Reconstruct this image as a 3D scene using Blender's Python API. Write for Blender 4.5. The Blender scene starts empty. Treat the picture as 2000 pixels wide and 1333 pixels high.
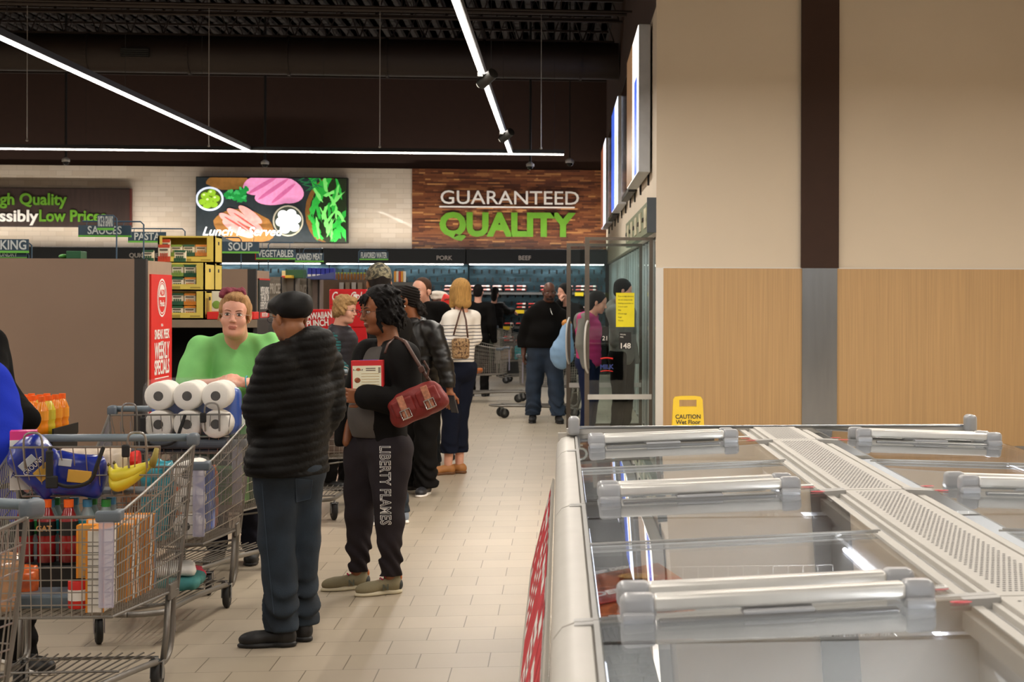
import bpy, bmesh, math, random
import numpy as np
from mathutils import Vector, Matrix, Euler
from mathutils.bvhtree import BVHTree
S = bpy.context.scene
COL = S.collection
PI = math.pi
rnd = random.Random(7)
# ------------------------------------------------------------ camera, world, exposure, lights
F, H0, TH = 3450.0, 1.6, math.atan(360 / 3450)
cd = bpy.data.cameras.new('camera'); cam = bpy.data.objects.new('camera', cd); COL.objects.link(cam)
cd.sensor_width = 36; cd.lens = F / 2000 * 36
cd.shift_x = -(1455 - 1000) / 2000; cd.shift_y = -(573.9 - 666.5) / 2000 * -1
cd.clip_end = 200
cam.location = (0, 0, H0)
cam.rotation_euler = (Euler((PI / 2, 0, -TH)).to_matrix() @ Matrix.Rotation(math.radians(0.14), 3, 'Z')).to_euler()
cd.dof.use_dof = True; cd.dof.focus_distance = 8.6; cd.dof.aperture_fstop = 9
S.camera = cam
S.view_settings.view_transform = 'Standard'; S.view_settings.look = 'None'
S.view_settings.gamma = 1; S.view_settings.use_curve_mapping = False
S.view_settings.exposure = 0.12
W = bpy.data.worlds.new('world'); S.world = W; W.use_nodes = True
W.node_tree.nodes['Background'].inputs[0].default_value = (1.0, .94, .87, 1)
W.node_tree.nodes['Background'].inputs[1].default_value = .20
S.cycles.max_bounces = 10; S.cycles.diffuse_bounces = 4; S.cycles.glossy_bounces = 4
S.cycles.transmission_bounces = 8; S.cycles.transparent_max_bounces = 24
S.cycles.sample_clamp_indirect = 4.0; S.cycles.caustics_reflective = False; S.cycles.caustics_refractive = False

def U(px, d):
    r = (px - 1455) / F * d
    return (r * math.cos(TH) + d * math.sin(TH), -r * math.sin(TH) + d * math.cos(TH))
def UZ(py, d, px=1095): return H0 - (py - 573 - (px - 1095) * .0025) * d / F
def area(name, loc, sx, sy, power, rot=(0, 0, 0), color=(1, .82, .60), spread=PI):
    l = bpy.data.lights.new(name, 'AREA'); l.shape = 'RECTANGLE'; l.size = sx; l.size_y = sy
    l.energy = power; l.color = color; l.spread = spread
    o = bpy.data.objects.new(name, l); o.location = loc; o.rotation_euler = rot; COL.objects.link(o); return o
TRK = 3.7
TRACKS = [(-12.4, -2, 26.6), (-8.5, -2, 26.6), (-4.57, -2, 26.6), (-.75, -2, 26.6), (3.1, -2, 10.6)]
for x, y0, y1 in TRACKS:
    area('track_light_lamp', (x, (y0 + y1) / 2, TRK - .045), .045, y1 - y0, 12 * (y1 - y0), color=(1, .93, .83))
area('wall_fill_lamp', (3.2, 11.6, TRK - .045), 5.6, .045, 280, color=(1, .93, .83))  # added strip lamp, hidden above the view, brightens the wall behind the freezer
area('cross_track_lamp', (-7.2, 26.66, TRK - .045), 14.4, .045, 120, color=(1, .93, .83))

# ------------------------------------------------------------ materials
MATS = {}
def newmat(name):
    m = bpy.data.materials.new(name); m.use_nodes = True; nt = m.node_tree
    return m, nt, nt.nodes['Principled BSDF']
def C(h):
    if isinstance(h, str):
        h = h.lstrip('#'); v = [int(h[i:i + 2], 16) / 255 for i in (0, 2, 4)]
        return tuple(x / 12.92 if x <= .04045 else ((x + .055) / 1.055) ** 2.4 for x in v)
    return h
def mat(name, col=(.5, .5, .5), rough=.5, metal=0, var=.06, vs=8, bump=0, bs=200, coat=0, spec=.5, sheen=0, alpha=1, trans=0, emit=None, es=0, streak=None):
    if name in MATS: return MATS[name]
    m, nt, b = newmat(name); col = C(col); N = nt.nodes; L = nt.links
    tc = N.new('ShaderNodeTexCoord'); mp = N.new('ShaderNodeMapping'); L.new(tc.outputs['Object'], mp.inputs[0])
    if streak: mp.inputs['Scale'].default_value = streak
    nz = N.new('ShaderNodeTexNoise'); nz.inputs['Scale'].default_value = vs; nz.inputs['Detail'].default_value = 4
    L.new(mp.outputs[0], nz.inputs['Vector'])
    r = N.new('ShaderNodeValToRGB'); r.color_ramp.elements[0].position = .3; r.color_ramp.elements[1].position = .7
    r.color_ramp.elements[0].color = tuple(c * (1 - var) for c in col) + (1,)
    r.color_ramp.elements[1].color = tuple(min(1, c * (1 + var)) for c in col) + (1,)
    L.new(nz.outputs[0], r.inputs[0]); L.new(r.outputs[0], b.inputs['Base Color'])
    b.inputs['Roughness'].default_value = rough; b.inputs['Metallic'].default_value = metal
    b.inputs['Coat Weight'].default_value = coat; b.inputs['Coat Roughness'].default_value = .1
    b.inputs['Specular IOR Level'].default_value = spec
    b.inputs['Sheen Weight'].default_value = sheen; b.inputs['Alpha'].default_value = alpha
    b.inputs['Transmission Weight'].default_value = trans
    if emit is not None:
        b.inputs['Emission Color'].default_value = C(emit) + (1,); b.inputs['Emission Strength'].default_value = es
    if bump:
        n2 = N.new('ShaderNodeTexNoise'); n2.inputs['Scale'].default_value = bs; n2.inputs['Detail'].default_value = 3
        L.new(mp.outputs[0], n2.inputs['Vector'])
        bp = N.new('ShaderNodeBump'); bp.inputs['Strength'].default_value = bump; bp.inputs['Distance'].default_value = .01
        L.new(n2.outputs[0], bp.inputs['Height']); L.new(bp.outputs[0], b.inputs['Normal'])
    MATS[name] = m; return m
def glass(name, tint=(.9, .95, .95), mix=.9, rough=.02, fac=None):
    """thin clear pane: mostly transparent with fresnel gloss"""
    if name in MATS: return MATS[name]
    m = bpy.data.materials.new(name); m.use_nodes = True; nt = m.node_tree; N = nt.nodes; L = nt.links
    for n in list(N): N.remove(n)
    o = N.new('ShaderNodeOutputMaterial'); t = N.new('ShaderNodeBsdfTransparent'); g = N.new('ShaderNodeBsdfGlossy')
    t.inputs[0].default_value = tuple(tint) + (1,); g.inputs['Roughness'].default_value = rough
    nz = N.new('ShaderNodeTexNoise'); nz.inputs['Scale'].default_value = 3; 
    mx = N.new('ShaderNodeMixShader'); lw = N.new('ShaderNodeLayerWeight'); lw.inputs[0].default_value = .5; fr = N.new('ShaderNodeMath'); fr.operation = 'POWER'; L.new(lw.outputs['Facing'], fr.inputs[0]); fr.inputs[1].default_value = 5
    mm = N.new('ShaderNodeMath'); mm.operation = 'MULTIPLY_ADD'; mm.inputs[1].default_value = mix; mm.inputs[2].default_value = .04
    bp = N.new('ShaderNodeBump'); bp.inputs['Strength'].default_value = .01; L.new(nz.outputs[0], bp.inputs['Height']); L.new(bp.outputs[0], g.inputs['Normal'])
    L.new(fr.outputs[0], mm.inputs[0]); L.new(mm.outputs[0], mx.inputs[0]); L.new(t.outputs[0], mx.inputs[1]); L.new(g.outputs[0], mx.inputs[2]); L.new(mx.outputs[0], o.inputs[0])
    MATS[name] = m; return m
def emis(name, col, s):
    if name in MATS: return MATS[name]
    return mat(name, (.8, .8, .8), .4, emit=col, es=s, var=.01)

# ------------------------------------------------------------ mesh builder
def sp(pts, n=4):
    P = [Vector(p) for p in pts]; out = []
    for i in range(len(P) - 1):
        a, b, c, d = P[max(i - 1, 0)], P[i], P[i + 1], P[min(i + 2, len(P) - 1)]
        for k in range(n):
            t = k / n; out.append(.5 * ((2 * b) + (c - a) * t + (2 * a - 5 * b + 4 * c - d) * t * t + (3 * b - a - 3 * c + d) * t ** 3))
    return out + [P[-1]]
class MB:
    def __init__(s): s.v = []; s.f = []; s.m = []
    def add(s, vs, fs, mi=0):
        k = len(s.v); s.v += [tuple(v) for v in vs]; s.f += [tuple(i + k for i in f) for f in fs]; s.m += [mi] * len(fs); return s
    def box(s, c, d, rot=None, mi=0, taper=1.0):
        x, y, z = d[0] / 2, d[1] / 2, d[2] / 2; t = taper
        vs = [Vector(p) for p in ((-x, -y, -z), (x, -y, -z), (x, y, -z), (-x, y, -z), (-x * t, -y * t, z), (x * t, -y * t, z), (x * t, y * t, z), (-x * t, y * t, z))]
        if rot is not None:
            R = rot if isinstance(rot, Matrix) else Euler(rot).to_matrix(); vs = [R @ v for v in vs]
        vs = [v + Vector(c) for v in vs]
        return s.add(vs, [(0, 3, 2, 1), (4, 5, 6, 7), (0, 1, 5, 4), (1, 2, 6, 5), (2, 3, 7, 6), (3, 0, 4, 7)], mi)
    def bb(s, lo, hi, mi=0): return s.box([(a + b) / 2 for a, b in zip(lo, hi)], [abs(b - a) for a, b in zip(lo, hi)], mi=mi)
    def rbox(s, c, d, r=.01, rot=None, mi=0, seg=2):
        bm = bmesh.new(); bmesh.ops.create_cube(bm, size=1); bmesh.ops.scale(bm, vec=d, verts=bm.verts)
        bmesh.ops.bevel(bm, geom=bm.edges[:], offset=min(r, min(d) * .45), segments=seg, profile=.5, affect='EDGES')
        R = Euler(rot).to_matrix() if rot is not None and not isinstance(rot, Matrix) else (rot or Matrix.Identity(3))
        vs = [R @ v.co + Vector(c) for v in bm.verts]; bm.verts.index_update()
        s.add(vs, [[v.index for v in f.verts] for f in bm.faces], mi); bm.free(); return s
    def tube(s, path, r, n=6, mi=0, closed=False, cap=True):
        P = [Vector(p) for p in path]; m = len(P); rr = r if isinstance(r, (list, tuple)) else [r] * m
        vs = []; up = None
        for i in range(m):
            if closed: t = P[(i + 1) % m] - P[i - 1]
            else: t = P[min(i + 1, m - 1)] - P[max(i - 1, 0)]
            t.normalize()
            if up is None:
                up = t.orthogonal().normalized()
            else:
                up = (up - t * up.dot(t))
                up = up.normalized() if up.length > 1e-6 else t.orthogonal().normalized()
            q = t.cross(up)
            for k in range(n):
                a = 2 * PI * k / n; vs.append(P[i] + (up * math.cos(a) + q * math.sin(a)) * rr[i])
        fs = []
        for i in range(m if closed else m - 1):
            j = (i + 1) % m
            for k in range(n): fs.append((i * n + k, i * n + (k + 1) % n, j * n + (k + 1) % n, j * n + k))
        if cap and not closed: fs.append(tuple(range(n))[::-1]); fs.append(tuple((m - 1) * n + k for k in range(n)))
        return s.add(vs, fs, mi)
    def cyl(s, a, b, r, r2=None, n=16, mi=0): return s.tube([a, b], [r, r if r2 is None else r2], n, mi)
    def lathe(s, prof, c=(0, 0, 0), n=20, mi=0, rot=None, sc=(1, 1, 1)):
        R = Euler(rot).to_matrix() if rot else Matrix.Identity(3); vs = []; m = len(prof)
        for r, z in prof:
            for k in range(n):
                a = 2 * PI * k / n; vs.append(R @ Vector((r * math.cos(a) * sc[0], r * math.sin(a) * sc[1], z * sc[2])) + Vector(c))
        fs = [(i * n + k, i * n + (k + 1) % n, (i + 1) * n + (k + 1) % n, (i + 1) * n + k) for i in range(m - 1) for k in range(n)]
        if prof[0][0] > 1e-5: fs.append(tuple(range(n))[::-1])
        if prof[-1][0] > 1e-5: fs.append(tuple((m - 1) * n + k for k in range(n)))
        return s.add(vs, fs, mi)
    def ell(s, c, r, mi=0, n=14, m=8, rot=None):
        return s.lathe([(max(1e-6, math.sin(PI * i / m)), -math.cos(PI * i / m)) for i in range(m + 1)], c, n, mi, rot, r) if not rot else s._ell(c, r, mi, n, m, rot)
    def _ell(s, c, r, mi, n, m, rot):
        R = rot if isinstance(rot, Matrix) else Euler(rot).to_matrix(); vs = []
        for i in range(m + 1):
            for k in range(n):
                a = 2 * PI * k / n; w = math.sin(PI * i / m); vs.append(R @ Vector((r[0] * w * math.cos(a), r[1] * w * math.sin(a), -r[2] * math.cos(PI * i / m))) + Vector(c))
        return s.add(vs, [(i * n + k, i * n + (k + 1) % n, (i + 1) * n + (k + 1) % n, (i + 1) * n + k) for i in range(m) for k in range(n)], mi)
    def prism(s, pts, h, M=None, mi=0):
        """pts in local xz (x right, z up), thickness h along local y, M maps to place"""
        n = len(pts); vs = [Vector((x, 0, z)) for x, z in pts] + [Vector((x, h, z)) for x, z in pts]
        if M is not None: vs = [M @ v for v in vs]
        fs = [tuple(range(n)), tuple(range(2 * n - 1, n - 1, -1))] + [(i, i + n, (i + 1) % n + n, (i + 1) % n) for i in range(n)]
        return s.add(vs, fs, mi)
    def build(s, name, mats, parent=None, smooth=False, loc=None, rot=None, auto=None):
        me = bpy.data.meshes.new(name); me.from_pydata(s.v, [], s.f)
        if not isinstance(mats, (list, tuple)): mats = [mats]
        for m in mats: me.materials.append(m)
        if len(mats) > 1: me.polygons.foreach_set('material_index', s.m)
        bm = bmesh.new(); bm.from_mesh(me); bmesh.ops.recalc_face_normals(bm, faces=bm.faces); bm.to_mesh(me); bm.free()
        if smooth: me.shade_smooth()
        if auto: me.shade_smooth(); me.set_sharp_from_angle(angle=math.radians(auto))
        o = bpy.data.objects.new(name, me); COL.objects.link(o)
        if parent: o.parent = parent
        if loc is not None: o.location = loc
        if rot is not None: o.rotation_euler = rot
        return o
def tag(o, label, cat=None, group=None, kind=None):
    if label: o['label'] = label
    if cat: o['category'] = cat
    if group: o['group'] = group
    if kind: o['kind'] = kind
    return o
def thing(name, label, cat, loc=(0, 0, 0), rz=0, group=None):
    o = bpy.data.objects.new(name, None); COL.objects.link(o); o.location = loc; o.rotation_euler = (0, 0, rz)
    o.empty_display_size = .1
    return tag(o, label, cat, group)
def struct(mb, name, m, **k):
    o = mb.build(name, m, **k); o['kind'] = 'structure'; return o
def copy_tree(o, parent=None):
    c = o.copy(); COL.objects.link(c); c.parent = parent
    for ch in o.children: copy_tree(ch, c)
    return c
def dup(o, loc, rz=None, label=None, rot=None):
    c = copy_tree(o); c.location = loc
    if rz is not None: c.rotation_euler = (0, 0, rz)
    if rot is not None: c.rotation_euler = rot
    if label: c['label'] = label
    return c
def text(s, size, m, parent, loc, rot=(PI / 2, 0, 0), sx=1, ext=.001, name='lettering', align='LEFT', bold=0, shear=0, spacing=1.0, label=None):
    cu = bpy.data.curves.new(name, 'FONT'); cu.body = s; cu.size = size; cu.extrude = ext; cu.offset = bold; cu.align_x = align
    cu.shear = shear; cu.space_character = spacing; cu.resolution_u = 3
    t = bpy.data.objects.new(name, cu); COL.objects.link(t)
    dg = bpy.context.evaluated_depsgraph_get(); me = bpy.data.meshes.new_from_object(t.evaluated_get(dg))
    bpy.data.objects.remove(t)
    me.materials.clear(); me.materials.append(m)
    o = bpy.data.objects.new(name, me); COL.objects.link(o); o.parent = parent
    o.location = loc; o.rotation_euler = rot; o.scale = (sx, 1, 1)
    if label: o['label'] = label
    return o

# ------------------------------------------------------------ organic surfaces: distance fields + surface nets
def npv(v): return np.array(v, float)
class Frame:
    def __init__(s, O=(0, 0, 0), R=None, sc=1.0): s.O = npv(O); s.R = np.eye(3) if R is None else np.array(R, float); s.s = sc
    def p(s, v): return s.O + s.R @ (npv(v) * s.s)
ID = Frame()
def cone(a, b, ra, rb=None, k=.02, sq=None, fr=ID, op=1):
    rb = ra if rb is None else rb
    A, B, ra, rb = fr.p(a), fr.p(b), ra * fr.s, rb * fr.s
    q = np.ones(3) if sq is None else npv(sq); R = fr.R
    def f(X, Y, Z):
        if sq is None: P0 = (X - A[0], Y - A[1], Z - A[2]); ba = B - A
        else:
            dx, dy, dz = X - A[0], Y - A[1], Z - A[2]
            P0 = tuple((dx * R[0, i] + dy * R[1, i] + dz * R[2, i]) / q[i] for i in range(3)); ba = (R.T @ (B - A)) / q
        L = float(ba @ ba) + 1e-12
        t = np.clip((P0[0] * ba[0] + P0[1] * ba[1] + P0[2] * ba[2]) / L, 0, 1)
        d = np.sqrt((P0[0] - t * ba[0]) ** 2 + (P0[1] - t * ba[1]) ** 2 + (P0[2] - t * ba[2]) ** 2) - (ra + (rb - ra) * t)
        return d * float(q.min())
    m = max(ra, rb) * float(q.max())
    return dict(f=f, lo=np.minimum(A, B) - m, hi=np.maximum(A, B) + m, k=k * fr.s, op=op)
def ell(c, r, k=.02, rot=None, fr=ID, op=1):
    O = fr.p(c); R = fr.R if rot is None else fr.R @ np.array(Euler(rot).to_matrix()); r = npv(r if hasattr(r, '__len__') else (r, r, r)) * fr.s
    def f(X, Y, Z):
        dx, dy, dz = X - O[0], Y - O[1], Z - O[2]
        L = [dx * R[0, i] + dy * R[1, i] + dz * R[2, i] for i in range(3)]
        k0 = np.sqrt(sum((L[i] / r[i]) ** 2 for i in range(3))); k1 = np.sqrt(sum((L[i] / r[i] ** 2) ** 2 for i in range(3)))
        return k0 * (k0 - 1) / np.maximum(k1, 1e-9)
    ext = np.sqrt(((R * r) ** 2).sum(1))
    return dict(f=f, lo=O - ext, hi=O + ext, k=k * fr.s, op=op)
def rbx(c, h, rad=.01, k=.01, rot=None, fr=ID, op=1):
    O = fr.p(c); R = fr.R if rot is None else fr.R @ np.array(Euler(rot).to_matrix()); h = npv(h) * fr.s; rad *= fr.s
    def f(X, Y, Z):
        dx, dy, dz = X - O[0], Y - O[1], Z - O[2]
        q = [np.abs(dx * R[0, i] + dy * R[1, i] + dz * R[2, i]) - (h[i] - rad) for i in range(3)]
        return np.sqrt(sum(np.maximum(a, 0) ** 2 for a in q)) + np.minimum(np.maximum(q[0], np.maximum(q[1], q[2])), 0) - rad
    ext = np.abs(R) @ h
    return dict(f=f, lo=O - ext, hi=O + ext, k=k * fr.s, op=op)
def axis(lo, hi, step, fine):
    pts = [lo]
    while pts[-1] < hi:
        x = pts[-1]; s = step
        for a, b, st in fine:
            if a - step <= x <= b: s = min(s, st)
        pts.append(x + s)
    return np.array(pts)
def field_mesh(prims, step=.01, fine=(), disp=None, cut=None):
    """fine: list of (lo3, hi3, step) boxes; disp(X,Y,Z)->added distance; cut: z planes (zmin,zmax)"""
    add = [p for p in prims if p['op'] > 0]
    lo = np.min([p['lo'] for p in add], 0) - step * 2.5; hi = np.max([p['hi'] for p in add], 0) + step * 2.5
    ax = [axis(lo[i], hi[i], step, [(f[0][i], f[1][i], f[2]) for f in fine]) for i in range(3)]
    Fd = np.full([len(a) for a in ax], .2, np.float32)
    for p in prims:
        m = .045 + p['k']; sl = []
        for i in range(3):
            a = max(0, np.searchsorted(ax[i], p['lo'][i] - m)); b = np.searchsorted(ax[i], p['hi'][i] + m) + 1; sl.append(slice(a, b))
        sl = tuple(sl)
        if Fd[sl].size == 0: continue
        X = ax[0][sl[0]][:, None, None]; Y = ax[1][sl[1]][None, :, None]; Z = ax[2][sl[2]][None, None, :]
        d = p['f'](X, Y, Z).astype(np.float32); A = Fd[sl]; k = max(p['k'], 1e-4)
        if p['op'] > 0:
            h = np.clip(.5 + .5 * (A - d) / k, 0, 1); Fd[sl] = A * (1 - h) + d * h - k * h * (1 - h)
        else:
            h = np.clip(.5 - .5 * (A + d) / k, 0, 1); Fd[sl] = A * (1 - h) - d * h + k * h * (1 - h)
    X = ax[0][:, None, None]; Y = ax[1][None, :, None]; Z = ax[2][None, None, :]
    if disp is not None: Fd = Fd + disp(X, Y, Z)
    if cut is not None:
        if cut[0] is not None: Fd = np.maximum(Fd, (cut[0] - Z) + 0 * X + 0 * Y)
        if cut[1] is not None: Fd = np.maximum(Fd, (Z - cut[1]) + 0 * X + 0 * Y)
    ins = Fd < 0
    nx, ny, nz = [n - 1 for n in Fd.shape]
    cnt = np.zeros((nx, ny, nz), np.int8)
    for i in (0, 1):
        for j in (0, 1):
            for k in (0, 1): cnt += ins[i:i + nx, j:j + ny, k:k + nz]
    act = (cnt > 0) & (cnt < 8); idx = np.argwhere(act)
    vid = np.full(act.shape, -1, np.int64); vid[act] = np.arange(len(idx))
    acc = np.zeros((len(idx), 3)); n = np.zeros(len(idx))
    cor = [(i, j, k) for i in (0, 1) for j in (0, 1) for k in (0, 1)]
    for a in cor:
        for d in range(3):
            if a[d]: continue
            b = list(a); b[d] = 1
            ia = idx + a; ib = idx + b
            fa = Fd[ia[:, 0], ia[:, 1], ia[:, 2]]; fb = Fd[ib[:, 0], ib[:, 1], ib[:, 2]]
            m = (fa < 0) != (fb < 0); t = np.where(m, fa / np.where(m, fa - fb, 1), 0)
            pa = np.stack([ax[q][ia[:, q]] for q in range(3)], 1); pb = np.stack([ax[q][ib[:, q]] for q in range(3)], 1)
            acc += np.where(m[:, None], pa + (pb - pa) * t[:, None], 0); n += m
    V = acc / n[:, None]; faces = []
    for d in range(3):
        e = [slice(None)] * 3; e2 = list(e); e[d] = slice(0, -1); e2[d] = slice(1, None)
        ch = ins[tuple(e)] != ins[tuple(e2)]; E = np.argwhere(ch); sgn = ins[tuple(e)][ch]
        u, w = (d + 1) % 3, (d + 2) % 3
        ok = (E[:, u] > 0) & (E[:, w] > 0) & (E[:, u] < Fd.shape[u] - 1) & (E[:, w] < Fd.shape[w] - 1); E = E[ok]; sgn = sgn[ok]
        q = []
        for du, dw in ((-1, -1), (0, -1), (0, 0), (-1, 0)):
            c = E.copy(); c[:, u] += du; c[:, w] += dw; q.append(vid[c[:, 0], c[:, 1], c[:, 2]])
        Q = np.stack(q, 1); Q[~sgn] = Q[~sgn][:, ::-1]; faces.append(Q)
    Fc = np.concatenate(faces); Fc = Fc[(Fc >= 0).all(1)]
    return V, Fc
def mesh_np(name, V, Fc, mats, parent=None, midx=None, smooth=True, loc=None, rot=None):
    me = bpy.data.meshes.new(name); me.vertices.add(len(V)); me.vertices.foreach_set('co', V.astype(np.float32).ravel())
    me.loops.add(Fc.size); me.loops.foreach_set('vertex_index', Fc.astype(np.int32).ravel())
    me.polygons.add(len(Fc)); me.polygons.foreach_set('loop_start', np.arange(0, Fc.size, 4, dtype=np.int32))
    for m in (mats if isinstance(mats, (list, tuple)) else [mats]): me.materials.append(m)
    if midx is not None: me.polygons.foreach_set('material_index', midx.astype(np.int32))
    me.update(calc_edges=True); me.validate()
    if smooth: me.shade_smooth()
    o = bpy.data.objects.new(name, me); COL.objects.link(o)
    if parent: o.parent = parent
    if loc is not None: o.location = loc
    if rot is not None: o.rotation_euler = rot
    return o
def blob(name, prims, mats, parent=None, step=.01, fine=(), disp=None, cut=None, paint=None, **k):
    V, Fc = field_mesh(prims, step, fine, disp, cut)
    mi = None
    if paint is not None: mi = paint(V[Fc].mean(1))
    return mesh_np(name, V, Fc, mats, parent, mi, **k)
def wob(X, Y, Z, f=18, a=.004, ph=0):
    return (a * (np.sin(X * f + Z * f * .7 + ph) * np.sin(Y * f * 1.1 - Z * f * .35 + 1.3 + ph) + .6 * np.sin(Z * f * 1.9 + X * f * .5 + 2.1 * ph) * np.sin(X * f * 1.3 + Y * f * 1.7))).astype(np.float32)
# ============================================================ THE BUILDING
def tile_mat(name, c1, c2, mortar, bw, bh, ms, rough, coat=0, off=.5, plane='xy', bump=.3, bias=0, mn=0):
    m, nt, b = newmat(name); N = nt.nodes; L = nt.links
    g = N.new('ShaderNodeTexCoord'); sp = N.new('ShaderNodeSeparateXYZ'); cb = N.new('ShaderNodeCombineXYZ'); L.new(g.outputs['Object'], sp.inputs[0])
    L.new(sp.outputs[0], cb.inputs[0]); L.new(sp.outputs[1 if plane == 'xy' else 2], cb.inputs[1])
    t = N.new('ShaderNodeTexBrick'); t.offset = off; L.new(cb.outputs[0], t.inputs['Vector'])
    t.inputs['Scale'].default_value = 1; t.inputs['Brick Width'].default_value = bw; t.inputs['Row Height'].default_value = bh
    t.inputs['Mortar Size'].default_value = ms; t.inputs['Mortar Smooth'].default_value = .2; t.inputs['Bias'].default_value = bias
    t.inputs['Color1'].default_value = C(c1) + (1,); t.inputs['Color2'].default_value = C(c2) + (1,); t.inputs['Mortar'].default_value = C(mortar) + (1,)
    nz = N.new('ShaderNodeTexNoise'); nz.inputs['Scale'].default_value = 2.5; nz.inputs['Detail'].default_value = 6; L.new(cb.outputs[0], nz.inputs['Vector'])
    mx = N.new('ShaderNodeMixRGB'); mx.blend_type = 'MULTIPLY'; mx.inputs[0].default_value = .18
    L.new(t.outputs['Color'], mx.inputs[1]); L.new(nz.outputs[0], mx.inputs[2]); L.new(mx.outputs[0], b.inputs['Base Color'])
    b.inputs['Roughness'].default_value = rough; b.inputs['Coat Weight'].default_value = coat
    inv = N.new('ShaderNodeMath'); inv.operation = 'SUBTRACT'; inv.inputs[0].default_value = 1; L.new(t.outputs['Fac'], inv.inputs[1])
    ad = N.new('ShaderNodeMath'); ad.operation = 'MULTIPLY_ADD'; ad.inputs[1].default_value = mn; L.new(nz.outputs[0], ad.inputs[0]); L.new(inv.outputs[0], ad.inputs[2])
    bp = N.new('ShaderNodeBump'); bp.inputs['Strength'].default_value = bump; bp.inputs['Distance'].default_value = .004
    L.new(ad.outputs[0], bp.inputs['Height']); L.new(bp.outputs[0], b.inputs['Normal']); MATS[name] = m; return m
M_floor = tile_mat('floor_tile', '#b8a994', '#aea08b', '#756855', .305, .305, .0026, .42, bump=.15)
M_wtile = tile_mat('cream_wall_tile', '#e8d9c6', '#dccab4', '#c9b8a2', .30, .10, .003, .22, coat=.3, plane='xz', bump=.5, mn=.5)
def wood_mosaic():
    m, nt, b = newmat('wood_mosaic'); N = nt.nodes; L = nt.links
    g = N.new('ShaderNodeTexCoord'); sp = N.new('ShaderNodeSeparateXYZ'); cb = N.new('ShaderNodeCombineXYZ'); L.new(g.outputs['Object'], sp.inputs[0])
    L.new(sp.outputs[0], cb.inputs[0]); L.new(sp.outputs[2], cb.inputs[1])
    cols = []
    for bw, off, s in ((.34, .37, 0), (.23, .61, 3.3)):
        mp = N.new('ShaderNodeMapping'); mp.inputs['Location'].default_value = (s, s * .0, 0); L.new(cb.outputs[0], mp.inputs[0])
        t = N.new('ShaderNodeTexBrick'); t.offset = off; t.offset_frequency = 3; t.squash = 1.35; t.squash_frequency = 2; L.new(mp.outputs[0], t.inputs['Vector'])
        t.inputs['Scale'].default_value = 1; t.inputs['Brick Width'].default_value = bw; t.inputs['Row Height'].default_value = .032
        t.inputs['Mortar Size'].default_value = .0006; t.inputs['Color1'].default_value = (0, 0, 0, 1); t.inputs['Color2'].default_value = (1, 1, 1, 1); t.inputs['Mortar'].default_value = (.1, .1, .1, 1)
        cols.append(t)
    mx = N.new('ShaderNodeMixRGB'); mx.inputs[0].default_value = .45; L.new(cols[0].outputs['Color'], mx.inputs[1]); L.new(cols[1].outputs['Color'], mx.inputs[2])
    r = N.new('ShaderNodeValToRGB'); e = r.color_ramp.elements; e[0].color = C('#3a1e10') + (1,); e[1].color = C('#c08850') + (1,); e[1].position = .92
    for p, c in ((.3, '#5a2f1a'), (.55, '#7a4526'), (.75, '#8f5a34')):
        q = e.new(p); q.color = C(c) + (1,)
    L.new(mx.outputs[0], r.inputs[0]); L.new(r.outputs[0], b.inputs['Base Color']); b.inputs['Roughness'].default_value = .4
    bp = N.new('ShaderNodeBump'); bp.inputs['Strength'].default_value = .4; bp.inputs['Distance'].default_value = .01; L.new(mx.outputs[0], bp.inputs['Height']); L.new(bp.outputs[0], b.inputs['Normal'])
    return m
M_mosaic = wood_mosaic()
M_brown = mat('dark_brown_paint', '#3a241a', .75, bump=.05, bs=60)
M_cream = mat('cream_wall_paint', '#e2d4c0', .7, var=.02, vs=1.5, bump=.02, bs=120)
M_white = mat('white_trim_paint', '#e6e2dc', .5, var=.02)
M_lam = mat('light_oak_laminate', '#c5a070', .45, var=.10, vs=3, streak=(30, 30, .35), bump=.02, bs=8)
M_steel = mat('brushed_steel', '#9ea2a8', .22, metal=1, var=.06, vs=2, streak=(8, 8, .8))
M_deck = mat('dark_ceiling_paint', '#1e140e', .8, bump=.1, bs=10)
M_pipe = mat('dark_painted_steel', '#281b14', .6)
M_black = mat('matte_black_metal', '#141311', .45)
M_rod = mat('black_rod_paint', '#0d0c0b', .5)

WB = 36.1
struct(MB().bb((-17, -4, -.05), (6.2, WB + .2, 0)), 'floor', M_floor)
struct(MB().bb((-17, WB, 0), (1.04, WB + .2, 6.6)), 'wall_back', M_brown)
xs = U(808, 36.0)[0]
struct(MB().bb((-17, WB - .04, 2.3), (xs, WB, 4.10)), 'trim_1', M_wtile)
struct(MB().bb((xs, WB - .06, 2.3), (.92, WB, 4.10)), 'trim_2', M_mosaic)
struct(MB().bb((-17.2, -4, 0), (-17, WB + .2, 6.6)), 'wall_left', M_cream)
struct(MB().bb((.92, 17.22, 2.2), (1.04, WB, 4.4)), 'wall_right', M_cream)
struct(MB().bb((.92, 17.22, 4.4), (1.04, WB, 6.6)), 'wall_right_upper', M_brown)
struct(MB().bb((.92, 17.1, 0), (6.2, 17.22, 6.6)), 'wall_front', M_cream)
struct(MB().bb((.985, 17.075, 0), (6.2, 17.1, 1.845)), 'trim_3', M_lam)
struct(MB().bb((.985, 17.07, 1.845), (6.2, 17.1, 1.855)), 'trim_4', M_white)
struct(MB().bb((.915, 17.068, 0), (.988, 17.10, 1.85)), 'trim_5', M_white)
struct(MB().bb((2.33, 17.05, 1.85), (2.70, 17.1, 6.6)), 'trim_6', M_brown)
struct(MB().bb((2.34, 17.055, 0), (2.685, 17.1, 1.85)), 'trim_7', M_steel)
struct(MB().bb((.985, 17.065, 0), (6.2, 17.075, .10)), 'baseboard_front', M_steel)
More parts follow.
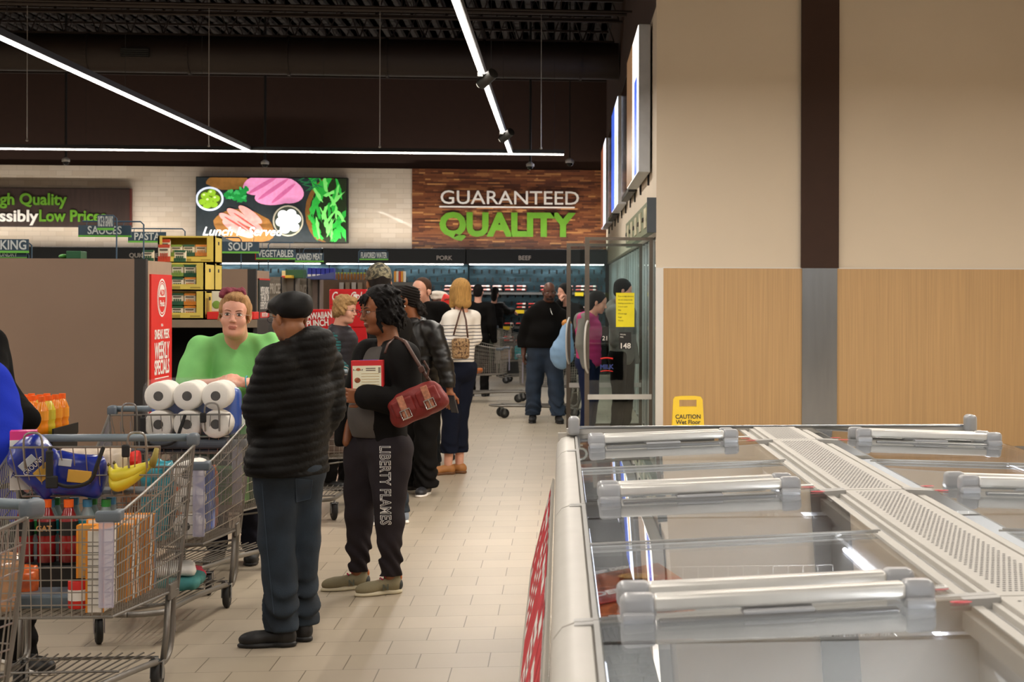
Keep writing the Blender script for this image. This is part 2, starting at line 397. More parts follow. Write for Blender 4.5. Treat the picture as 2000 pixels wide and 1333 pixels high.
struct(MB().bb((6.2, -4, 0), (6.4, 17.22, 6.6)), 'wall_right_near', M_cream)
dk = MB()
for i in range(-17 * 4, 6 * 4 + 1):      # ribbed steel deck
    x = i / 4; dk.add([(x, -4, 6.6), (x + .12, -4, 6.6), (x + .145, -4, 6.55), (x + .225, -4, 6.55), (x + .25, -4, 6.6), (x, WB, 6.6), (x + .12, WB, 6.6), (x + .145, WB, 6.55), (x + .225, WB, 6.55), (x + .25, WB, 6.6)],
       [(0, 1, 6, 5), (1, 2, 7, 6), (2, 3, 8, 7), (3, 4, 9, 8)])
dk.bb((-17.2, -4, 6.6), (6.4, WB + .2, 6.7))
struct(dk, 'ceiling', M_deck)
# open web joists
def joist_mb():
    b = MB(); x0, x1 = -16.9, .88
    for z in (5.80, 6.5):
        b.bb((x0, -.035, z - .02), (x1, .035, z + .02))
    n = 34; st = (x1 - x0) / n
    for i in range(n):
        xa = x0 + i * st; b.tube([(xa, 0, 5.8), (xa + st / 2, 0, 6.5), (xa + st, 0, 5.8)], .014, 5)
    return b
j0 = None
for y, z in ((18.2, 0), (20, 0), (21.8, 0), (23.6, 0), (25.4, 0), (27.2, 0), (29.6, 0), (31.4, 0), (33.2, 0), (35, 0)):
    if j0 is None: j0 = joist_mb().build('roof_joist', M_pipe); o = j0
    else: o = j0.copy(); COL.objects.link(o)
    o.location = (0, y, z); tag(o, 'dark painted open web steel joist spanning under the roof deck', 'joist', 'open web joists under the roof deck')
pipes = [(26.2, 5.62, .022), (24.4, 5.45, .03), (22.6, 5.2, .016)]
for y, z, r in pipes:
    b = MB(); b.cyl((-16.9, y, z), (.9, y, z), r, n=8)
    for i in range(9): b.cyl((-16 + i * 2, y, z), (-16 + i * 2, y, 6.55), .006, n=5)
    o = b.build('sprinkler_pipe', M_pipe, smooth=False)
    tag(o, {26.2: 'dark sprinkler pipe just in front of the round air duct', 24.4: 'thickest dark sprinkler pipe crossing below the roof joists', 22.6: 'thin dark conduit crossing lowest and nearest under the joists'}[y], 'pipe')
d = thing('air_duct', 'long dark brown round air duct hung across the ceiling', 'duct', (-8, 28, 5.27))
b = MB(); b.cyl((-8.9, 0, 0), (8.9, 0, 0), .29, n=28); b.build('duct_body', M_pipe, d, auto=40)
for i in range(12):
    b = MB(); b.lathe([(.292, -.02), (.31, -.02), (.31, .02), (.292, .02)], (-8.2 + i * 1.5, 0, 0), 28, rot=(0, PI / 2, 0)); b.build('seam_band', M_pipe, d)
b = MB(); b.box((1.55, -.30, -.02), (.42, .06, .13)); [b.box((1.55, -.335, -.06 + k * .03), (.4, .02, .008), (.5, 0, 0)) for k in range(4)]; b.build('air_grille', M_black, d)
# cross tracks and linear lights
M_glow = emis('light_strip_diffuser', '#fff4ea', 14)
for n, (x, y0, y1) in enumerate(TRACKS):
    lab = ['leftmost long ceiling light strip running toward the cream tiled wall', 'second ceiling light strip from the left running away over the gondolas', 'long diagonal looking light strip running over the left aisles to the cross strip', 'ceiling light strip with black spotlights over the main aisle', 'ceiling light strip above the glass top freezer'][n]
    o = thing('light_strip', lab, 'ceiling light', (x, (y0 + y1) / 2, TRK), 0)
    L = y1 - y0; MB().box((0, 0, .02), (.07, L, .06)).build('housing', M_black, o)
    MB().box((0, 0, -.018), (.046, L - .02, .018)).build('diffuser', M_glow, o)
    for k in range(int(L / 4)):
        yy = -L / 2 + 1.2 + 4 * k; MB().cyl((0, yy, .05), (0, yy, 6.55 - TRK), .002, n=5).build('hanging_cable', M_rod, o)
o = thing('light_strip', 'added unseen light strip overhead that brightens the wall behind the freezer', 'ceiling light', (3.2, 11.6, TRK))  # housing and diffuser for the added wall lamp, also above the view
MB().box((0, 0, .02), (5.6, .07, .06)).build('housing', M_black, o); MB().box((0, 0, -.018), (5.58, .046, .018)).build('diffuser', M_glow, o)
for k in (-2.4, 2.4): MB().cyl((k, 0, .05), (k, 0, 6.55 - TRK), .002, n=5).build('hanging_cable', M_rod, o)
o = thing('light_strip', 'thin white light strip crossing in front of the back wall', 'ceiling light', (-7.2, 26.66, TRK))
MB().box((0, 0, .02), (14.5, .07, .06)).build('housing', M_black, o); MB().box((0, 0, -.018), (14.48, .046, .018)).build('diffuser', M_glow, o)
for k in range(5): MB().cyl((-6.5 + 3.4 * k, 0, .05), (-6.5 + 3.4 * k, 0, 6.55 - TRK), .002, n=5).build('hanging_cable', M_rod, o)
for i, (px, py) in enumerate(((937, 135), (979, 251))):
    dd = F * (TRK - H0) / (573 - py); X, Y = U(px, dd)
    o = thing('spotlight', ['larger black cylinder spotlight clipped to the aisle light strip, nearer one', 'smaller black cylinder spotlight clipped to the aisle light strip, farther one'][i], 'spotlight', (-.75, Y, TRK - .03))
    MB().box((0, 0, -.03), (.05, .2, .045)).build('track_adapter', M_black, o)
    b = MB(); b.cyl((.0, .05, -.11), (.12, -.09, -.02), .052, n=18); b.build('lamp_barrel', M_black, o, auto=40)
    MB().cyl((0, 0, -.02), (.03, -.01, -.08), .012, n=8).build('yoke', M_black, o)
    MB().cyl((-.003, .054, -.112), (-.006, .058, -.115), .042, n=18).build('lens', emis('spot_lens', '#fff0dc', 3), o)
M_dome = mat('dome_camera_white', '#d8d8d6', .4); M_smoke = mat('smoked_dome', '#0a0a0c', .08)
for i, (px, py, dd) in enumerate(((128, 317, 31), (517, 321, 31), (1035, 324, 31), (1112, 317, 29))):
    X, Y = U(px, dd); z = UZ(py, dd)
    o = thing('security_camera', ['ceiling hung dome camera nearest the left edge, above the dark slogan board', 'ceiling hung dome camera above the food picture screen', 'ceiling hung dome camera over the wooden quality panel', 'ceiling hung dome camera at the end of the cross light strip'][i], 'security camera', (X, Y, z))
    MB().lathe([(.001, -.07), (.03, -.062), (.05, -.04), (.055, -.01)], n=16).build('dome', M_smoke, o, smooth=True)
    MB().lathe([(.056, -.015), (.07, -.01), (.07, .03), (.03, .06), (.012, .07)], n=16).build('mount', M_dome, o, smooth=True)
    MB().cyl((0, 0, .07), (0, 0, 6.55 - z), .022 if i < 3 else .01, n=8).build('hanging_pole', M_rod, o)
for i, (px, py) in enumerate(((52, 275), (407, 285), (741, 286), (1056, 288))):
    X, Y = U(px, 25.2); z = UZ(py, 25.2)
    o = MB().lathe([(.004, -.03), (.02, -.02), (.012, 0), (.006, .02), (.003, 6.55 - z)], n=8).build('sprinkler', mat('sprinkler_metal', '#cfcac2', .35, metal=.6)); o.location = (X, Y, z)
    tag(o, ['small sprinkler head hanging above the cross strip near the left edge', 'small sprinkler head left of the long light strip joint', 'small bright sprinkler head above the cross strip midway', 'small sprinkler head just above the right end of the cross strip'][i], 'sprinkler')

# ------------------------------------------------------------ wall signs on the back wall
M_lime = mat('lime_green_letter', '#639a26', .45, var=.08, vs=6); M_lwhite = mat('white_letter', '#f0ebe4', .5)
M_bark = mat('dark_board_brown', '#372823', .5, var=.2, vs=3, streak=(6, 6, .6))
def wallpt(px, py, Y=WB - .06):
    t = math.tan(TH + math.atan((px - 1455) / F)); X = t * Y; d = X * math.sin(TH) + Y * math.cos(TH); return X, UZ(py, d, px)
X0, zt = wallpt(-260, 365); X1, zt = wallpt(257, 369); _, zb = wallpt(257, 445)
o = thing('slogan_board', 'dark brown board with green and white slogan on the cream tiled wall', 'sign', ((X0 + X1) / 2, WB - .05, (zt + zb) / 2))
w, h = X1 - X0, zt - zb
MB().rbox((0, -.04, 0), (w, .08, h), .01).build('board', M_bark, o)
MB().bb((w / 2 - .02, -.09, -h / 2), (w / 2 + .01, 0, h / 2)).build('edge_strip', mat('dark_red_edge', '#5a2018', .5), o)
def wt(s, px, py, pw, hpx, m, parent, cond=1, al='LEFT', bold=.004, base=(0, 0, 0), Y=WB - .14):
    X, z = wallpt(px, py, Y); sz = hpx / F * Y * 1.38
    t = text(s, sz, m, parent, (X - base[0], Y - base[1], z - base[2]), bold=bold, ext=.012, align=al)
    wid = max(v.co.x for v in t.data.vertices) - min(v.co.x for v in t.data.vertices); want = pw / F * Y
    t.scale = (want / max(wid, 1e-4), 1, 1); return t
bs = o.location
wt('High Quality', -30, 399, 148, 22, M_lime, o, base=bs, bold=.008)
wt('ssibly', -2, 432, 71, 22, M_lwhite, o, base=bs, bold=.008); wt('Low Prices', 75, 432, 122, 22, M_lime, o, base=bs, bold=.008)
# quality panel letters
o = thing('quality_sign', 'raised white and lime lettering on the wood mosaic wall panel', 'sign', (wallpt(990, 420)[0], WB - .06, wallpt(990, 420)[1]))
b0 = o.location
wt('GUARANTEED', 858, 398, 266, 27, M_lwhite, o, base=b0, bold=.002, Y=WB - .09)
wt('QUALITY', 858, 459, 262, 44, M_lime, o, base=b0, bold=.03, Y=WB - .09)
X0, z0 = wallpt(858, 404); X1, z1 = wallpt(1122, 404)
MB().bb((X0 - b0.x, -.05, z0 - b0.z - .015), (X1 - b0.x, -.02, z0 - b0.z + .015)).build('underline', M_lwhite, o)

# ------------------------------------------------------------ lit food picture
X0, zt = wallpt(388, 348); X1, _ = wallpt(679, 350); _, zb = wallpt(679, 474)
w, h = X1 - X0, zt - zb; PX_, PZ_ = 291.0, 125.0
o = thing('lit_picture', 'bright backlit food picture with ham olives and greens on the cream tiled wall', 'picture', ((X0 + X1) / 2, WB - .28, (zt + zb) / 2))
MB().rbox((0, .12, 0), (w + .04, .2, h + .04), .01).build('frame', M_black, o)
def pm(name, c, s=1.25): return mat('picture_' + name, C(c), .5, var=.18, vs=14, emit=c, es=s * .42)
MB().bb((-w / 2, -.0, -h / 2), (w / 2, .02, h / 2)).build('backlit_panel', pm('slate', '#2c3438', .8), o)
lay = [0]
def disc(cx, cy, rx, ry, c, name, s=1.25, rot=0, n=24, jag=0, a0=0, a1=2 * PI):
    lay[0] += 1; x = (cx - PX_ / 2) / PX_ * w; z = -(cy - PZ_ / 2) / PZ_ * h; q = w / PX_; pts = []
    for i in range(n):
        a = a0 + (a1 - a0) * i / n; rr = 1 + (rnd.uniform(-jag, jag) if jag else 0); u, v = rx * rr * math.cos(a) * q, ry * rr * math.sin(a) * q
        pts.append((min(w / 2, max(-w / 2, x + u * math.cos(rot) - v * math.sin(rot))), min(h / 2, max(-h / 2, z + u * math.sin(rot) + v * math.cos(rot)))))
    return pts, -.001 * lay[0] - .002
def D(name, lst, c, s=1.25):
    b = MB()
    for a in lst:
        kw = a[4] if len(a) > 4 else {}
        pts, y = disc(*a[:4], c, name, **kw); b.add([(p[0], y, p[1]) for p in pts], [tuple(range(len(pts)))])
    b.build(name, pm(name, c, s), o)
D('wooden_board', [(60, 8, 42, 16, dict(jag=.05)), (92, 96, 60, 34, dict(rot=-.2, jag=.04))], '#a8743a', .9)
D('basket_rim', [(282, 66, 72, 78, {})], '#8a5a2a', .9); D('basket_inside', [(284, 66, 65, 71, {})], '#26301c', .8)
D('ham_slice', [(130, 10, 42, 22, dict(rot=.3)), (165, 22, 44, 26, dict(rot=-.3)), (152, 36, 40, 17, dict(rot=.1))], '#f49ac8', 1.5)
D('ham_fold', [(128, 14, 34, 4, dict(rot=.55)), (148, 22, 36, 4, dict(rot=.62)), (168, 30, 30, 4, dict(rot=.7))], '#d86ea4', 1.3)
D('ham_roll', [(66, 84, 26, 8, dict(rot=-.55)), (84, 78, 30, 9, dict(rot=-.6)), (104, 72, 28, 8, dict(rot=-.65)), (80, 100, 34, 10, dict(rot=-.5)), (110, 92, 24, 8, dict(rot=-.7))], '#f8a8a0', 1.4)
D('ham_crease', [(76, 90, 26, 1.6, dict(rot=-.55)), (94, 84, 27, 1.6, dict(rot=-.6)), (98, 98, 24, 1.6, dict(rot=-.6))], '#c85a50', 1.1)
D('parsley', [(78 + rnd.uniform(-18, 18), 32 + rnd.uniform(-11, 11), 7, 6, dict(jag=.35, n=14)) for _ in range(16)], '#1f9a44', 1.2)
D('parsley_light', [(78 + rnd.uniform(-16, 16), 30 + rnd.uniform(-10, 10), 3.5, 3, dict(jag=.4, n=10)) for _ in range(12)], '#42c066', 1.2)
D('white_bowl', [(26, 42, 27, 24, {})], '#dfe8ff', 1.8); D('bowl_inside', [(26, 42, 23, 20, {})], '#4a5a28', .9)
D('green_olive', [(17, 36, 8, 7, {}), (30, 30, 8, 7, {}), (38, 41, 8, 7, {}), (24, 45, 8, 8, {}), (12, 48, 7, 6, {}), (34, 53, 8, 6, {}), (21, 56, 8, 5, {})], '#9ccc30', 1.4)
D('olive_shine', [(15, 34, 2.5, 2, {}), (28, 28, 2.5, 2, {}), (36, 39, 2.5, 2, {}), (22, 43, 2.5, 2, {})], '#e8ffb0', 1.4)
D('clear_bowl', [(178, 84, 30, 31, {})], '#b8b09a', 1.0); D('clear_bowl_inside', [(178, 84, 27, 28, {})], '#3a4238', .7)
D('mozzarella', [(168, 72, 10, 9, {}), (184, 70, 10, 9, {}), (163, 86, 9, 9, {}), (180, 86, 11, 10, {}), (194, 80, 9, 9, {}), (172, 100, 10, 9, {}), (190, 96, 10, 9, {})], '#ffffff', 2.2)
D('salad_leaf', [(240 + rnd.uniform(-12, 48), 60 + rnd.uniform(-58, 58), rnd.uniform(14, 24), rnd.uniform(3, 6), dict(rot=rnd.uniform(0.4, 2.2), jag=.4, n=20)) for _ in range(26)], '#2fb040', 1.2)
D('pale_leaf', [(248 + rnd.uniform(-12, 38), 60 + rnd.uniform(-55, 55), rnd.uniform(12, 20), rnd.uniform(2, 4), dict(rot=rnd.uniform(0.4, 2.2), jag=.4, n=16)) for _ in range(16)], '#7ee070', 1.4)
D('rosemary', [(205 + i * 3, 10 + rnd.uniform(-8, 12), 9, 1.1, dict(rot=rnd.uniform(-.8, .9))) for i in range(12)], '#2c7a4a', 1.0)
t = text('Lunch Is Served', .24, mat('picture_script', '#ffffff', .5, emit='#ffffff', es=1.1), o, (-w / 2 + .12, -.09, -h / 2 + .12), shear=.35, bold=.002, ext=.002); t.scale = (1.0, 1, 1)

# ------------------------------------------------------------ lit panels and frames on the right side wall
M_silver = mat('silver_box_side', '#c2c6cc', .45, metal=.3)
for i, (y0, y1, lit) in enumerate(((17.9, 20.9, 1), (21.4, 23.8, 0), (24.4, 27.2, 1), (27.8, 30.4, 0), (31.0, 34.2, 1))):
    zc, hh = 3.58, 1.5
    o = thing('wall_screen', ['nearest backlit picture box with silver side high on the right wall', 'nearer dark framed screen between lit boxes on the right wall', 'middle backlit blue white picture box on the right wall', 'farther dark framed screen high on the right wall', 'farthest backlit picture box beside the wood mosaic panel'][i], 'screen', (.92, (y0 + y1) / 2, zc))
    L = y1 - y0; th = .12 if lit else .09; x = -.02
    if lit:
        MB().rbox((-.02 - th / 2 - .0, 0, 0), (th, L, hh), .006).build('box', M_silver, o)
        cols = [('#fff4e8', '#7a5c40', '#4a6ad8'), ('#e8f0ff', '#4466d8', '#f0c890'), ('#f4f0ff', '#8a4a30', '#9ab0ff')][i // 2]
        b = MB(); b.bb((-.024 - th, -L / 2 + .01, -hh / 2 + .01), (-.02 - th, L / 2 - .01, hh / 2 - .01)); b.build('lit_face', emis('screen_face_%d' % i, cols[0], 2.2), o)
        b = MB(); b.bb((-.03 - th, -L * .02, -hh / 2 + .01), (-.024 - th, L * .48, hh / 2 - .02)); b.build('picture_area', mat('screen_pic_%d' % i, cols[1], .4, var=.5, vs=3, emit=cols[1], es=.9), o)
        b = MB(); b.bb((-.03 - th, -L * .40, -hh / 2 + .01), (-.024 - th, -L * .22, hh / 2 - .5)); b.build('picture_band', mat('screen_band_%d' % i, cols[2], .4, var=.3, vs=5, emit=cols[2], es=1.1), o)
    else:
        MB().rbox((-.02 - th / 2, 0, 0), (th, L, hh), .006).build('frame', M_black, o)
        b = MB(); b.bb((-.024 - th, -L / 2 + .05, -hh / 2 + .05), (-.02 - th, L / 2 - .05, hh / 2 - .05)); b.build('display_glass', mat('dim_screen_%d' % i, '#3a2c24', .12, var=.5, vs=4), o)
    for k in (-1, 1): MB().bb((-.02, k * L * .3 - .03, -hh / 2 - .10), (0, k * L * .3 + .03, hh / 2 + .08)).build('wall_bracket', M_black, o)
o = thing('cooler_header', 'low green header strip with small pictures above the glass cooler doors', 'sign', (.92, 20.2, 2.36))
MB().bb((-.07, -3.05, -.16), (0, 3.05, .15)).build('panel', mat('sage_header', '#7d8468', .6), o)
MB().bb((-.09, -3.09, -.17), (0, -3.05, .17)).build('end_cap', mat('slate_cap', '#454c54', .5), o)
for k in range(5): 
    MB().bb((-.078, -2.6 + k * 1.15, -.10), (-.068, -2.1 + k * 1.15, .10)).build('picture', mat('header_pic', '#c9c2a4', .6, var=.4, vs=9), o); MB().bb((-.084, -2.0 + k * 1.15, -.02), (-.068, -1.75 + k * 1.15, .02)).build('label_bar', M_black, o)
# ============================================================ MEAT CASE ALONG THE BACK WALL
M_navy = mat('navy_black_fascia', '#1b2227', .45, var=.05); M_case = mat('case_black', '#16181a', .4)
M_mirror = mat('blue_steel_back', '#46606c', .18, metal=.9, var=.5, vs=2.5, streak=(1, 1, 4), bump=.35, bs=1.6)
M_cwhite = emis('case_light', '#fff6ee', 6)
M_ytag = mat('yellow_price_tag', '#f0d020', .5, var=.02); M_rail = mat('grey_price_rail', '#5a5a58', .5)
CY0, CY1 = 34.85, 36.0
SHELF = [(.62, 34.95), (.95, 35.1), (1.27, 35.25), (1.62, 35.35)]
cases = []
for i in range(6):
    x1 = .9 - i * 2.75; x0 = x1 - 2.73
    o = thing('meat_case', ['open meat case under the beef sign beside the right wall', 'open meat case under the pork sign', 'open chilled case behind the far shoppers, left of the pork sign', 'open chilled case behind the canned goods shelving', 'open chilled case under the quick meals sign', 'leftmost open chilled case under the slogan board'][i], 'display case', ((x0 + x1) / 2, CY1, 0))
    w = (x1 - x0) / 2; b = MB()
    b.bb((-w, -1.15, 0), (w, 0, .40)); b.bb((-w, -1.12, .40), (w, -1.06, .56)); b.bb((-w, -1.1, .40), (-w + .03, 0, .56)); b.bb((w - .03, -1.1, .40), (w, 0, .56)); b.build('base', M_case, o)
    b = MB(); b.bb((-w, -.10, .4), (w, -.04, 2.2)); pass
    for gx in range(18):
        for gz in range(9): b.box((-w + .1 + gx * .15 + (gz % 2) * .07, -.105, .75 + gz * .16), (.03, .012, .08), mi=1)
    b.build('back_panel', [M_mirror, M_black], o)
    b = MB(); b.bb((-w, -1.15, 2.17), (w, 0, 2.46)); b.build('canopy', M_navy, o)
    b = MB(); b.bb((-w + .05, -1.02, 2.15), (w - .05, -.96, 2.17)); b.build('case_lamp', M_cwhite, o)
    b = MB(); b.bb((-w + .05, -.55, 2.46), (w - .05, -.50, 2.475)); b.build('uplight', M_cwhite, o)
    for z, y in SHELF:
        f = MB().bb((-w + .01, y - CY1, z - .03), (w - .01, -.11, z)).build('shelf', M_case, o)
        MB().bb((-w + .01, y - CY1 - .012, z - .05), (w - .01, y - CY1, z - .005)).build('price_rail', M_rail, f)
        b = MB()
        for k in range(2): b.box((-w + rnd.uniform(.3, 2.4), y - CY1 - .018, z - .04), (.17, .008, .07))
        b.build('price_tag', M_ytag, f)
    cases.append(o)
    if i < 5: area('meat_case_lamp', ((x0 + x1) / 2, CY0 + .15, 2.14), 2.6, .05, 26, color=(1, .97, .93))
    area('meat_case_uplamp', ((x0 + x1) / 2, CY1 - .5, 2.49), 2.6, .05, 24, rot=(PI, 0, 0), color=(1, .93, .83))
o = cases[1]; wt('PORK', 852, 508, 30, 8.6, M_lwhite, o, base=(o.location.x, o.location.y, 0), bold=.002, Y=CY0 - .02)
o = cases[0]; wt('BEEF', 1012, 508, 24, 8.6, M_lwhite, o, base=(o.location.x, o.location.y, 0), bold=.002, Y=CY0 - .02)
o = cases[4]; wt('QUICK MEALS', 252, 503, 72, 8.6, M_lwhite, o, base=(o.location.x, o.location.y, 0), bold=.002, Y=CY0 - .02)
# meat packs
M_tray = mat('black_foam_tray', '#151313', .5); M_meat = mat('raw_beef', '#b03a34', .3, var=.45, vs=30, coat=.6); M_pink = mat('raw_pork', '#d98a80', .3, var=.3, vs=30, coat=.6); M_lab = mat('pack_label_white', '#ece8e0', .5)
def pack(m, nm):
    b = MB(); b.box((0, 0, .018), (.20, .15, .036), taper=1.08); o = b.build('meat_pack', M_tray)
    q = MB().rbox((0, 0, .045), (.185, .135, .035), .012); q.build('meat', m, o); MB().bb((.02, -.079, .035), (.075, -.03, .0645)).build('label', M_lab, o); return o
pk = [pack(M_meat, 'beef'), pack(M_pink, 'pork')]
pl = [('dark tray of raw beef on the %s of the back wall meat case', 'trays of beef in the meat case'), ('pale tray of raw pork on the %s of the back wall meat case', 'trays of pork in the meat case')]
sn = ['lowest shelf', 'second lowest shelf', 'second highest shelf', 'top shelf']; first = [1, 1]
for s, (z, y) in enumerate(SHELF):
    x = -3.6
    while x < .75:
        if rnd.random() < .82:
            for st in range(rnd.choice((1, 2, 2)) if s < 3 else 2):
                k = 1 if x < -1.9 or (s == 3 and x < -1.2) else 0
                if first[k]: o = pk[k]; first[k] = 0
                else: o = copy_tree(pk[k])
                o.location = (x, y + .10 + st * .02, z + .001 + st * .068); o.rotation_euler = (0, 0, rnd.uniform(-.15, .15))
                o['label'] = pl[k][0] % sn[s]; o['category'] = 'meat pack'; o['group'] = pl[k][1] + ', ' + sn[s]
        x += .235
# ------------------------------------------------------------ hanging letters panels handled as aisle signs
M_slate = mat('slate_blue_sign', '#33495a', .5, var=.1); M_grn = mat('green_stripe', '#6fbf45', .5); M_slet = mat('sign_letter_grey', '#cfd4d2', .5); M_pole = mat('blue_grey_pole', '#39546a', .4)
M_red = mat('signal_red', '#d8251c', .5, var=.03)
def aisle_sign(s, px0, px1, py0, py1, Y, polepx, polebot, label, m=None, ytop=None, red=False, armpx=None, polez=1.812):
    X0, zt = wallpt(px0, py0, Y); X1, _ = wallpt(px1, py0, Y); _, zb = wallpt(px0, py1, Y); w = X1 - X0; h = zt - zb
    o = thing('aisle_sign', label, 'sign', ((X0 + X1) / 2, Y, zb))
    st = h * .16
    MB().bb((-w / 2, -.006, st), (w / 2, .006, h)).build('sign_panel', m or M_slate, o)
    MB().bb((-w / 2, -.007, 0), (w / 2, .007, st)).build('green_edge', M_grn, o)
    fs = h * .95; t = text(s, fs, M_slet, o, (0, -.008, st + h * .10), align='CENTER', bold=fs * .02, ext=.001)
    tw = max(v.co.x for v in t.data.vertices) - min(v.co.x for v in t.data.vertices); t.scale = (min(.85, w * .9 / tw), 1, 1)
    Xp, zp = wallpt(polepx, polebot, Y); zp = polez; xa = Xp - o.location.x; za = (wallpt(polepx, ytop, Y)[1] if ytop else zt + .03) - zb
    xe = -w / 2 + .02 if xa > 0 else w / 2 - .02
    b = MB(); b.tube([(xa, .02, zp - zb), (xa, .02, za - .02), (xa + (.02 if xe > xa else -.02), .02, za), (xe, .02, za)], .0055, 6)
    for k in (-1, 1): b.cyl((k * w * .35, .02, za), (k * w * .35, .0, h), .002, n=5)
    b.build('hook_pole', M_pole if red is False else M_black, o); return o
aisle_sign('SAUCES', 153, 256, 440, 463, 12.0, 279, 507, 'slate SAUCES aisle sign on a blue pole above the big brown shelf end', ytop=433)
s1 = aisle_sign('RICE & GRAINS', 190, 222, 420, 450, 11.85, 226, 506, 'small angled RICE & GRAINS sign on the thick blue pole overlapping the SAUCES sign', ytop=421)
aisle_sign('PASTA', 250, 324, 453, 474, 14.15, 360, 560, 'slate PASTA aisle sign left of the yellow carton stacks', ytop=447, polez=1.41)
aisle_sign('BAKING', -30, 56, 467, 494, 12.1, 60, 506, 'slate BAKING aisle sign at the left edge above the brown shelf end', ytop=474)
aisle_sign('LAUNDRY', -30, 52, 492, 504, 12.13, 54, 507, 'LAUNDRY aisle sign just below the BAKING sign', ytop=493)
aisle_sign('SOUP', 433, 506, 472, 495, 15.8, 470, 533, 'slate SOUP aisle sign right of the yellow cartons', ytop=464, polez=1.802)
aisle_sign('VEGETABLES', 500, 577, 487, 507, 16.1, 523, 560, 'slate VEGETABLES aisle sign in front of a red sign', ytop=474, polez=1.802)
aisle_sign('CANNED MEAT', 576, 632, 494, 512, 22.95, 592, 548, 'slate CANNED MEAT aisle sign right of the VEGETABLES sign', ytop=486, polez=wallpt(577.5, 544, 22.8)[1])
aisle_sign('FLAVORED WATER', 702, 758, 492, 508, 24.2, 700, 560, 'slate FLAVORED WATER aisle sign above the camouflage cap', ytop=489, polez=wallpt(624.5, 547, 23.8)[1])
X0, zt = wallpt(498, 494, 16.15); X1, _ = wallpt(562, 494, 16.15); zb = wallpt(498, 508, 16.15)[1]
o = thing('red_sign', 'plain red sign partly hidden behind the VEGETABLES sign', 'sign', (0, 0, 0)); MB().bb((X0, 16.15, zb), (X1, 16.165, zt)).build('sign_panel', M_red, o); tag(o, 'plain red sign partly hidden behind the VEGETABLES sign', 'sign')
b = MB(); b.cyl((X0 + .03, 16.16, zb), (X0 + .03, 16.16, 1.802), .005, n=6); q = b.build('sign_pole', M_black, o)

# ============================================================ GONDOLAS
M_panel = mat('brown_end_panel', '#8a7260', .42, var=.05, vs=2, coat=.1); M_trimd = mat('dark_panel_edge', '#2a2624', .5)
M_tan = mat('tan_panel_top', '#a38b76', .55)
GX = -2.6
def gondola(Y0, Y1, label, left=-9, h=1.81, right=GX):
    o = thing('shelving_unit', label, 'shelf', (right, Y0, 0))
    MB().bb((left - right, 0, 0), (-.07, .02, h)).build('end_panel', M_panel, o)
    b = MB(); b.bb((-.07, 0, 0), (0, .06, h)); b.build('corner_post', M_trimd, o)
    MB().bb((-.03, .06, 0), (0, Y1 - Y0, h - .01)).build('side_panel', M_tan, o)
    b = MB(); b.bb((left - right, .02, 0), (-.03, Y1 - Y0, .15))
    for z in (.5, .85, 1.2, 1.5): b.bb((left - right, Y1 - Y0 - .45, z), (-.03, Y1 - Y0, z + .03))
    b.bb((left - right, .02, .15), (-.03, .06, h - .02)); b.build('shelf_deck', M_trimd, o); return o
g1 = gondola(11.46, 12.2, 'large brown shelf end panel beside the red weekly specials sign', left=-8.4)
rz = UZ(538, 11.3)
def side_sign(parent, Y0, Y1, z0, z1, base, m=M_red, lines=(), x=.012):
    o = MB().bb((0, Y0 - base, z0), (x, Y1 - base, z1)).build('poster', m, parent)
    return o
p = side_sign(g1, 11.56, 12.16, .55, rz, 11.46)
# text on +X face: rotate so it reads along +Y
RX = (PI / 2, 0, PI / 2)
def stext(s, size, y, z, m, parent, w=None, x=.014, bold=.001, **k):
    t = text(s, size, m, parent, (x, y, z), rot=RX, align='CENTER', bold=bold, ext=.0005, **k)
    if w:
        tw = max(v.co.x for v in t.data.vertices) - min(v.co.x for v in t.data.vertices); t.scale = (w / tw, 1, 1)
    return t
def pz(py): return UZ(py, 11.45)
pc = .40
b = MB(); n = 40
def oval(b, cy, cz, ry, rz, t, x):
    vs = []; 
    for i in range(n):
        a = 2 * PI * i / n; vs += [(x, cy + math.cos(a) * ry, cz + math.sin(a) * rz), (x, cy + math.cos(a) * (ry - t), cz + math.sin(a) * (rz - t))]
    b.add(vs, [(2 * i, 2 * i + 1, (2 * i + 3) % (2 * n), (2 * i + 2) % (2 * n)) for i in range(n)])
zc = pz(584); oval(b, pc, zc, .135, .125, .012, .0135); oval(b, pc, zc, .112, .104, .008, .0135)
b.add([(.0135, pc + math.cos(PI * i / 12) * .09, zc + .005 + math.sin(PI * i / 12) * .085) for i in range(13)], [tuple(range(13))])
b.build('oval_badge', M_lwhite, p)
stext('ALDI', .055, pc, zc + .015, M_red, p, w=.13, x=.0145); stext('Finds', .055, pc, zc - .055, M_lwhite, p, w=.13)
stext('GET A', .022, pc, pz(640), M_lwhite, p, w=.06); stext('SNEAK PEEK', .085, pc, pz(664), M_lwhite, p, w=.43, bold=.002)
stext('OF THE', .022, pc, pz(674), M_lwhite, p, w=.08); stext('WEEKLY', .15, pc, pz(703), M_lwhite, p, w=.43, bold=.003)
stext('SPECIALS', .13, pc, pz(733), M_lwhite, p, w=.43, bold=.003)
MB().bb((.012, pc - .2, pz(742)), (.014, pc + .2, pz(740))).build('underline', M_lwhite, p)
b = MB(); b.bb((.0, -.0, rz), (.02, .72, 1.80)); 
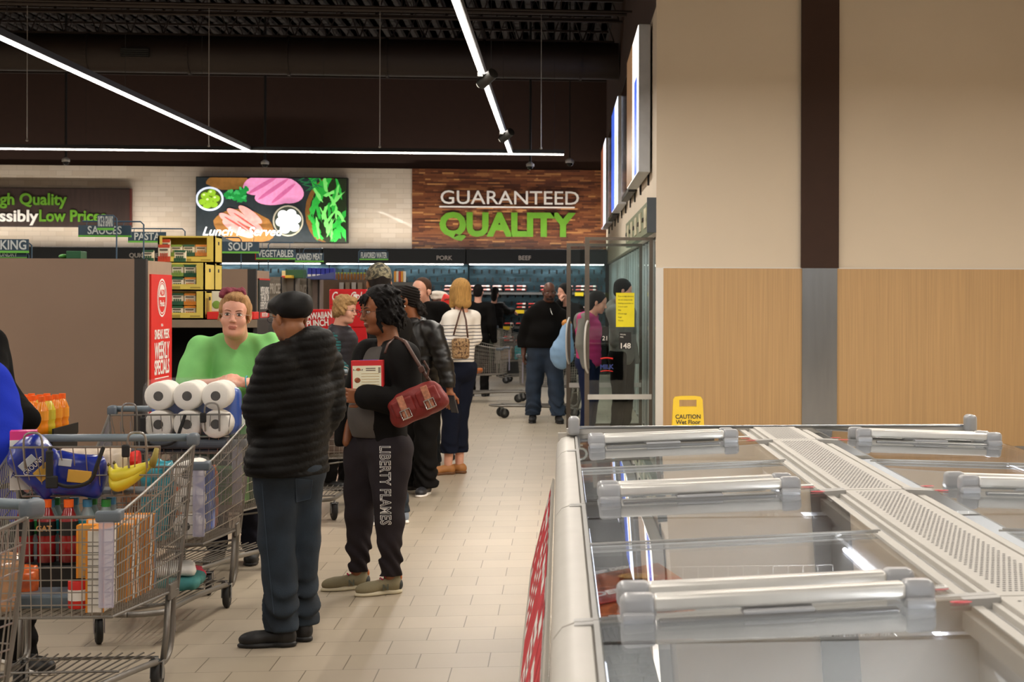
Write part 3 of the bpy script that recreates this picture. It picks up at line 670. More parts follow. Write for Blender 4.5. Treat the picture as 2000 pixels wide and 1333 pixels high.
# carton bay behind g1
X0 = wallpt(322, 600, 13.3)[0]
o = thing('shelving_unit', 'dark low shelf with yellow price tag carrying the yellow carton stacks', 'shelf', (GX + .38, 13.3, 0))
zr = UZ(626, 13.1); zr2 = UZ(641, 13.1)
MB().bb((-2.6, 0, zr - .04), (0, .95, zr)).build('shelf', M_trimd, o)
r_ = MB().bb((-2.6, -.02, zr2), (0, 0, zr)).build('price_rail', mat('warm_grey_rail', '#857563', .5), o)
MB().bb((-1.0, -.026, zr2 + .002), (-.66, -.02, zr - .002)).build('yellow_tag', M_ytag, r_)
text('SPECIAL BUY  $1.99', .03, M_black, r_, (-.98, -.028, zr2 + .02), sx=.6, ext=.0003)
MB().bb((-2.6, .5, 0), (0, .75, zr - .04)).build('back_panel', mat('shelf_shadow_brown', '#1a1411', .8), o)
MB().bb((-.03, 0, 0), (0, .5, zr - .04)).build('side_panel', M_trimd, o)
MB().bb((-2.6, .3, .0), (-.03, .5, .12)).build('kick_plate', M_trimd, o)
for z in (.45, .9):
    MB().bb((-2.57, .05, z), (-.03, .5, z + .025)).build('shelf', M_trimd, o)
# yellow cartons
M_card = mat('yellow_carton', '#d9c058', .7, var=.04); M_cardd = mat('carton_dark_print', '#a8923c', .7)  # second colour: darker yellow print on the carton face
s133 = F / (13.3 * math.cos(TH) - 2.6 * math.sin(TH))
def carton(loc, w, h, d, label, bags=True, rows=2):
    o = thing('carton', label, 'carton', loc, 0, None); t = .012
    b = MB(); b.bb((-t, 0, 0), (0, d, h)); b.bb((-w, 0, 0), (-w + t, d, h)); b.bb((-w, d - t, 0), (0, d, h)); b.bb((-w, 0, 0), (0, d, t)); b.bb((-w, .05, h - t), (0, d, h))
    b.bb((-w, 0, 0), (0, t, .05)); b.bb((-.06, 0, .05), (0, t, h)); b.bb((-w, 0, .05), (-w + .03, t, h)); b.build('box', M_card, o)
    MB().bb((.0, d * .42, h * .68), (.002, d * .58, h * .80)).build('hand_hole', M_black, o)
    b = MB(); b.bb((-w * .62, -.001, .015), (-w * .42, 0, .035)); b.bb((-w * .25, -.001, .02), (-w * .08, 0, .03)); b.build('print', M_cardd, o)
    return o
BAGC = [('green and white', '#7d9a3c'), ('dark green and white', '#2c5a3c'), ('orange and white', '#e08a30'), ('lime and white', '#a8b840'), ('red and white', '#c04428')]
M_cream2 = mat('bag_cream', '#e4d6bc', .4, var=.1, vs=20)
def bag_proto(nm, c):
    m = mat('bag_' + nm.replace(' ', '_'), c, .35, var=.15, vs=20)
    V = MB(); vs = []
    w, h, d = .088, .125, .03
    o = MB().rbox((0, 0, h * .5), (w, d, h), .012).build('rice_pouch', M_cream2, smooth=True)
    MB().bb((-w * .5, -d * .5 - .004, 0), (w * .5, -d * .5 + .004, h * .32)).build('color_band', m, o)
    MB().bb((-w * .46, -d * .5 - .004, h * .84), (w * .46, d * .5 + .003, h * 1.02)).build('top_seal', m, o)
    MB().bb((-w * .36, -d * .5 - .005, h * .66), (w * .3, -d * .5 - .001, h * .76)).build('title_bar', mat('pouch_print', '#5a5244', .5), o)
    for k in range(4): MB().bb((-w * .3 + k * w * .17, -d * .5 - .007, h * .12), (-w * .22 + k * w * .17, -d * .5 - .001, h * .52)).build('spear_print', m, o)
    return o
protos = None
def putbag(x, y, z, ci, where, rot=None):
    global protos
    if protos is None: protos = {}
    if ci not in protos: o = protos[ci] = bag_proto(*BAGC[ci])
    else: o = copy_tree(protos[ci])
    o.location = (x, y, z); o.rotation_euler = rot or (rnd.uniform(-.06, .06), 0, rnd.uniform(-.08, .08))
    tag(o, '%s rice pouch %s' % (BAGC[ci][0], where), 'pouch', '%s pouches %s' % (BAGC[ci][0], where)); return o
bw, bh, bd = .36, (2.03 - zr) / 3.04, .40
fx = [GX - .13, GX]
for c in range(2):
    for r in range(3):
        front = c == 0
        if front and r == 2: continue
        x = GX; y = 13.32
        z = zr + .001 + r * (bh + .002)
        o = carton((x, y if c == 0 else 13.70, z), .42, bh, .36 if c == 0 else .28, ['yellow open carton of pouches, %s of the front stack' % ('bottom' if r == 0 else 'top'), 'yellow carton with hand hole in the rear stack, %s' % ['bottom', 'middle', 'topmost and full of pouches'][r]][c])
        if c == 0:
            for lay_ in range(2):
                for k in range(4):
                    putbag(x - .112 - k * .09, y + .045, z + .014 + lay_ * .092, [2, 1, 0, 3][(k + r) % 4] if lay_ else [2, 1, 0, 0][k], 'in the %s front yellow carton' % ('bottom' if r == 0 else 'middle')).scale = (1, 1, .68)
# top open carton in rear with pouches & pouches lying in front
zt2 = zr + .001 + 2 * (bh + .002)
for k in range(4): putbag(GX - .112 - k * .09, 13.76, zt2 + .055, [2, 1, 0, 4][k], 'standing in the topmost yellow carton')
for k in range(3): putbag(GX - .20 - k * .115, 13.44, zt2 + .006, [1, 4, 1][k], 'standing on top of the front yellow stack', rot=(0, 0, rnd.uniform(-.1, .1)))
# red low carton and white box right of stacks
# small carton & red tray beside the stacks
xx = wallpt(440, 610, 13.34)[0]
o = MB().rbox((GX + .185, 13.42, zr + .03), (.34, .2, .055), .003).build('red_tray', M_red); tag(o, 'low red display tray beside the yellow cartons behind the green shirt', 'tray')
o = MB().rbox((GX + .08, 13.40, zr + .135), (.07, .12, .15), .003).build('snack_box', mat('cream_box', '#dcd2b8', .6)); tag(o, 'small cream box standing on the red tray behind the green shirt', 'box')
MB().ell((GX + .08, 13.338, zr + .11), (.03, .004, .03), n=12).build('round_print', mat('apple_print', '#7a9a3a', .6), o)
# following gondolas
g2 = gondola(15.5, 16.2, 'brown shelf end panel right of the yellow cartons', left=-5.2, h=1.80)
M_poster = mat('dark_poster', '#23302a', .5, var=.4, vs=20, streak=(1, 8, 1))
def z15(py): return UZ(py, 15.6)
p = MB().bb((0, .1, z15(660)), (.012, .66, z15(546))).build('poster', M_poster, g2)
MB().bb((.0, .1, z15(549)), (.014, .66, z15(546))).build('red_edge', M_red, p)
for s, py, sz in (("WE'RE RAISING", 576, .09), ('THE BAR ON', 590, .09), ('EVERYDAY.', 605, .09)): stext(s, sz, .38, z15(py), M_lwhite, p, w=.44)
MB().bb((.0, .14, z15(622)), (.014, .62, z15(611))).build('red_band', M_red, p); stext('FIND OUT HOW', .05, .38, z15(620), M_lwhite, p, w=.3, x=.015)
b = MB()
# far row of end panels
def px_panel(px0, px1, py0, Y, m, label, txt=None):
    X0, zt = wallpt(px0, py0, Y); X1, _ = wallpt(px1, py0, Y)
    o = thing('shelving_unit', label, 'shelf', ((X0 + X1) / 2, Y, 0)); w = (X1 - X0) / 2
    MB().bb((-w, 0, 0), (w, .38, zt)).build('end_panel', m, o); MB().bb((w - .02, -.01, 0), (w, 0, zt)).build('edge_trim', M_trimd, o)
    if txt:
        for i, s in enumerate(txt):
            t = text(s, .17, M_grey_l, o, (0, -.008, zt - .2 - i * .2), align='CENTER', ext=.002, bold=.004); tw = max(v.co.x for v in t.data.vertices) - min(v.co.x for v in t.data.vertices); t.scale = (w * 1.8 / tw, 1, 1)
    return o
M_grey_l = mat('greyed_letter', '#b0a89c', .5); M_gp = mat('grey_end_panel', '#857c72', .45); M_gp2 = mat('mottled_poster', '#6e655a', .5, var=.4, vs=12); M_gp3 = mat('pinkish_grey_panel', '#8d7c74', .5, var=.1)
px_panel(526, 551, 541, 22.0, M_gp2, 'narrow end panel with tall pale letters just right of the dark poster', ('PRICES', 'YOU LOVE'))
px_panel(551.5, 577, 543, 22.4, M_gp, 'plain grey end panel between two lettered panels')
px_panel(577.5, 602, 544, 22.8, M_gp2, 'lettered end panel right of the plain grey panel', ('BRINGS', 'IT HOME'))
px_panel(602.5, 624, 545, 23.2, M_gp3, 'plain pinkish grey end panel above the red drink cartons')
o = px_panel(624.5, 760, 547, 23.8, mat('deep_brown_panel', '#54402f', .45), 'wide dark brown end panel behind the red cola display')
for k in range(4):
    X, z = wallpt(668 + 12 * k, 552, 23.75); b = MB(); b.bb((X - .035, 23.74, .6), (X + .02, 23.79, z + .0)); b.build('light_strip_panel', mat('strip_%d' % (k % 2), ['#9a948e', '#7a6a58'][k % 2], .5), o).location = (-o.location.x, -o.location.y, 0)
# goods on the far tops
def stock(px0, px1, py0, py1, Y, m, name, label, cat):
    X0, zt = wallpt(px0, py0, Y); X1, zb = wallpt(px1, py1, Y); o = MB().rbox(((X0 + X1) / 2, Y + .15, (zt + zb) / 2), (X1 - X0, .28, zt - zb), .006).build(name, m); return tag(o, label, cat)
zt_ = wallpt(590, 544, 22.6)[1]
o = stock(557, 592, 527, 543.6, 22.3, mat('green_carton', '#2f5a38', .6), 'display_carton', 'dark green carton on top of the far end panels', 'carton')
o = stock(550, 557, 529, 543, 22.28, mat('cream_carton', '#e8dca0', .6), 'display_carton', 'small cream box left of the dark green carton', 'carton')
o = stock(556, 569, 538, 543.5, 22.1, mat('yellow_small_box', '#e0b838', .6), 'display_carton', 'tiny yellow box in front of the dark green carton', 'carton')
o = stock(549, 556, 539, 543.5, 22.1, M_red, 'display_carton', 'tiny red box left of the tiny yellow box', 'carton')
M_blue = mat('cobalt_carton', '#2430a0', .5, var=.1)
X0, zt = wallpt(598, 532, 23.0); X1, zb = wallpt(653, 546, 23.0)
b = MB(); q = [(0, 0), (X1 - X0, 0), (X1 - X0, (zt - zb) * 1.05), (X1 - X0 - .05, (zt - zb) * .95), ((X1 - X0) * .35, (zt - zb) * .5), (0, (zt - zb) * .35)]
b.prism(q, .012, Matrix.Translation((X0, 23.0, zb))); b.bb((X0, 23.0, zb - .004), (X1, 23.3, zb + .004)); o = b.build('display_carton', mat('slate_blue_carton', '#4a5288', .6)); tag(o, 'cut open slate blue carton holding bright blue packs', 'carton')
first_ = None
for k in range(6):
    if first_ is None: first_ = MB().rbox((0, 0, .07), (.05, .18, .14), .006).build('blue_pack', M_blue); MB().bb((-.022, -.1, .03), (.022, -.085, .06)).build('pack_label', M_lwhite, first_); c = first_
    else: c = copy_tree(first_)
    c.location = (X0 + .035 + k * .056, 23.13, zb + .005); tag(c, 'bright blue pack standing in the cut open slate blue carton', 'package', 'bright blue packs in the slate carton')
# jars along far top
jar = None
for k in range(16):
    X, z = wallpt(655 + k * 6.3, 547, 24.0)
    if jar is None:
        jar = MB().lathe([(.016, 0), (.018, .01), (.018, .07), (.012, .085)], n=10).build('sauce_jar', mat('amber_jar', '#8a5a28', .2)); MB().lathe([(.014, .085), (.014, .1)], n=10).build('lid', mat('lime_lid', '#9ab03c', .5), jar); c = jar
    else: c = copy_tree(jar)
    c.location = (X, 24.0, wallpt(700, 547, 23.8)[1] + .001); tag(c, 'tiny amber jar with lime lid on the far brown shelf top', 'jar', 'amber jars on the far shelf top')
for k in range(5):
    X, z = wallpt(772 + k * 4.5, 545, 25.0); c = MB().rbox((0, 0, .075), (.028, .1, .15), .003).build('snack_box', mat('far_box_%d' % (k % 3), ['#e09830', '#e6dcc8', '#b84030'][k % 3], .6)); c.location = (X, 25.0, 1.75)
    tag(c, ['orange', 'cream', 'brick red', 'orange', 'cream'][k] + ' narrow box on the shelf right of the camouflage cap' + ['', '', '', ', second orange from left', ', right end'][k], 'box')
o = thing('shelving_unit', 'dark shelf behind the camouflage cap carrying narrow boxes', 'shelf', (wallpt(786, 560, 25)[0], 25.2, 0)); MB().bb((-.35, -.3, 0), (.25, .3, 1.749)).build('body', M_trimd, o); MB().bb((-.35, -.31, 1.70), (.25, -.30, 1.745)).build('price_rail', M_rail, o)
# cola and punch displays
def wallbox(px0, px1, py0, py1, Y, d, m, name, label, cat):
    X0, zt = wallpt(px0, py0, Y); X1, zb = wallpt(px1, py1, Y); o = thing(name, label, cat, ((X0 + X1) / 2, Y, zb)); w = (X1 - X0) / 2
    MB().rbox((0, d / 2, (zt - zb) / 2), (2 * w, d, zt - zb), .012).build('box', m, o); return o, w, zt - zb
M_cola = mat('cola_red', '#c8141c', .4, var=.06)
o, w, h = wallbox(643, 716, 565, 640, 18.0, .4, M_cola, 'cola_case', 'red cola case stack behind the lady in the teal striped top', 'drink case')
t = text('Coca-Cola', .12, M_lwhite, o, (-w + .02, -.004, h - .11), shear=.3, bold=.002, ext=.001, sx=.62)
MB().bb((w - .13, -.003, h - .11), (w - .09, 0, h - .05)).build('white_mark', M_lwhite, o)
MB().bb((-w + .01, -.003, h - .155), (w - .01, 0, h - .15)).build('fold_line', mat('dark_red', '#7a0c10', .5), o)
zb_ = o.location.z; q = MB().bb((-w, 0, -zb_), (w, .4, -.001)).build('stack_base', M_cola, o)
o, w, h = wallbox(597, 645, 605, 690, 16.8, .34, M_cola, 'punch_case', 'red fruit punch case behind the man in the black cap', 'drink case')
for i, (s, z) in enumerate((('HAWAIIAN', h - .085), ('PUNCH', h - .155))): 
    t = text(s, .085, M_lwhite, o, (.0, -.004, z), align='CENTER', bold=.0025, ext=.001); t.scale = (.62 if i == 0 else .7, 1, 1); t.rotation_euler = (PI / 2, -.08, 0)
t = text('FRUIT JUICY RED', .03, M_lwhite, o, (.0, -.004, h - .24), align='CENTER', ext=.001)
MB().ell((w * .55, -.004, h - .27), (.035, .004, .045), n=10).build('splash_mark', M_lwhite, o)
MB().bb((-w, 0, -o.location.z), (w, .34, -.001)).build('stack_base', M_cola, o)
MB().rbox((-w + .01, -.008, h - .26), (.05, .012, .09), .004).build('pink_tag', mat('pink_tag', '#e858a8', .5), o)
# green item on top of gondola one
o = thing('crate', 'small green carton of greens resting on the big brown shelf end', 'carton', (wallpt(140, 500, 11.8)[0], 11.8, 1.811))
MB().rbox((.03, 0, .028), (.09, .15, .05), .004).build('box', mat('deep_green', '#1f5a34', .5), o); MB().ell((-.05, 0, .018), (.03, .05, .016)).build('leafy_top', mat('leaf_green', '#4c9a3c', .6), o)

# ============================================================ COOLER BANK IN THE RIGHT WALL
M_cgl = glass('cooler_glass', (.90, .95, .94), .9, .015); M_frame = mat('bronze_aluminium', '#6b6259', .35, metal=.7); M_hand = mat('pale_handle', '#cfcdc8', .35, metal=.3)
M_int = mat('cooler_interior', '#38423f', .5); 
o = thing('cooler', 'long glass door cooler set into the right wall past the wooden corner', 'cooler', (1.4, 26, 0))
b = MB(); b.bb((.30, -8.7, 0), (.38, 9, 2.2)); b.bb((-.40, -8.7, 0), (.38, 9, .12)); b.bb((-.40, -8.7, 2.14), (.38, 9, 2.2)); b.bb((-.42, -8.76, 0), (.38, -8.7, 2.2)); b.build('cabinet', M_int, o)
for k in range(5):
    z = .30 + k * .38; MB().bb((-.25, -8.6, z), (.30, 8.9, z + .015)).build('shelf', M_white, o)
for k in range(23):
    y = -8.66 + k * .765; f = MB().bb((-.47, y - .03, .10), (-.42, y + .03, 2.15)).build('door_post', mat('pale_post', '#cfd2d0', .4), o)
    if k < 22 and k not in (1, 4):
        MB().bb((-.455, y + .03, .14), (-.447, y + .735, 2.12)).build('door_glass', M_cgl, o)
    if k < 9: MB().bb((-.40, y - .012, .2), (-.385, y + .012, 2.1)).build('lamp_tube', emis('cooler_lamp', '#eaf6ff', 2.2), o)
for y in (19.5, 23, 27, 31): area('cooler_lamp', (1.25, y, 2.1), .1, 3.0, 14, color=(.92, .97, 1))
# bottles and cartons inside cooler (visible through the doors)
M_milk = mat('milk_white', '#e6e4dc', .4); milkproto = None; mc = [('white', '#e6e4dc'), ('blue', '#2c5aa8'), ('red', '#b8322c'), ('yellow', '#d8b030'), ('green', '#3a8048')]
cp = {}
for k in range(5):
    for j in range(9):
        ci = rnd.choice((0, 0, 1, 2, 3, 4)); 
        if ci not in cp: c = cp[ci] = MB().rbox((0, 0, .11), (.09, .09, .2), .01).build('drink_jug', mat('jug_' + mc[ci][0], mc[ci][1], .4)); MB().cyl((0, 0, .20), (0, 0, .235), .02, n=10).build('cap', M_lwhite, c)
        else: c = copy_tree(cp[ci])
        c.location = (1.22, 17.45 + j * .17 + .02 * (k % 2), .316 + k * .38); tag(c, mc[ci][0] + ' jug on the %s cooler shelf behind glass' % ['bottom', 'second', 'middle', 'fourth', 'top'][k], 'jug', mc[ci][0] + ' jugs on the %s cooler shelf' % ['bottom', 'second', 'middle', 'fourth', 'top'][k])
def opendoor(Y, x0, label, tags=True):
    w = .90 - x0; h0, h1 = .10, 2.15
    o = thing('cooler_door', label, 'door', (.90, Y, 0)); fr = MB()
    fr.bb((-w, -.02, h0), (-w + .045, .02, h1)); fr.bb((-.035, -.02, h0), (0, .02, h1)); fr.bb((-w + .0455, -.02, h1 - .03), (-.0355, .02, h1)); fr.bb((-w + .0455, -.02, h0), (-.0355, .02, h0 + .06)); fr.build('door_frame', M_frame, o)
    MB().bb((-w + .045, -.006, h0 + .06), (-.035, .006, h1 - .03)).build('door_glass', M_cgl, o)
    MB().bb((-w + .03, -.03, .56), (-.01, -.022, .61)).build('mid_rail', M_hand, o)
    b = MB(); b.tube(sp([(-w + .03, -.02, .82), (-w + .01, -.06, .88), (-w - .0, -.075, 1.0), (-w + .0, -.075, 1.15), (-w + .01, -.06, 1.27), (-w + .03, -.02, 1.33)]), .011, 8); b.build('door_handle', M_hand, o, smooth=True)
    if tags:
        n_ = MB().bb((-.36, -.014, 1.27), (-.18, -.008, 1.605)).build('yellow_notice', mat('notice_yellow', '#f2e21e', .6), o)
        for q, s in enumerate(('Due to high demand,', 'we are temporarily', 'limiting quantities to', '2 items each', 'Milk', 'Whole eggs', 'Sugar', 'Thanks')):
            text(s, .018, mat('notice_ink', '#4a4620', .6), n_, (-.34, -.0155, 1.565 - q * .034), ext=.0003)
        c = MB().bb((-.33, -.014, 1.05), (-.21, -.008, 1.22)).build('price_card', M_black, o)
        text('148', .075, M_lwhite, c, (-.27, -.0155, 1.06), align='CENTER', ext=.0003, bold=.001); text('Whole', .02, M_lwhite, c, (-.32, -.0155, 1.19), ext=.0003); text('Milk', .02, M_lwhite, c, (-.32, -.0155, 1.165), ext=.0003)
        c = MB().bb((-.495, -.014, 1.13), (-.435, -.008, 1.27)).build('price_card', M_black, o); text('21', .06, M_lwhite, c, (-.465, -.0155, 1.14), align='CENTER', ext=.0003)
        d_ = MB(); 
        t = text('MILK', .06, mat('decal_blue', '#2c3c80', .4), o, (-.45, -.0155, .86), align='CENTER', ext=.0003, bold=.002)
        for z in (.955, .83):
            d_.tube([(-.45 + q * .02, -.0155, z + .012 * math.sin(PI * (q + 4) / 8)) for q in range(-3, 4)], .008 if z > .9 else .005, 5)
        d_.build('decal_ribbon', M_red, o)
    return o
opendoor(17.36, .235, 'open glass cooler door with a yellow notice and a 148 price card')
opendoor(19.6, .065, 'second open glass cooler door farther along the wall, without a notice', tags=False)

# ============================================================ WET FLOOR SIGN
M_wet = mat('caution_yellow', '#f7cf10', .35, var=.03, coat=.3)
X, Y = U(1344, 16.35)
o = thing('wet_floor_sign', 'yellow CAUTION Wet Floor sign standing before the oak laminate wall', 'floor sign', (X, Y, 0), 0)
def wetpanel(sgn, name):
    b = MB(); H = .65; wt_, wb_ = .135, .165; ti = .22
    def q(u, z):  # half-width
        return (wt_ + (wb_ - wt_) * (1 - z / H)) * u
    M = Matrix.Rotation(sgn * .17, 4, 'X')
    pl_ = [[(q(-1, 0), 0), (q(1, 0), 0), (q(1, .55), .55), (q(-1, .55), .55)], [(q(-1, .55), .55), (-.08, .55), (-.08, .615), (q(-1, .615), .615)], [(.08, .55), (q(1, .55), .55), (q(1, .615), .615), (.08, .615)], [(q(-1, .615), .615), (q(1, .615), .615), (.12, H - .008), (.06, H), (-.06, H), (-.12, H - .008)]]
    T = Matrix.Translation((0, 0, H)) @ M @ Matrix.Translation((0, 0, -H))
    for p in pl_: b.prism(p, .012, T)
    ob = b.build(name, M_wet, o); return ob, T
pa, T = wetpanel(-1, 'front_panel'); pb, _ = wetpanel(1, 'back_panel')
M_ink = mat('sign_ink', '#2a1c08', .5); M_or = mat('sign_orange', '#f08a18', .5)
for s, z, sz in (('CAUTION', .44, .055), ('Wet Floor', .39, .055)):
    t = text(s, sz, M_ink, pa, T @ Vector((0, -.003, z)), rot=(PI / 2 - .17, 0, 0), align='CENTER', ext=.0008, bold=.001, sx=.95)
b = MB(); A, B_, Cc = Vector((0, -.003, .37)), Vector((-.125, -.003, .17)), Vector((.125, -.003, .17))
for p, q in ((A, B_), (B_, Cc), (Cc, A)): b.cyl(T @ p, T @ q, .007, n=4)
b.build('warning_triangle', M_or, pa)
b = MB(); 
for p, q, r in (((-.02, .29), (.01, .25), .012), ((.01, .25), (.05, .29), .006), ((.0, .26), (-.04, .24), .006), ((.01, .25), (.03, .21), .009), ((.03, .21), (.06, .23), .007)): b.cyl(T @ Vector((p[0], -.004, p[1])), T @ Vector((q[0], -.004, q[1])), r, n=6)
b.ell(T @ Vector((-.03, -.004, .305)), (.01, .004, .01), n=8); b.build('slipping_figure', M_red, pa)
# ============================================================ GLASS TOP ISLAND FREEZER
M_fz = mat('freezer_grey_plastic', '#bdb8b0', .5, var=.03); M_fzd = mat('freezer_mid_grey', '#a5a39f', .4, var=.03); M_hgrey = mat('handle_grey_plastic', '#a2a3a6', .32, var=.03, coat=.2)
M_alu = mat('pale_aluminium_bar', '#d9d6d0', .32, metal=.35); M_aludk = mat('rail_aluminium', '#9a9a9a', .3, metal=.8); M_well = mat('freezer_liner', '#c4c3c0', .38, var=.03); M_fgl = glass('lid_glass', (.965, .975, .975), 1.0, .008)
M_wire = mat('white_coated_wire', '#dcdbd8', .35); M_led = emis('freezer_led', '#e8edff', 9); M_hole = mat('vent_hole_black', '#171a28', .8)
M_stick = mat('white_sticker', '#eeece8', .5); M_redp = mat('red_poster_print', '#c81f34', .5, var=.06)
ZR, ZC = .90, .935      # rim height, ridge height
XL, XM = -.02, 1.04
def lidz(x): return ZR + .012 + (x - XL) / (XM - .10 - XL) * (ZC - ZR)
fz_labels = ['nearest section of the island freezer, at the bottom edge', 'second nearest section of the island freezer, holding pizza boxes', 'far middle section of the island freezer', 'short end section of the island freezer in front of the oak wall']
MODS = [(1.69, 3.74), (3.745, 5.81), (5.815, 7.83), (7.835, 8.66)]
def mirror(o):     # the other long side of the island: same half turned about the ridge
    c = copy_tree(o); return c
for mi, (y0, y1) in enumerate(MODS):
    o = thing('island_freezer', fz_labels[mi], 'freezer', (XM, y0, 0)); L = y1 - y0
    for sd in (-1, 1):
        def X(x): return (x - XM) * (-sd)   # sd=-1 keeps the left half, sd=1 mirrors it
        f = (lambda x: (x - XM)) if sd == -1 else (lambda x: (XM - x))
        def bb(b, a, c, m=0): return b.bb((f(a[0]), a[1], a[2]), (f(c[0]), c[1], c[2]), mi=m)
        b = MB()   # body wall with rounded rim profile
        prof = [(XL + .035, .12), (XL + .002, .70), (XL - .0, .82), (XL + .006, .87), (XL + .025, .895), (XL + .05, ZR + .004), (XL + .085, ZR + .004), (XL + .095, ZR - .01), (XL + .095, .30), (XL + .10, .12)]
        n = len(prof); vs = [(f(x), 0.004, z) for x, z in prof] + [(f(x), L - .004, z) for x, z in prof]
        b.add(vs, [(i, i + 1, i + 1 + n, i + n) for i in range(n - 1)] + [tuple(range(n)), tuple(range(2 * n - 1, n - 1, -1))])
        b.build('side_shell', M_fz, o, auto=50)
        MB().bb((f(XL + .06), .02, 0), (f(XM - .05), L - .02, .12)).build('plinth', M_black, o)
        b = MB()
        bb(b, (XL + .095, .01, .30), (XM - .12, L - .01, .32)); bb(b, (XM - .145, .01, .32), (XM - .12, L - .01, ZC - .01))
        bb(b, (XL + .095, .0, .32), (XM - .12, .02, .86)); bb(b, (XL + .095, L - .02, .32), (XM - .12, L, .86)); b.build('inner_well', M_well, o)
        # cross frames at both ends of the module
        for yy, hw in ((.0, .035), (L - .035, .035)):
            b = MB(); b.add([(f(XL + .05), yy, ZR + .006), (f(XM - .10), yy, lidz(XM - .10) + .004), (f(XM - .10), yy + hw, lidz(XM - .10) + .004), (f(XL + .05), yy + hw, ZR + .006),
                   (f(XL + .05), yy, ZR - .03), (f(XM - .10), yy, ZR - .02), (f(XM - .10), yy + hw, ZR - .02), (f(XL + .05), yy + hw, ZR - .03)], [(0, 1, 2, 3), (4, 7, 6, 5), (0, 4, 5, 1), (1, 5, 6, 2), (2, 6, 7, 3), (3, 7, 4, 0)])
            b.build('cross_frame', M_fzd, o)
        # stepped rails beside the ridge
        b = MB()
        for k, (xa, xb, zz) in enumerate(((XM - .185, XM - .165, ZC - .012), (XM - .165, XM - .14, ZC - .002), (XM - .14, XM - .12, ZC - .014), (XM - .12, XM - .10, ZC + .004))): bb(b, (xa, .0, ZC - .05), (xb, L, zz))
        b.build('ridge_rail', M_fz, o)
        b = MB(); bb(b, (XL + .09, .0, ZR - .03), (XL + .105, L, ZR + .01)); b.build('rim_rail', M_fzd, o)
        if mi < 3: MB().cyl((f(XM - .155), .28, .80), (f(XM - .155), L - .35, .80), .007, n=8).build('led_tube', M_led, o)
        MB().cyl((f(XL + .112), .1, .84), (f(XL + .112), L - .1, .84), .003, n=6).build('led_tube', M_led, o)
        # lids: two per module (one on the short end)
        if mi < 3: lm = area('freezer_lamp', (XM + f(XM - .165), y0 + L / 2, .84), .03, L - .5, 11.0, rot=(0, math.radians(60 if sd < 0 else -60), 0), color=(.96, .97, 1))
        segs = [(.03, L / 2 + .02, 0, 1), (L / 2 - .02, L - .03, .010, -1)] if mi < 3 else [(.03, L - .03, 0, 1)]
        for (a, c, dz, hd) in segs:
            g = MB(); xa, xb = XL + .10, XM - .19
            za, zb = lidz(xa) + dz, lidz(xb) + dz
            g.add([(f(xa), a, za), (f(xb), a, zb), (f(xb), c, zb), (f(xa), c, za), (f(xa), a, za - .005), (f(xb), a, zb - .005), (f(xb), c, zb - .005), (f(xa), c, za - .005)],
                  [(0, 1, 2, 3), (4, 7, 6, 5), (0, 4, 5, 1), (1, 5, 6, 2), (2, 6, 7, 3), (3, 7, 4, 0)])
            ld = g.build('sliding_lid', M_fgl, o)
            # joint strip in the middle of the module
            if mi < 3:
                ym = c if hd > 0 else a; q = MB(); q.tube([(f(xa), ym, za + .001), (f(xb + .02), ym, zb + .001)], .003, 6); q.build('lid_edge', M_fzd, ld)
            # handle bar across the lid near the module boundary
            hy = (a + .075) if hd > 0 else (c - .075)
            x0h, x1h = XL + .15, XM - .275
            def hp(x, up): return (f(x), hy, lidz(x) + dz + up)
            hb = MB()
            A, B_ = Vector(hp(x0h + .06, .034)), Vector(hp(x1h - .05, .034)); mid = (A + B_) / 2; dv = (B_ - A)
            ang = math.atan2(dv.z, dv.x); hb.rbox(mid, (dv.length, .056, .032), .008, rot=(0, -ang, 0), seg=3); bar = hb.build('handle_bar', M_alu, ld, auto=40)
            for xx, wd in ((x0h + .03, .075), (x1h - .022, .07)):
                e = MB(); p = Vector(hp(xx, .027)); e.rbox(p, (wd, .058, .056), .016, seg=4); e.rbox(p + Vector((0, hd * .02, -.018)), (wd * .9, .06, .022), .008); e.build('handle_end', M_hgrey, ld, auto=40)
            # lower rail with recessed grip
            e = MB(); p0, p1 = Vector(hp(x0h + .07, .004)), Vector(hp(x1h - .07, .004)); m0 = (p0 + p1) / 2
            e.rbox(m0 + Vector((0, hd * .045, -.002)), (abs(p1.x - p0.x), .028, .010), .004, rot=(0, -ang, 0)); e.build('glass_rail', M_aludk, ld)
            e = MB(); e.rbox(m0 + Vector((0, hd * .02, .004)), (.15, .062, .014), .006, rot=(0, -ang, 0)); e.build('finger_grip', M_hgrey, ld, auto=40)
            if hd > 0 and sd == -1:
                e = MB(); e.box(Vector(hp(x1h + .045, .014)) + Vector((0, -.04, 0)), (.07, .03, .003), (0, -ang, 0)); st = e.build('serial_sticker', M_stick, ld)
                if mi == 0 or mi == 1: text('373331 50003356', .012, M_ink, st, Vector(hp(x1h + .013, .0165)) + Vector((0, -.045, 0)), rot=(0, -ang, 0), ext=.0002, sx=.7)
            e = MB(); e.lathe([(.017, 0), (.024, 0), (.024, .0008), (.017, .0008)], Vector(hp(x1h + .07, -.001)) + Vector((0, -hd * .015 + hd * .02, .003)), 20, sc=(1, .62, 1)); e.box(Vector(hp(x1h + .07, .003)) + Vector((0, hd * .005, 0)), (.035, .004, .001), (0, 0, .5)); e.build('warning_sticker', M_redp, ld)
        # wire dividers inside the well
        ws = MB(); r = .0022
        def grid(p, u, v, nu, nv):
            p, u, v = Vector(p), Vector(u), Vector(v)
            for i in range(nu + 1): ws.tube([p + u * i / nu, p + u * i / nu + v], r, 4)
            for i in range(nv + 1): ws.tube([p + v * i / nv, p + v * i / nv + u], r, 4)
        xw0, xw1 = XL + .12, XM - .17
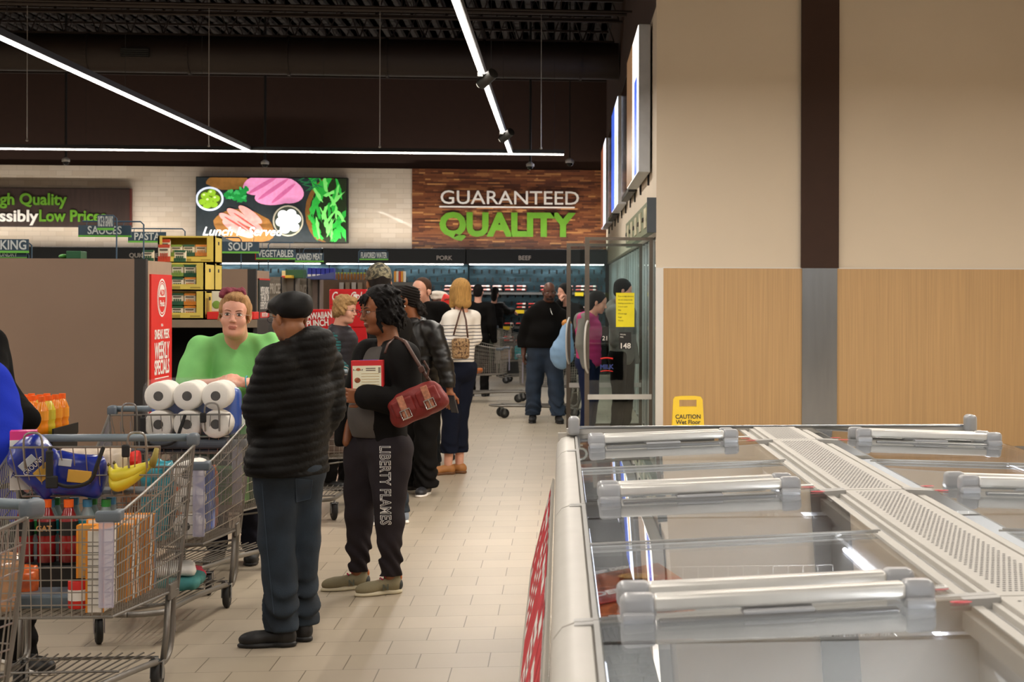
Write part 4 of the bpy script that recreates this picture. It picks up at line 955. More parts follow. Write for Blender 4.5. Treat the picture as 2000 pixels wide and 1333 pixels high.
        if mi < 3:
            for yy in (L * .10, L * .5, L * .9): grid((f(xw0), yy, .33), (f(xw1) - f(xw0), 0, 0), (0, 0, .40), 16, 4)
            grid((f(xw1), L * .10, .33), (0, L * .8, 0), (0, 0, .38), 34, 3)
            grid((f(xw0), L * .10, .34), (0, L * .8, 0), (f(xw1) - f(xw0), 0, 0), 22, 10)
            ws.build('wire_basket', M_wire, o)
    # perforated ridge grille
    b = MB(); b.bb((-.10, 0.002, ZC - .03), (.10, L - .002, ZC + .012))
    b.build('ridge_cover', M_fz, o)
    b = MB(); nx = 11; ny = int(L / .028)
    for j in range(ny):
        for i in range(nx):
            x = -.068 + i * .0136 + (.0068 if j % 2 else 0); y = .06 + j * (L - .1) / ny
            if x > .074 or y > L - .045: continue
            b.add([(x + .0048 * math.cos(PI / 3 * k), y + .0052 * math.sin(PI / 3 * k), ZC + .0126) for k in range(6)], [(0, 1, 2, 3, 4, 5)])
    b.build('vent_holes', M_hole, o)
    # end panel of the last section
    if mi == 3:
        b = MB(); b.bb((XL - XM + .01, L - .03, .1), (XM - XL - .01, L, ZR + .02)); b.bb((XL - XM + .05, L - .05, ZR + .015), (XM - XL - .05, L - .005, ZR + .042)); b.build('end_panel', M_fz, o)
        MB().cyl((XL - XM + .1, L - .05, ZR + .048), (XM - XL - .1, L - .05, ZR + .048), .007, n=8).build('end_rail', M_aludk, o)
        for s_ in (-1, 1): MB().rbox((s_ * (XM - XL - .085), L - .09, ZR + .06), (.055, .10, .09), .02, seg=4).build('corner_stop', M_hgrey, o, auto=40)
# posters in the price channel of the left face
ty = 1.75; M_post = [M_redp, M_stick]; first_ = None
ch = thing('price_channel', 'tilted clear channel of red and white price tickets along the freezer side', 'price rail', (XL - .012, 1.70, 0))
MB().add([(-.095, 0, .40), (.0, 0, .80), (.0, 6.0, .80), (-.095, 6.0, .40), (-.085, 0, .40), (.008, 0, .79), (.008, 6.0, .79), (-.085, 6.0, .40)], [(0, 1, 2, 3), (4, 7, 6, 5), (0, 4, 5, 1), (1, 5, 6, 2), (2, 6, 7, 3), (3, 7, 4, 0)]).build('backing', M_fz, ch)
rnd.seed(11); y = 0.02
def chq(y0_, y1_, t0, t1, off):   # quad on tilted face, t 0 top..1 bottom
    P = lambda y, t: (-.095 * (t * .84 + .04) - off, y, .80 - .40 * (t * .84 + .04))
    return [P(y0_, t0), P(y1_, t0), P(y1_, t1), P(y0_, t1)]
while y < 5.75:
    w = rnd.choice((.14, .2, .26, .12)); solid = rnd.random() < .42
    q = MB(); q.add(chq(y, y + w - .012, .03, .97, .002), [(0, 1, 2, 3)]); t = q.build('price_ticket', M_redp if solid else M_stick, ch)
    q = MB(); 
    if solid:
        q.add(chq(y + .015, y + w - .03, .1, .22, .003), [(0, 1, 2, 3)]); q.build('white_line', M_stick, t)
    else:
        q.add(chq(y + .005, y + w - .018, .05, .30, .003), [(0, 1, 2, 3)]); 
        for k in range(4): q.add(chq(y + .015, y + w * .7, .42 + k * .13, .48 + k * .13, .003), [(0, 1, 2, 3)])
        q.build('red_print', M_redp, t)
    y += w
# pizza boxes in the second section
M_pz = mat('pizza_box_brown', '#a8562a', .4, var=.6, vs=22); M_pzr = mat('pizza_box_red', '#b8301e', .4, var=.3, vs=20)
for k in range(3):
    o = thing('pizza_box', ['frozen pizza box on top of the pile by the freezer front, lettering up', 'middle frozen pizza box in the pile', 'lowest frozen pizza box in the pile'][k], 'frozen pizza', (.19, 4.95 + .02 * k, .765 - k * .055), .30 - .05 * k, None)
    MB().rbox((0, 0, 0), (.30, .30, .04), .003, rot=(.10, -.12, 0)).build('box', M_pz, o)
    if k == 0:
        t = text('DEEP DISH', .05, M_lwhite, o, (-.13, -.11, .012), rot=(.10, -.12, 0), bold=.002, ext=.0005, sx=.9)
        t = text('DEEP DISH', .035, M_lwhite, o, (-.10, .09, .036), rot=(.10, -.12, 0), bold=.002, ext=.0005, sx=.9)
        MB().box((0, -.08, .0165), (.28, .11, .003), (.10, -.12, 0)).build('red_label', M_pzr, o)
        MB().ell((.06, .06, .033), (.07, .05, .004)).build('pizza_print', mat('pizza_print', '#d8a050', .4, var=.5, vs=60), o)
        b = MB(); 
        for i in range(12): b.box((.02 + i * .009, -.151 , .0 + i * .0011), (.004 if i % 3 else .006, .002, .03), (.10, -.12, 0))
        b.build('bar_code', M_ink, o)
        MB().box((.07, -.1505, .008), (.12, .002, .036), (.10, -.12, 0)).build('bar_code_field', M_stick, o)
# ============================================================ SHOPPING CARTS
M_wirec = mat('zinc_cart_wire', '#9c968e', .38, metal=.75, var=.1); M_framec = mat('grey_cart_frame', '#7a756e', .42, metal=.5, var=.08); M_cpl = mat('slate_cart_plastic', '#5e666e', .45)
M_rub = mat('black_rubber', '#1c1b1a', .7); M_strap = mat('black_strap', '#161514', .7); M_clear = mat('clear_violet_holder', '#b8b4c8', .2, alpha=.45)
def cart(label, loc, rz, group=None):
    o = thing('shopping_cart', label, 'shopping cart', loc, rz, group)
    rt, rb, ft, fb = .36, .305, .265, .25      # half widths rear top/bottom, front top/bottom
    yr, yrb, yf = .42, .38, -.45; zr1, zrb, zf1, zfb = .965, .38, .78, .41
    def side(s, u, v):   # u 0 front..1 rear ; v 0 bottom..1 top
        top = Vector((s * (ft + (rt - ft) * u), yf + (yr - yf) * u, zf1 + (zr1 - zf1) * (u ** 1.15)))
        bot = Vector((s * (fb + (rb - fb) * u), yf + .03 + (yrb - yf - .03) * u, zfb + (zrb - zfb) * u))
        return bot + (top - bot) * v
    b = MB(); r = .0024
    for s in (-1, 1):
        for k in range(30): u = k / 29; b.tube([side(s, u, 0), side(s, u, 1)], r, 4)
        for k in range(1, 8): v = k / 8; b.tube([side(s, q / 6, v) for q in range(7)], .0028, 4)
    for k in range(15):
        t = -1 + 2 * k / 14; b.tube([(t * fb, yf + .03, zfb), (t * ft, yf, zf1)], r, 4)
    for k in range(1, 8): 
        v = k / 8; b.tube([side(-1, 0, v), side(1, 0, v)], .0028, 4)
    for k in range(26):
        u = k / 25; b.tube([side(-1, u, 0), side(1, u, 0)], r, 4)
    for k in range(17):
        t = -1 + 2 * k / 16; b.tube([(t * fb, yf + .03, zfb), (t * rb, yrb, zrb)], r, 4)
    for k in range(15):
        t = -1 + 2 * k / 14; b.tube([(t * rb, yrb, zrb), (t * rt * .97, yr - .02, zr1 - .03)], r, 4)
    for v in (.2, .4, .6, .8): b.tube([side(-1, 1, v), side(1, 1, v)], .0028, 4)
    b.build('wire_basket', M_wirec, o)
    b = MB()
    b.tube([side(-1, u / 8, 1) for u in range(8, -1, -1)] + [side(1, u / 8, 1) for u in range(9)], .0058, 6)
    b.tube([side(-1, 1, 0), side(-1, 0, 0), side(1, 0, 0), side(1, 1, 0)], .0058, 6)
    for s in (-1, 1): b.tube([side(s, 1, 0), side(s, 1, .5) + Vector((0, .01, 0)), side(s, 1, 1), side(s, 1, 1) + Vector((0, .03, .02))], .007, 6)
    b.build('basket_rim', M_framec, o)
    # handle
    b = MB(); b.cyl((-.335, .47, .995), (.335, .47, .995), .016, n=14); b.build('handle', mat('handle_sleeve', '#6c7880', .4), o, smooth=True)
    for s in (-1, 1):
        b = MB(); b.rbox((s * .35, .455, .987), (.045, .075, .055), .015, seg=3); b.build('handle_end', M_cpl, o, auto=40)
    # child seat
    b = MB()
    for k in range(13):
        t = -.29 + .58 * k / 12; b.tube([(t * .9, .20, .785), (t, .14, .985)], r, 4); b.tube([(t * .9, .20, .785), (t * .95, .37, .785)], r, 4)
    b.tube([(-.29, .14, .985), (.29, .14, .985)], .005, 6); b.tube([(-.26, .20, .785), (.26, .20, .785)], .004, 6); b.tube([(-.28, .17, .87), (.28, .17, .87)], .003, 5)
    for cx in (-.20, .20):
        b.tube(sp([(cx - .035, .155, .90), (cx - .035, .135, 1.01), (cx - .02, .133, 1.04), (cx + .02, .133, 1.04), (cx + .035, .135, 1.01), (cx + .035, .155, .90)]), .0048, 6)
    b.build('child_seat', M_wirec, o)
    MB().rbox((0, .29, .797), (.46, .16, .012), .004).build('seat_flap', M_cpl, o)
    b = MB(); b.tube(sp([(-.13, .13, .985), (-.135, .12, .92), (-.125, .12, .86), (-.06, .125, .83), (.02, .13, .85), (.05, .13, .92), (.07, .14, .985)]), .008, 6); b.rbox((-.13, .115, .90), (.028, .018, .15), .006); b.rbox((-.12, .113, .85), (.045, .02, .05), .006); b.rbox((.16, .125, .97), (.03, .02, .05), .006); b.build('seat_belt', M_strap, o)
    # corner bumpers and card holder
    for s in (-1, 1):
        b = MB(); b.rbox((s * (ft - .02), yf - .004, zf1 + .002), (.09, .035, .042), .01, seg=3); b.rbox((s * (ft + .004), yf + .035, zf1 + .002), (.03, .09, .042), .01, seg=3); b.build('corner_bumper', M_cpl, o, auto=40)
    MB().rbox((ft - .025, yf - .012, .615), (.055, .014, .33), .006).build('card_holder', M_clear, o)
    # rear plate and legs
    for s in (-1, 1):
        MB().rbox((s * .30, .33, .385), (.014, .15, .065), .004).build('side_plate', M_framec, o)
        b = MB(); b.tube(sp([(s * .29, .37, .40), (s * .285, .36, .20), (s * .28, .33, .125), (s * .275, .24, .105), (s * .26, .12, .125), (s * .20, -.35, .15), (s * .15, -.72, .155), (s * .09, -.82, .158), (0, -.85, .16)]), .0135, 8)
        b.tube([(s * .29, .29, .39), (s * .285, .27, .22), (s * .28, .24, .12)], .0125, 8); b.build('frame_leg', M_framec, o, smooth=True)
    b = MB()
    b.tube([(-.27, .20, .135), (.27, .20, .135)], .007, 6); b.tube([(-.16, -.66, .17), (.16, -.66, .17)], .007, 6)
    for k in range(13):
        t = -1 + 2 * k / 12; b.tube([(t * .15, -.68, .172), (t * .25, .22, .15)], .0035, 5)
    b.tube([(-.22, -.2, .165), (.22, -.2, .165)], .005, 5); b.build('lower_rack', M_framec, o)
    MB().tube([(-.28, .30, .33), (0, .22, .30), (.28, .30, .33)], .006, 6).build('cross_brace', M_framec, o)
    for i, (wx, wy, a) in enumerate(((-.155, -.70, .3), (.155, -.70, .25), (-.265, .19, 0), (.265, .19, 0))):
        wl = thing_part('caster', o, (wx, wy, 0), a)
        b = MB(); b.lathe([(.02, -.014), (.052, -.016), (.062, -.01), (.0635, 0), (.062, .01), (.052, .016), (.02, .014)], (0, .02, .0635), 24, rot=(0, PI / 2, 0)); t = b.build('tire', M_rub, wl, smooth=True)
        b = MB(); b.lathe([(.0, -.018), (.035, -.015), (.035, .015), (.0, .018)], (0, .02, .0635), 14, rot=(0, PI / 2, 0)); b.build('hub', mat('dark_hub', '#3c3b3a', .5), wl)
        b = MB(); 
        for s in (-1, 1): b.box((s * .023, .012, .088), (.003, .03, .075), (-.15, 0, 0))
        b.box((0, 0, .124), (.05, .045, .006)); b.cyl((0, 0, .125), (0, 0, .14), .008, n=8); b.build('fork', M_steel, wl)
    return o
def thing_part(name, parent, loc, rz):
    o = bpy.data.objects.new(name, None); COL.objects.link(o); o.parent = parent; o.location = loc; o.rotation_euler = (0, 0, rz); o.empty_display_size = .05; return o
def UR(r, d): return (r * math.cos(TH) + d * math.sin(TH), -r * math.sin(TH) + d * math.cos(TH))
xa, ya = UR(-2.60, 6.86); xb, yb = UR(-2.86, 8.72)
RZ = -TH
cA = cart('front left cart with bananas and blue coffee bags in its child seat', (xa, ya, 0), RZ + .09)
cB = dup(cA, (xb, yb, 0), RZ + .13, 'cart behind the banana cart, big toilet paper pack in its seat')
def CL(c, p):      # a point given in a cart's own axes
    return Matrix.Rotation(c.rotation_euler.z, 4, 'Z').to_3x3() @ Vector(p) + Vector(c.location)
ph = math.radians(-24); P0 = UR(-1.99, 5.0); R0 = Matrix.Rotation(ph, 3, 'Z') @ Vector((.37, .47, 0))
cC = dup(cA, (P0[0] - R0.x, P0[1] - R0.y, 0), ph, 'nearest cart, cut off at the bottom left corner')
xd, yd = UR(-2.99, 9.98); cD = dup(cA, (xd, yd + .03, 0), RZ + .02, 'cart the woman in the green shirt leans on')
xe, ye = UR(-3.17, 13.05); cE = dup(cA, (xe, ye, 0), .1, 'cart with a red box and chips bag behind the black puffer jacket man')
xf, yf_ = U(928, 26.0); cF = dup(cA, (xf, yf_, 0), math.radians(80), 'far cart with a watermelon bag behind the striped top woman')
xg, yg = U(1015, 31.5); cG = dup(cA, (xg, yg, 0), math.radians(85), 'farthest cart with detergent and red bags near the meat case')
xh, yh = U(1085, 22.9); cH = dup(cA, (xh, yh, 0), math.radians(-80), 'cart half hidden behind the big man in black, front wheels showing')
# ---------------- contents of cart A (banana cart)
def item(o, c, p, rot=(0, 0, 0), cat=None, label=None, group=None):
    o.location = CL(c, p); e = Euler(rot); o.rotation_euler = (rot[0], rot[1], rot[2] + c.rotation_euler.z); tag(o, label, cat, group); return o
M_ban = mat('banana_yellow', '#d8c832', .45, var=.12, vs=12); M_tip = mat('banana_tip', '#5a4a20', .6)
bn = thing('banana_bunch', '', 'bananas')
for k in range(5):
    pts = []; yk = (k % 3 - 1) * .030; zk = .024 * (k // 3); ln = .17 + .012 * (k % 2)
    for i in range(11):
        t = i / 10; pts.append((-ln * math.sin(t * 1.45) * (1 if k < 3 else .96), yk * min(1, t * 3), .082 - .105 * math.sin(t * 1.9) ** 1.0 * .72 + .035 * t ** 3 + zk * min(1, t * 2)))
    rr = [.008, .011, .015, .0175, .0185, .019, .0185, .0175, .015, .010, .005]
    f = MB().tube(pts, rr, 8).build('banana', M_ban, bn, smooth=True); MB().tube([pts[-1], Vector(pts[-1]) + Vector((-.008, 0, .004))], .005, 6).build('tip', M_tip, f)
MB().tube([(-.006, 0, .075), (.004, 0, .095), (.008, .004, .12)], [.017, .014, .010], 8).build('stem', mat('banana_stem', '#9a8a40', .6), bn, smooth=True)
item(bn, cA, (.235, .22, .79), (.1, .1, .0), 'bananas', 'yellow green banana bunch lying in the front cart child seat')
bn.scale = (.92, 1.4, 1.55)
M_cof = mat('cobalt_foil', '#1c2c88', .28, var=.25, vs=9, coat=.4, bump=.3, bs=14); M_gold = mat('gold_label', '#d0a040', .4)
def softbag(name, w, d, h, m, label, cat, seed=0, extras=True, step=.011):
    o = blob(name, [rbx((0, 0, h * .5), (w / 2, d / 2, h / 2), rad=.03, k=.01), rbx((0, 0, h * .99), (w * .49, .006, h * .08), rad=.004, k=.02)], m, step=step, disp=lambda X, Y, Z: wob(X, Y, Z, 42, .0045, seed)); return tag(o, label, cat)
c1 = softbag('coffee_bag', .17, .09, .24, M_cof, 'blue foil coffee bag leaning left in the front cart child seat', 'coffee bag', 1)
MB().rbox((.01, -.048, .10), (.09, .006, .05), .002).build('gold_label', M_gold, c1); MB().rbox((-.02, -.047, .17), (.07, .006, .03), .002).build('silver_label', M_silver, c1)
text('GROUND', .028, M_lwhite, c1, (-.06, -.05, .135), sx=.8, ext=.0005)
item(c1, cA, (-.11, .24, .81), (0, -.75, .12))
c2 = softbag('coffee_bag', .17, .09, .20, M_cof, 'blue foil coffee bag lying flat beside the bananas', 'coffee bag', 2)
MB().rbox((.0, -.048, .09), (.05, .006, .09), .002).build('gold_label', M_gold, c2); MB().rbox((.05, -.047, .15), (.03, .006, .05), .002).build('silver_label', M_silver, c2)
item(c2, cA, (.055, .22, .855), (0, -1.45, .1))
brd = softbag('bread_bag', .28, .11, .10, mat('clear_bread_bag', '#d9c8b4', .25, var=.2, vs=25, coat=.5), 'bread bag with red end behind the blue coffee bags', 'bread', 3)
MB().lathe([(.035, 0), (.042, .02), (.04, .035)], (.14, 0, .05), 12, rot=(0, PI / 2, 0)).build('red_end', M_red, brd); MB().rbox((-.03, -.056, .06), (.12, .004, .04), .001).build('blue_print', M_blue, brd)
item(brd, cA, (-.02, .355, .86), (0, 0, .05))
mk = thing('milk_carton', '', 'carton'); MB().bb((-.05, -.05, 0), (.05, .05, .20)).build('body', M_milk, mk); MB().prism([(-.05, .20), (.05, .20), (.05, .235), (-.05, .235)], .09, Matrix.Translation((0, -.045, 0))).build('top', mat('milk_pink', '#d83880', .4), mk)
MB().bb((-.052, -.052, .13), (.052, .052, .17)).build('blue_band', mat('sky_band', '#7ab8d8', .5), mk); text('Almond', .035, M_blue, mk, (-.045, -.053, .05), ext=.0005, sx=.8)
item(mk, cA, (-.285, .30, .805), (0, 0, .25), 'carton', 'pink topped milk carton beside the blue sleeve at the front cart')
# cereal boxes at the nose
cb_c = [('#e4dfd6', 'white nutrition side'), ('#b98a4a', 'tan'), ('#e2dfd8', 'pale white'), ('#dcd6c8', 'ivory'), ('#9a6a3a', 'brown'), ('#b07a34', 'golden'), ('#e6e2da', 'cream'), ('#6a7c94', 'slate blue')]
for k, (c, nm) in enumerate(cb_c):
    o = thing('cereal_box', '', 'cereal box'); h = .30 - .008 * (k % 3); lng = k == 0
    dx, dy = (.062, .19) if lng else (.185, .048)
    MB().rbox((0, 0, h / 2), (dx, dy, h), .002).build('box', mat('cereal_' + nm.replace(' ', '_'), c, .5, var=.08, vs=20), o)
    q = MB()
    for i in range(9): q.bb((dx / 2, -dy * .4, .05 + i * .024), (dx / 2 + .001, dy * .35, .054 + i * .024)); q.bb((-dx * .4, -dy / 2 - .001, .05 + i * .024), (dx * .3, -dy / 2, .054 + i * .024))
    q.build('fine_print', mat('print_grey', '#8a8580', .6), o)
    q = MB(); q.bb((dx / 2 - .006, -dy / 2 - .0012, 0), (dx / 2 + .0012, -dy / 2 + .006, h)); q.bb((-dx / 2 - .0012, -dy / 2 - .0012, 0), (-dx / 2 + .006, -dy / 2 + .006, h)); q.bb((-dx / 2, -dy / 2, h), (dx / 2, dy / 2, h + .0015)); q.build('orange_edge', mat('cereal_edge', '#e08a20', .5), o)
    item(o, cA, (.185 if lng else .15 + .004 * k, -.315 if lng else -.225 + k * .052, .425), (0, 0 if lng else .0, 0), 'cereal box', '%s cereal box standing in the right side of the front cart' % nm)
# drink bottles
def bottle(body, cap, label=None, h=.24, r=.034, name='drink_bottle', lm=None):
    o = thing(name, '', 'bottle'); MB().lathe([(.001, 0), (r, .004), (r, h * .3), (r * .9, h * .36), (r, h * .42), (r, h * .68), (r * .5, h * .86), (.014, h * .9), (.014, h * .94)], n=14).build('bottle_body', body, o, smooth=True)
    MB().lathe([(.019, h * .88), (.019, h), (.001, h)], n=12).build('cap', cap, o)
    if lm: MB().lathe([(r + .001, h * .44), (r + .001, h * .66)], n=14).build('wrap_label', lm, o)
    return o
M_clearb = mat('clear_water_bottle', '#c4d4d8', .1, alpha=.55, coat=.5); M_capg = mat('green_cap', '#3ca048', .4); M_capb = mat('sky_cap', '#58a8d8', .4); M_orb = mat('orange_sport_drink', '#f08a18', .2, coat=.5); M_yelb = mat('yellow_sport_drink', '#d8c030', .2, coat=.5); M_oc = mat('orange_cap', '#f06414', .45); M_redb = mat('red_sport_drink', '#8a1a1c', .15, coat=.5); M_teal = mat('teal_wrap', '#2a98a8', .4)
wg = bottle(M_clearb, M_capg, lm=M_capg); wb = bottle(M_clearb, M_capb, lm=M_teal)
n0 = 0
for k in range(10):
    src = (wg, wb)[k % 2]; o = src if k < 2 else copy_tree(src)
    item(o, cA, (-.24 + (k % 5) * .073, .25 + (k // 5) * .075, .525), (0, 0, 0), 'bottle', '%s capped water bottle upright in the middle of the front cart' % ('green' if k % 2 == 0 else 'blue'), '%s capped water bottles in the front cart' % ('green' if k % 2 == 0 else 'blue'))
o = MB().rbox((0, 0, 0), (.40, .23, .10), .01).build('drink_case', M_black); item(o, cA, (-.09, .245, .47), (0, 0, 0), 'drink case', 'black drink tray under the bottles at the back of the front cart')
gt = None
for k in range(3):
    gt = gt or bottle(M_redb, M_oc, h=.25, r=.036, lm=M_black); o = gt if k == 0 else copy_tree(gt)
    item(o, cA, (-.24 + k * .085, .165, .525), (0, 0, 0), 'bottle', 'dark red sports drink bottle with black label in the front cart', 'dark red sports drinks in the front cart')
    if k == 1: t = text('GAT', .03, mat('tan_letter', '#c89050', .5), o, (-.03, -.038, .13), ext=.0005, bold=.001)
crt = softbag('carrot_bag', .20, .12, .12, mat('carrot_orange_bag', '#d8662a', .25, var=.35, vs=24, coat=.6), 'bag of orange carrots at the left of the front cart', 'carrots', 5); item(crt, cA, (-.19, -.17, .44), (.2, 0, .4))
crt2 = softbag('cookie_bag', .17, .1, .20, mat('tan_clear_bag', '#b88a64', .2, var=.3, vs=24, coat=.8), 'clear bag of tan cookies below the carrots bag', 'cookies', 6); item(crt2, cA, (-.19, -.36, .43), (0, .1, .2))
tn = thing('tin_can', '', 'can'); MB().lathe([(.034, 0), (.036, .004), (.036, .10), (.034, .104)], n=20).build('can_body', M_red, tn, smooth=True); MB().lathe([(.0365, .03), (.0365, .07)], n=20).build('white_band', M_lwhite, tn); MB().lathe([(.034, .104), (.0, .102)], n=20).build('lid', M_steel, tn)
item(tn, cA, (.105, -.33, .43), (0, 0, 0), 'can', 'red and white tin can beside the cereal boxes')
o = MB().rbox((0, 0, .012), (.26, .20, .05), .01).build('meat_tray', mat('slate_tray', '#5a6872', .4, var=.2)); item(o, cA, (-.05, -.20, .435 + .0), (0, 0, 0), 'tray', 'flat grey blue tray on the floor of the front cart')
# ---------------- toilet paper in cart B
M_tp = mat('toilet_paper_white', '#ece6dc', .75, var=.02, bump=.1, bs=60); M_core = mat('dark_roll_core', '#3a3630', .6, var=.4, vs=40); M_film = mat('clear_film', '#ffffff', .08, alpha=.05, coat=.5); M_bfilm = mat('blue_pack_print', '#2858b8', .3, var=.2, coat=.5)
def tp_pack(nx, nz, ny, label):
    o = thing('toilet_paper_pack', label, 'toilet paper'); r = .0625; L = .105
    for i in range(nx):
        for j in range(nz):
            for k in range(ny):
                b = MB(); b.lathe([(.021, 0), (.055, 0), (.0615, .006), (.0625, .02), (.0625, L - .02), (.0615, L - .006), (.055, L), (.021, L), (.021, 0)], ((i - (nx - 1) / 2) * .123, k * L + .0, r + j * .123), 24, rot=(-PI / 2, 0, 0)); t = b.build('roll', M_tp, o, smooth=False, auto=50)
                b = MB(); b.lathe([(.0, 0), (.0212, 0), (.0212, .004)], ((i - (nx - 1) / 2) * .123, k * L - .001, r + j * .123), 16, rot=(-PI / 2, 0, 0)); b.build('core', M_core, t)
    w = nx * .123 + .01; h = nz * .123 + .008
    MB().rbox((.008, ny * L / 2 + .07, h / 2 - .015), (w + .008, ny * L - .08, h - .035), .045, seg=5).build('blue_wrap', M_bfilm, o, auto=60)
    MB().rbox((0, ny * L / 2, h / 2), (w + .02, ny * L + .012, h + .012), .05, seg=5).build('clear_wrap', M_film, o, auto=60)
    return o
tp = tp_pack(3, 2, 2, 'white toilet paper pack with six roll ends sitting in the cart seat'); tp.location = CL(cB, (.075, .16, .862)); tp.rotation_euler = (.0, 0, RZ + .1); tp.scale = (1.14, 1.14, 1.16)
o = MB().rbox((0, 0, 0), (.42, .2, .05), .02, seg=3).build('folded_bag', mat('slate_fabric', '#4c525a', .7)); item(o, cB, (.06, .27, .833), (0, 0, 0), 'bag', 'slate grey folded bag under the toilet paper pack')
tp2 = tp_pack(1, 3, 2, 'toilet paper pack standing on end in the nose of the second cart'); tp2.location = CL(cB, (.17, -.40, .43)); tp2.rotation_euler = (0, 0, RZ)
pt = softbag('paper_towel_pack', .13, .24, .36, mat('teal_pattern_pack', '#2a8a98', .35, var=.7, vs=22, coat=.4), 'teal patterned paper towel pack in the second cart', 'paper towels', 7); item(pt, cB, (.02, -.26, .42))
o = softbag('snack_bag', .14, .2, .3, mat('orange_snack_bag', '#c8642c', .3, var=.6, vs=25, coat=.4), 'orange and red snack bag behind the toilet paper in the second cart', 'snacks', 8); item(o, cB, (.17, .02, .42))
o = softbag('snack_bag', .2, .2, .3, mat('brown_snack_bag', '#8a5a3c', .3, var=.7, vs=25, coat=.4), 'brown snack bag deep in the second cart below the seat', 'snacks', 9); item(o, cB, (-.10, .02, .42))
for k in range(4):
    o = bottle([M_redb, M_orb][k % 2], M_oc, h=.2, r=.032); item(o, cB, (-.2 + k * .075, .16, .42), (0, 0, 0), 'bottle', '%s drink bottle at the back of the second cart' % ['dark red', 'orange'][k % 2], 'drink bottles at the back of the second cart, %s' % ['dark red', 'orange'][k % 2])
# bags on lower rack of cart B
for k, (w, d, h, c, lab, p) in enumerate(((.36, .30, .06, '#3a7a78', 'folded teal shopping bag on the second cart lower rack', (.04, -.25, .185)), (.30, .26, .05, '#e0dcd4', 'folded white shopping bag lying on the teal one', (.04, -.26, .247)), (.18, .2, .05, '#b8203a', 'folded crimson shopping bag under the second cart', (.10, -.02, .19)))):
    o = softbag('shopping_bag', w, d, h, mat('reusable_bag_%d' % k, c, .7, var=.35, vs=8), lab, 'shopping bag', 10 + k); item(o, cB, p, (0, 0, .2 * k))
o = MB().tube([CL(cB, p) for p in ((.0, -.42, .27), (-.04, -.47, .24), (-.08, -.44, .19), (-.02, -.42, .175), (.06, -.42, .18))], .012, 6).build('bag_strap', mat('crimson_strap', '#c01c38', .6), smooth=True); tag(o, 'crimson bag strap hanging at the front of the second cart lower rack', 'strap')
# cart D contents
o = softbag('tote_bag', .40, .30, .38, mat('black_green_tote', '#1c2a20', .6, var=.3, vs=5), 'dark tote in the cart of the green shirt woman', 'bag', 14); item(o, cD, (.05, -.05, .42))
o = MB().rbox((0, 0, .05), (.14, .12, .1), .01).build('food_box', mat('green_white_box', '#dfe6d4', .5, var=.2)); item(o, cD, (.17, -.25, .80 + .02), (0, 0, .2), 'box', 'white and green food box on the dark tote')
MB().bb((-.071, -.062, 0), (.071, -.06, .05)).build('green_print', M_capg, o)
MB
o = MB().rbox((0, 0, .1), (.20, .16, .2), .01).build('food_box', mat('food_box_green', '#4a7a3a', .5, var=.4)); item(o, cD, (.15, -.30, .44), (0, 0, .1), 'box', 'green food box in the nose of the green shirt woman cart')
o = softbag('snack_bag', .12, .1, .13, mat('maroon_bag', '#8a1c20', .3, var=.5, vs=20), 'maroon snack bag beside the folded arm of the green shirt woman', 'snacks', 15); item(o, cD, (-.24, .30, .79))
# cart E
o = thing('crackers_box', '', 'box'); MB().rbox((0, 0, .11), (.12, .05, .22), .003).build('box', mat('red_cracker_box', '#d83020', .5, var=.1), o); MB().bb((-.04, -.027, .02), (.045, -.025, .12)).build('white_field', M_stick, o); MB().bb((-.05, -.027, .14), (.05, -.025, .19)).build('yellow_field', M_ytag, o)
item(o, cE, (.07, -.35, .80), (0, .15, .1), 'box', 'red box with yellow print standing tall in the far left cart')
o = softbag('chips_bag', .10, .06, .2, mat('blue_green_chips', '#3a90c8', .3, var=.7, vs=14), 'blue and green chips bag beside the red box', 'chips', 16); item(o, cE, (.17, -.36, .80), (0, -.25, .1))
o = softbag('grocery_bag', .4, .4, .36, mat('dim_grocery', '#5a4a40', .6, var=.5, vs=12), 'brown heap of groceries filling the far left cart', 'groceries', 17); item(o, cE, (.02, -.12, .43))
# cart F: watermelon bag and oranges
wm = blob('melon', [ell((0, 0, .10), (.17, .13, .12))], mat('melon_green', '#7a9440', .4, var=.5, vs=10, streak=(5, 5, .5)), step=.015); item(wm, cF, (.0, .27, .80), (0, 0, 0), 'melon', 'green melon in a net on the far cart behind the striped top')
MB().tube([(-.06, 0, .20), (-.05, 0, .27), (.0, 0, .31), (.05, 0, .27), (.06, 0, .2)], .006, 6).build('net_handle', M_strap, wm)
orr = None
for k in range(8):
    orr = orr or MB().ell((0, 0, .04), (.04, .04, .04), n=14).build('orange', mat('orange_fruit', '#e07828', .45, var=.1)); o = orr if k == 0 else orr.copy()
    if k: COL.objects.link(o)
    item(o, cF, (-.12 + (k % 4) * .085, -.05 + (k // 4) * .09, .415), (0, 0, 0), 'orange', 'loose orange in the far cart behind the striped top', 'oranges in the far cart')
# cart G
o = softbag('detergent_bag', .24, .2, .24, mat('teal_detergent', '#2aa0a8', .3, var=.4, vs=9), 'teal detergent bag in the farthest cart', 'detergent', 18); item(o, cG, (0, -.02, .42))
o = softbag('red_bag', .2, .16, .12, mat('tomato_red_bag', '#d0402c', .3, var=.5, vs=12), 'red bag of produce below the teal detergent bag', 'produce', 19); item(o, cG, (0, -.26, .42))
o = softbag('grocery_bag', .3, .2, .22, mat('mixed_grocery', '#a88a70', .4, var=.7, vs=12), 'mixed groceries at the back of the farthest cart', 'groceries', 20); item(o, cG, (0, .22, .42))
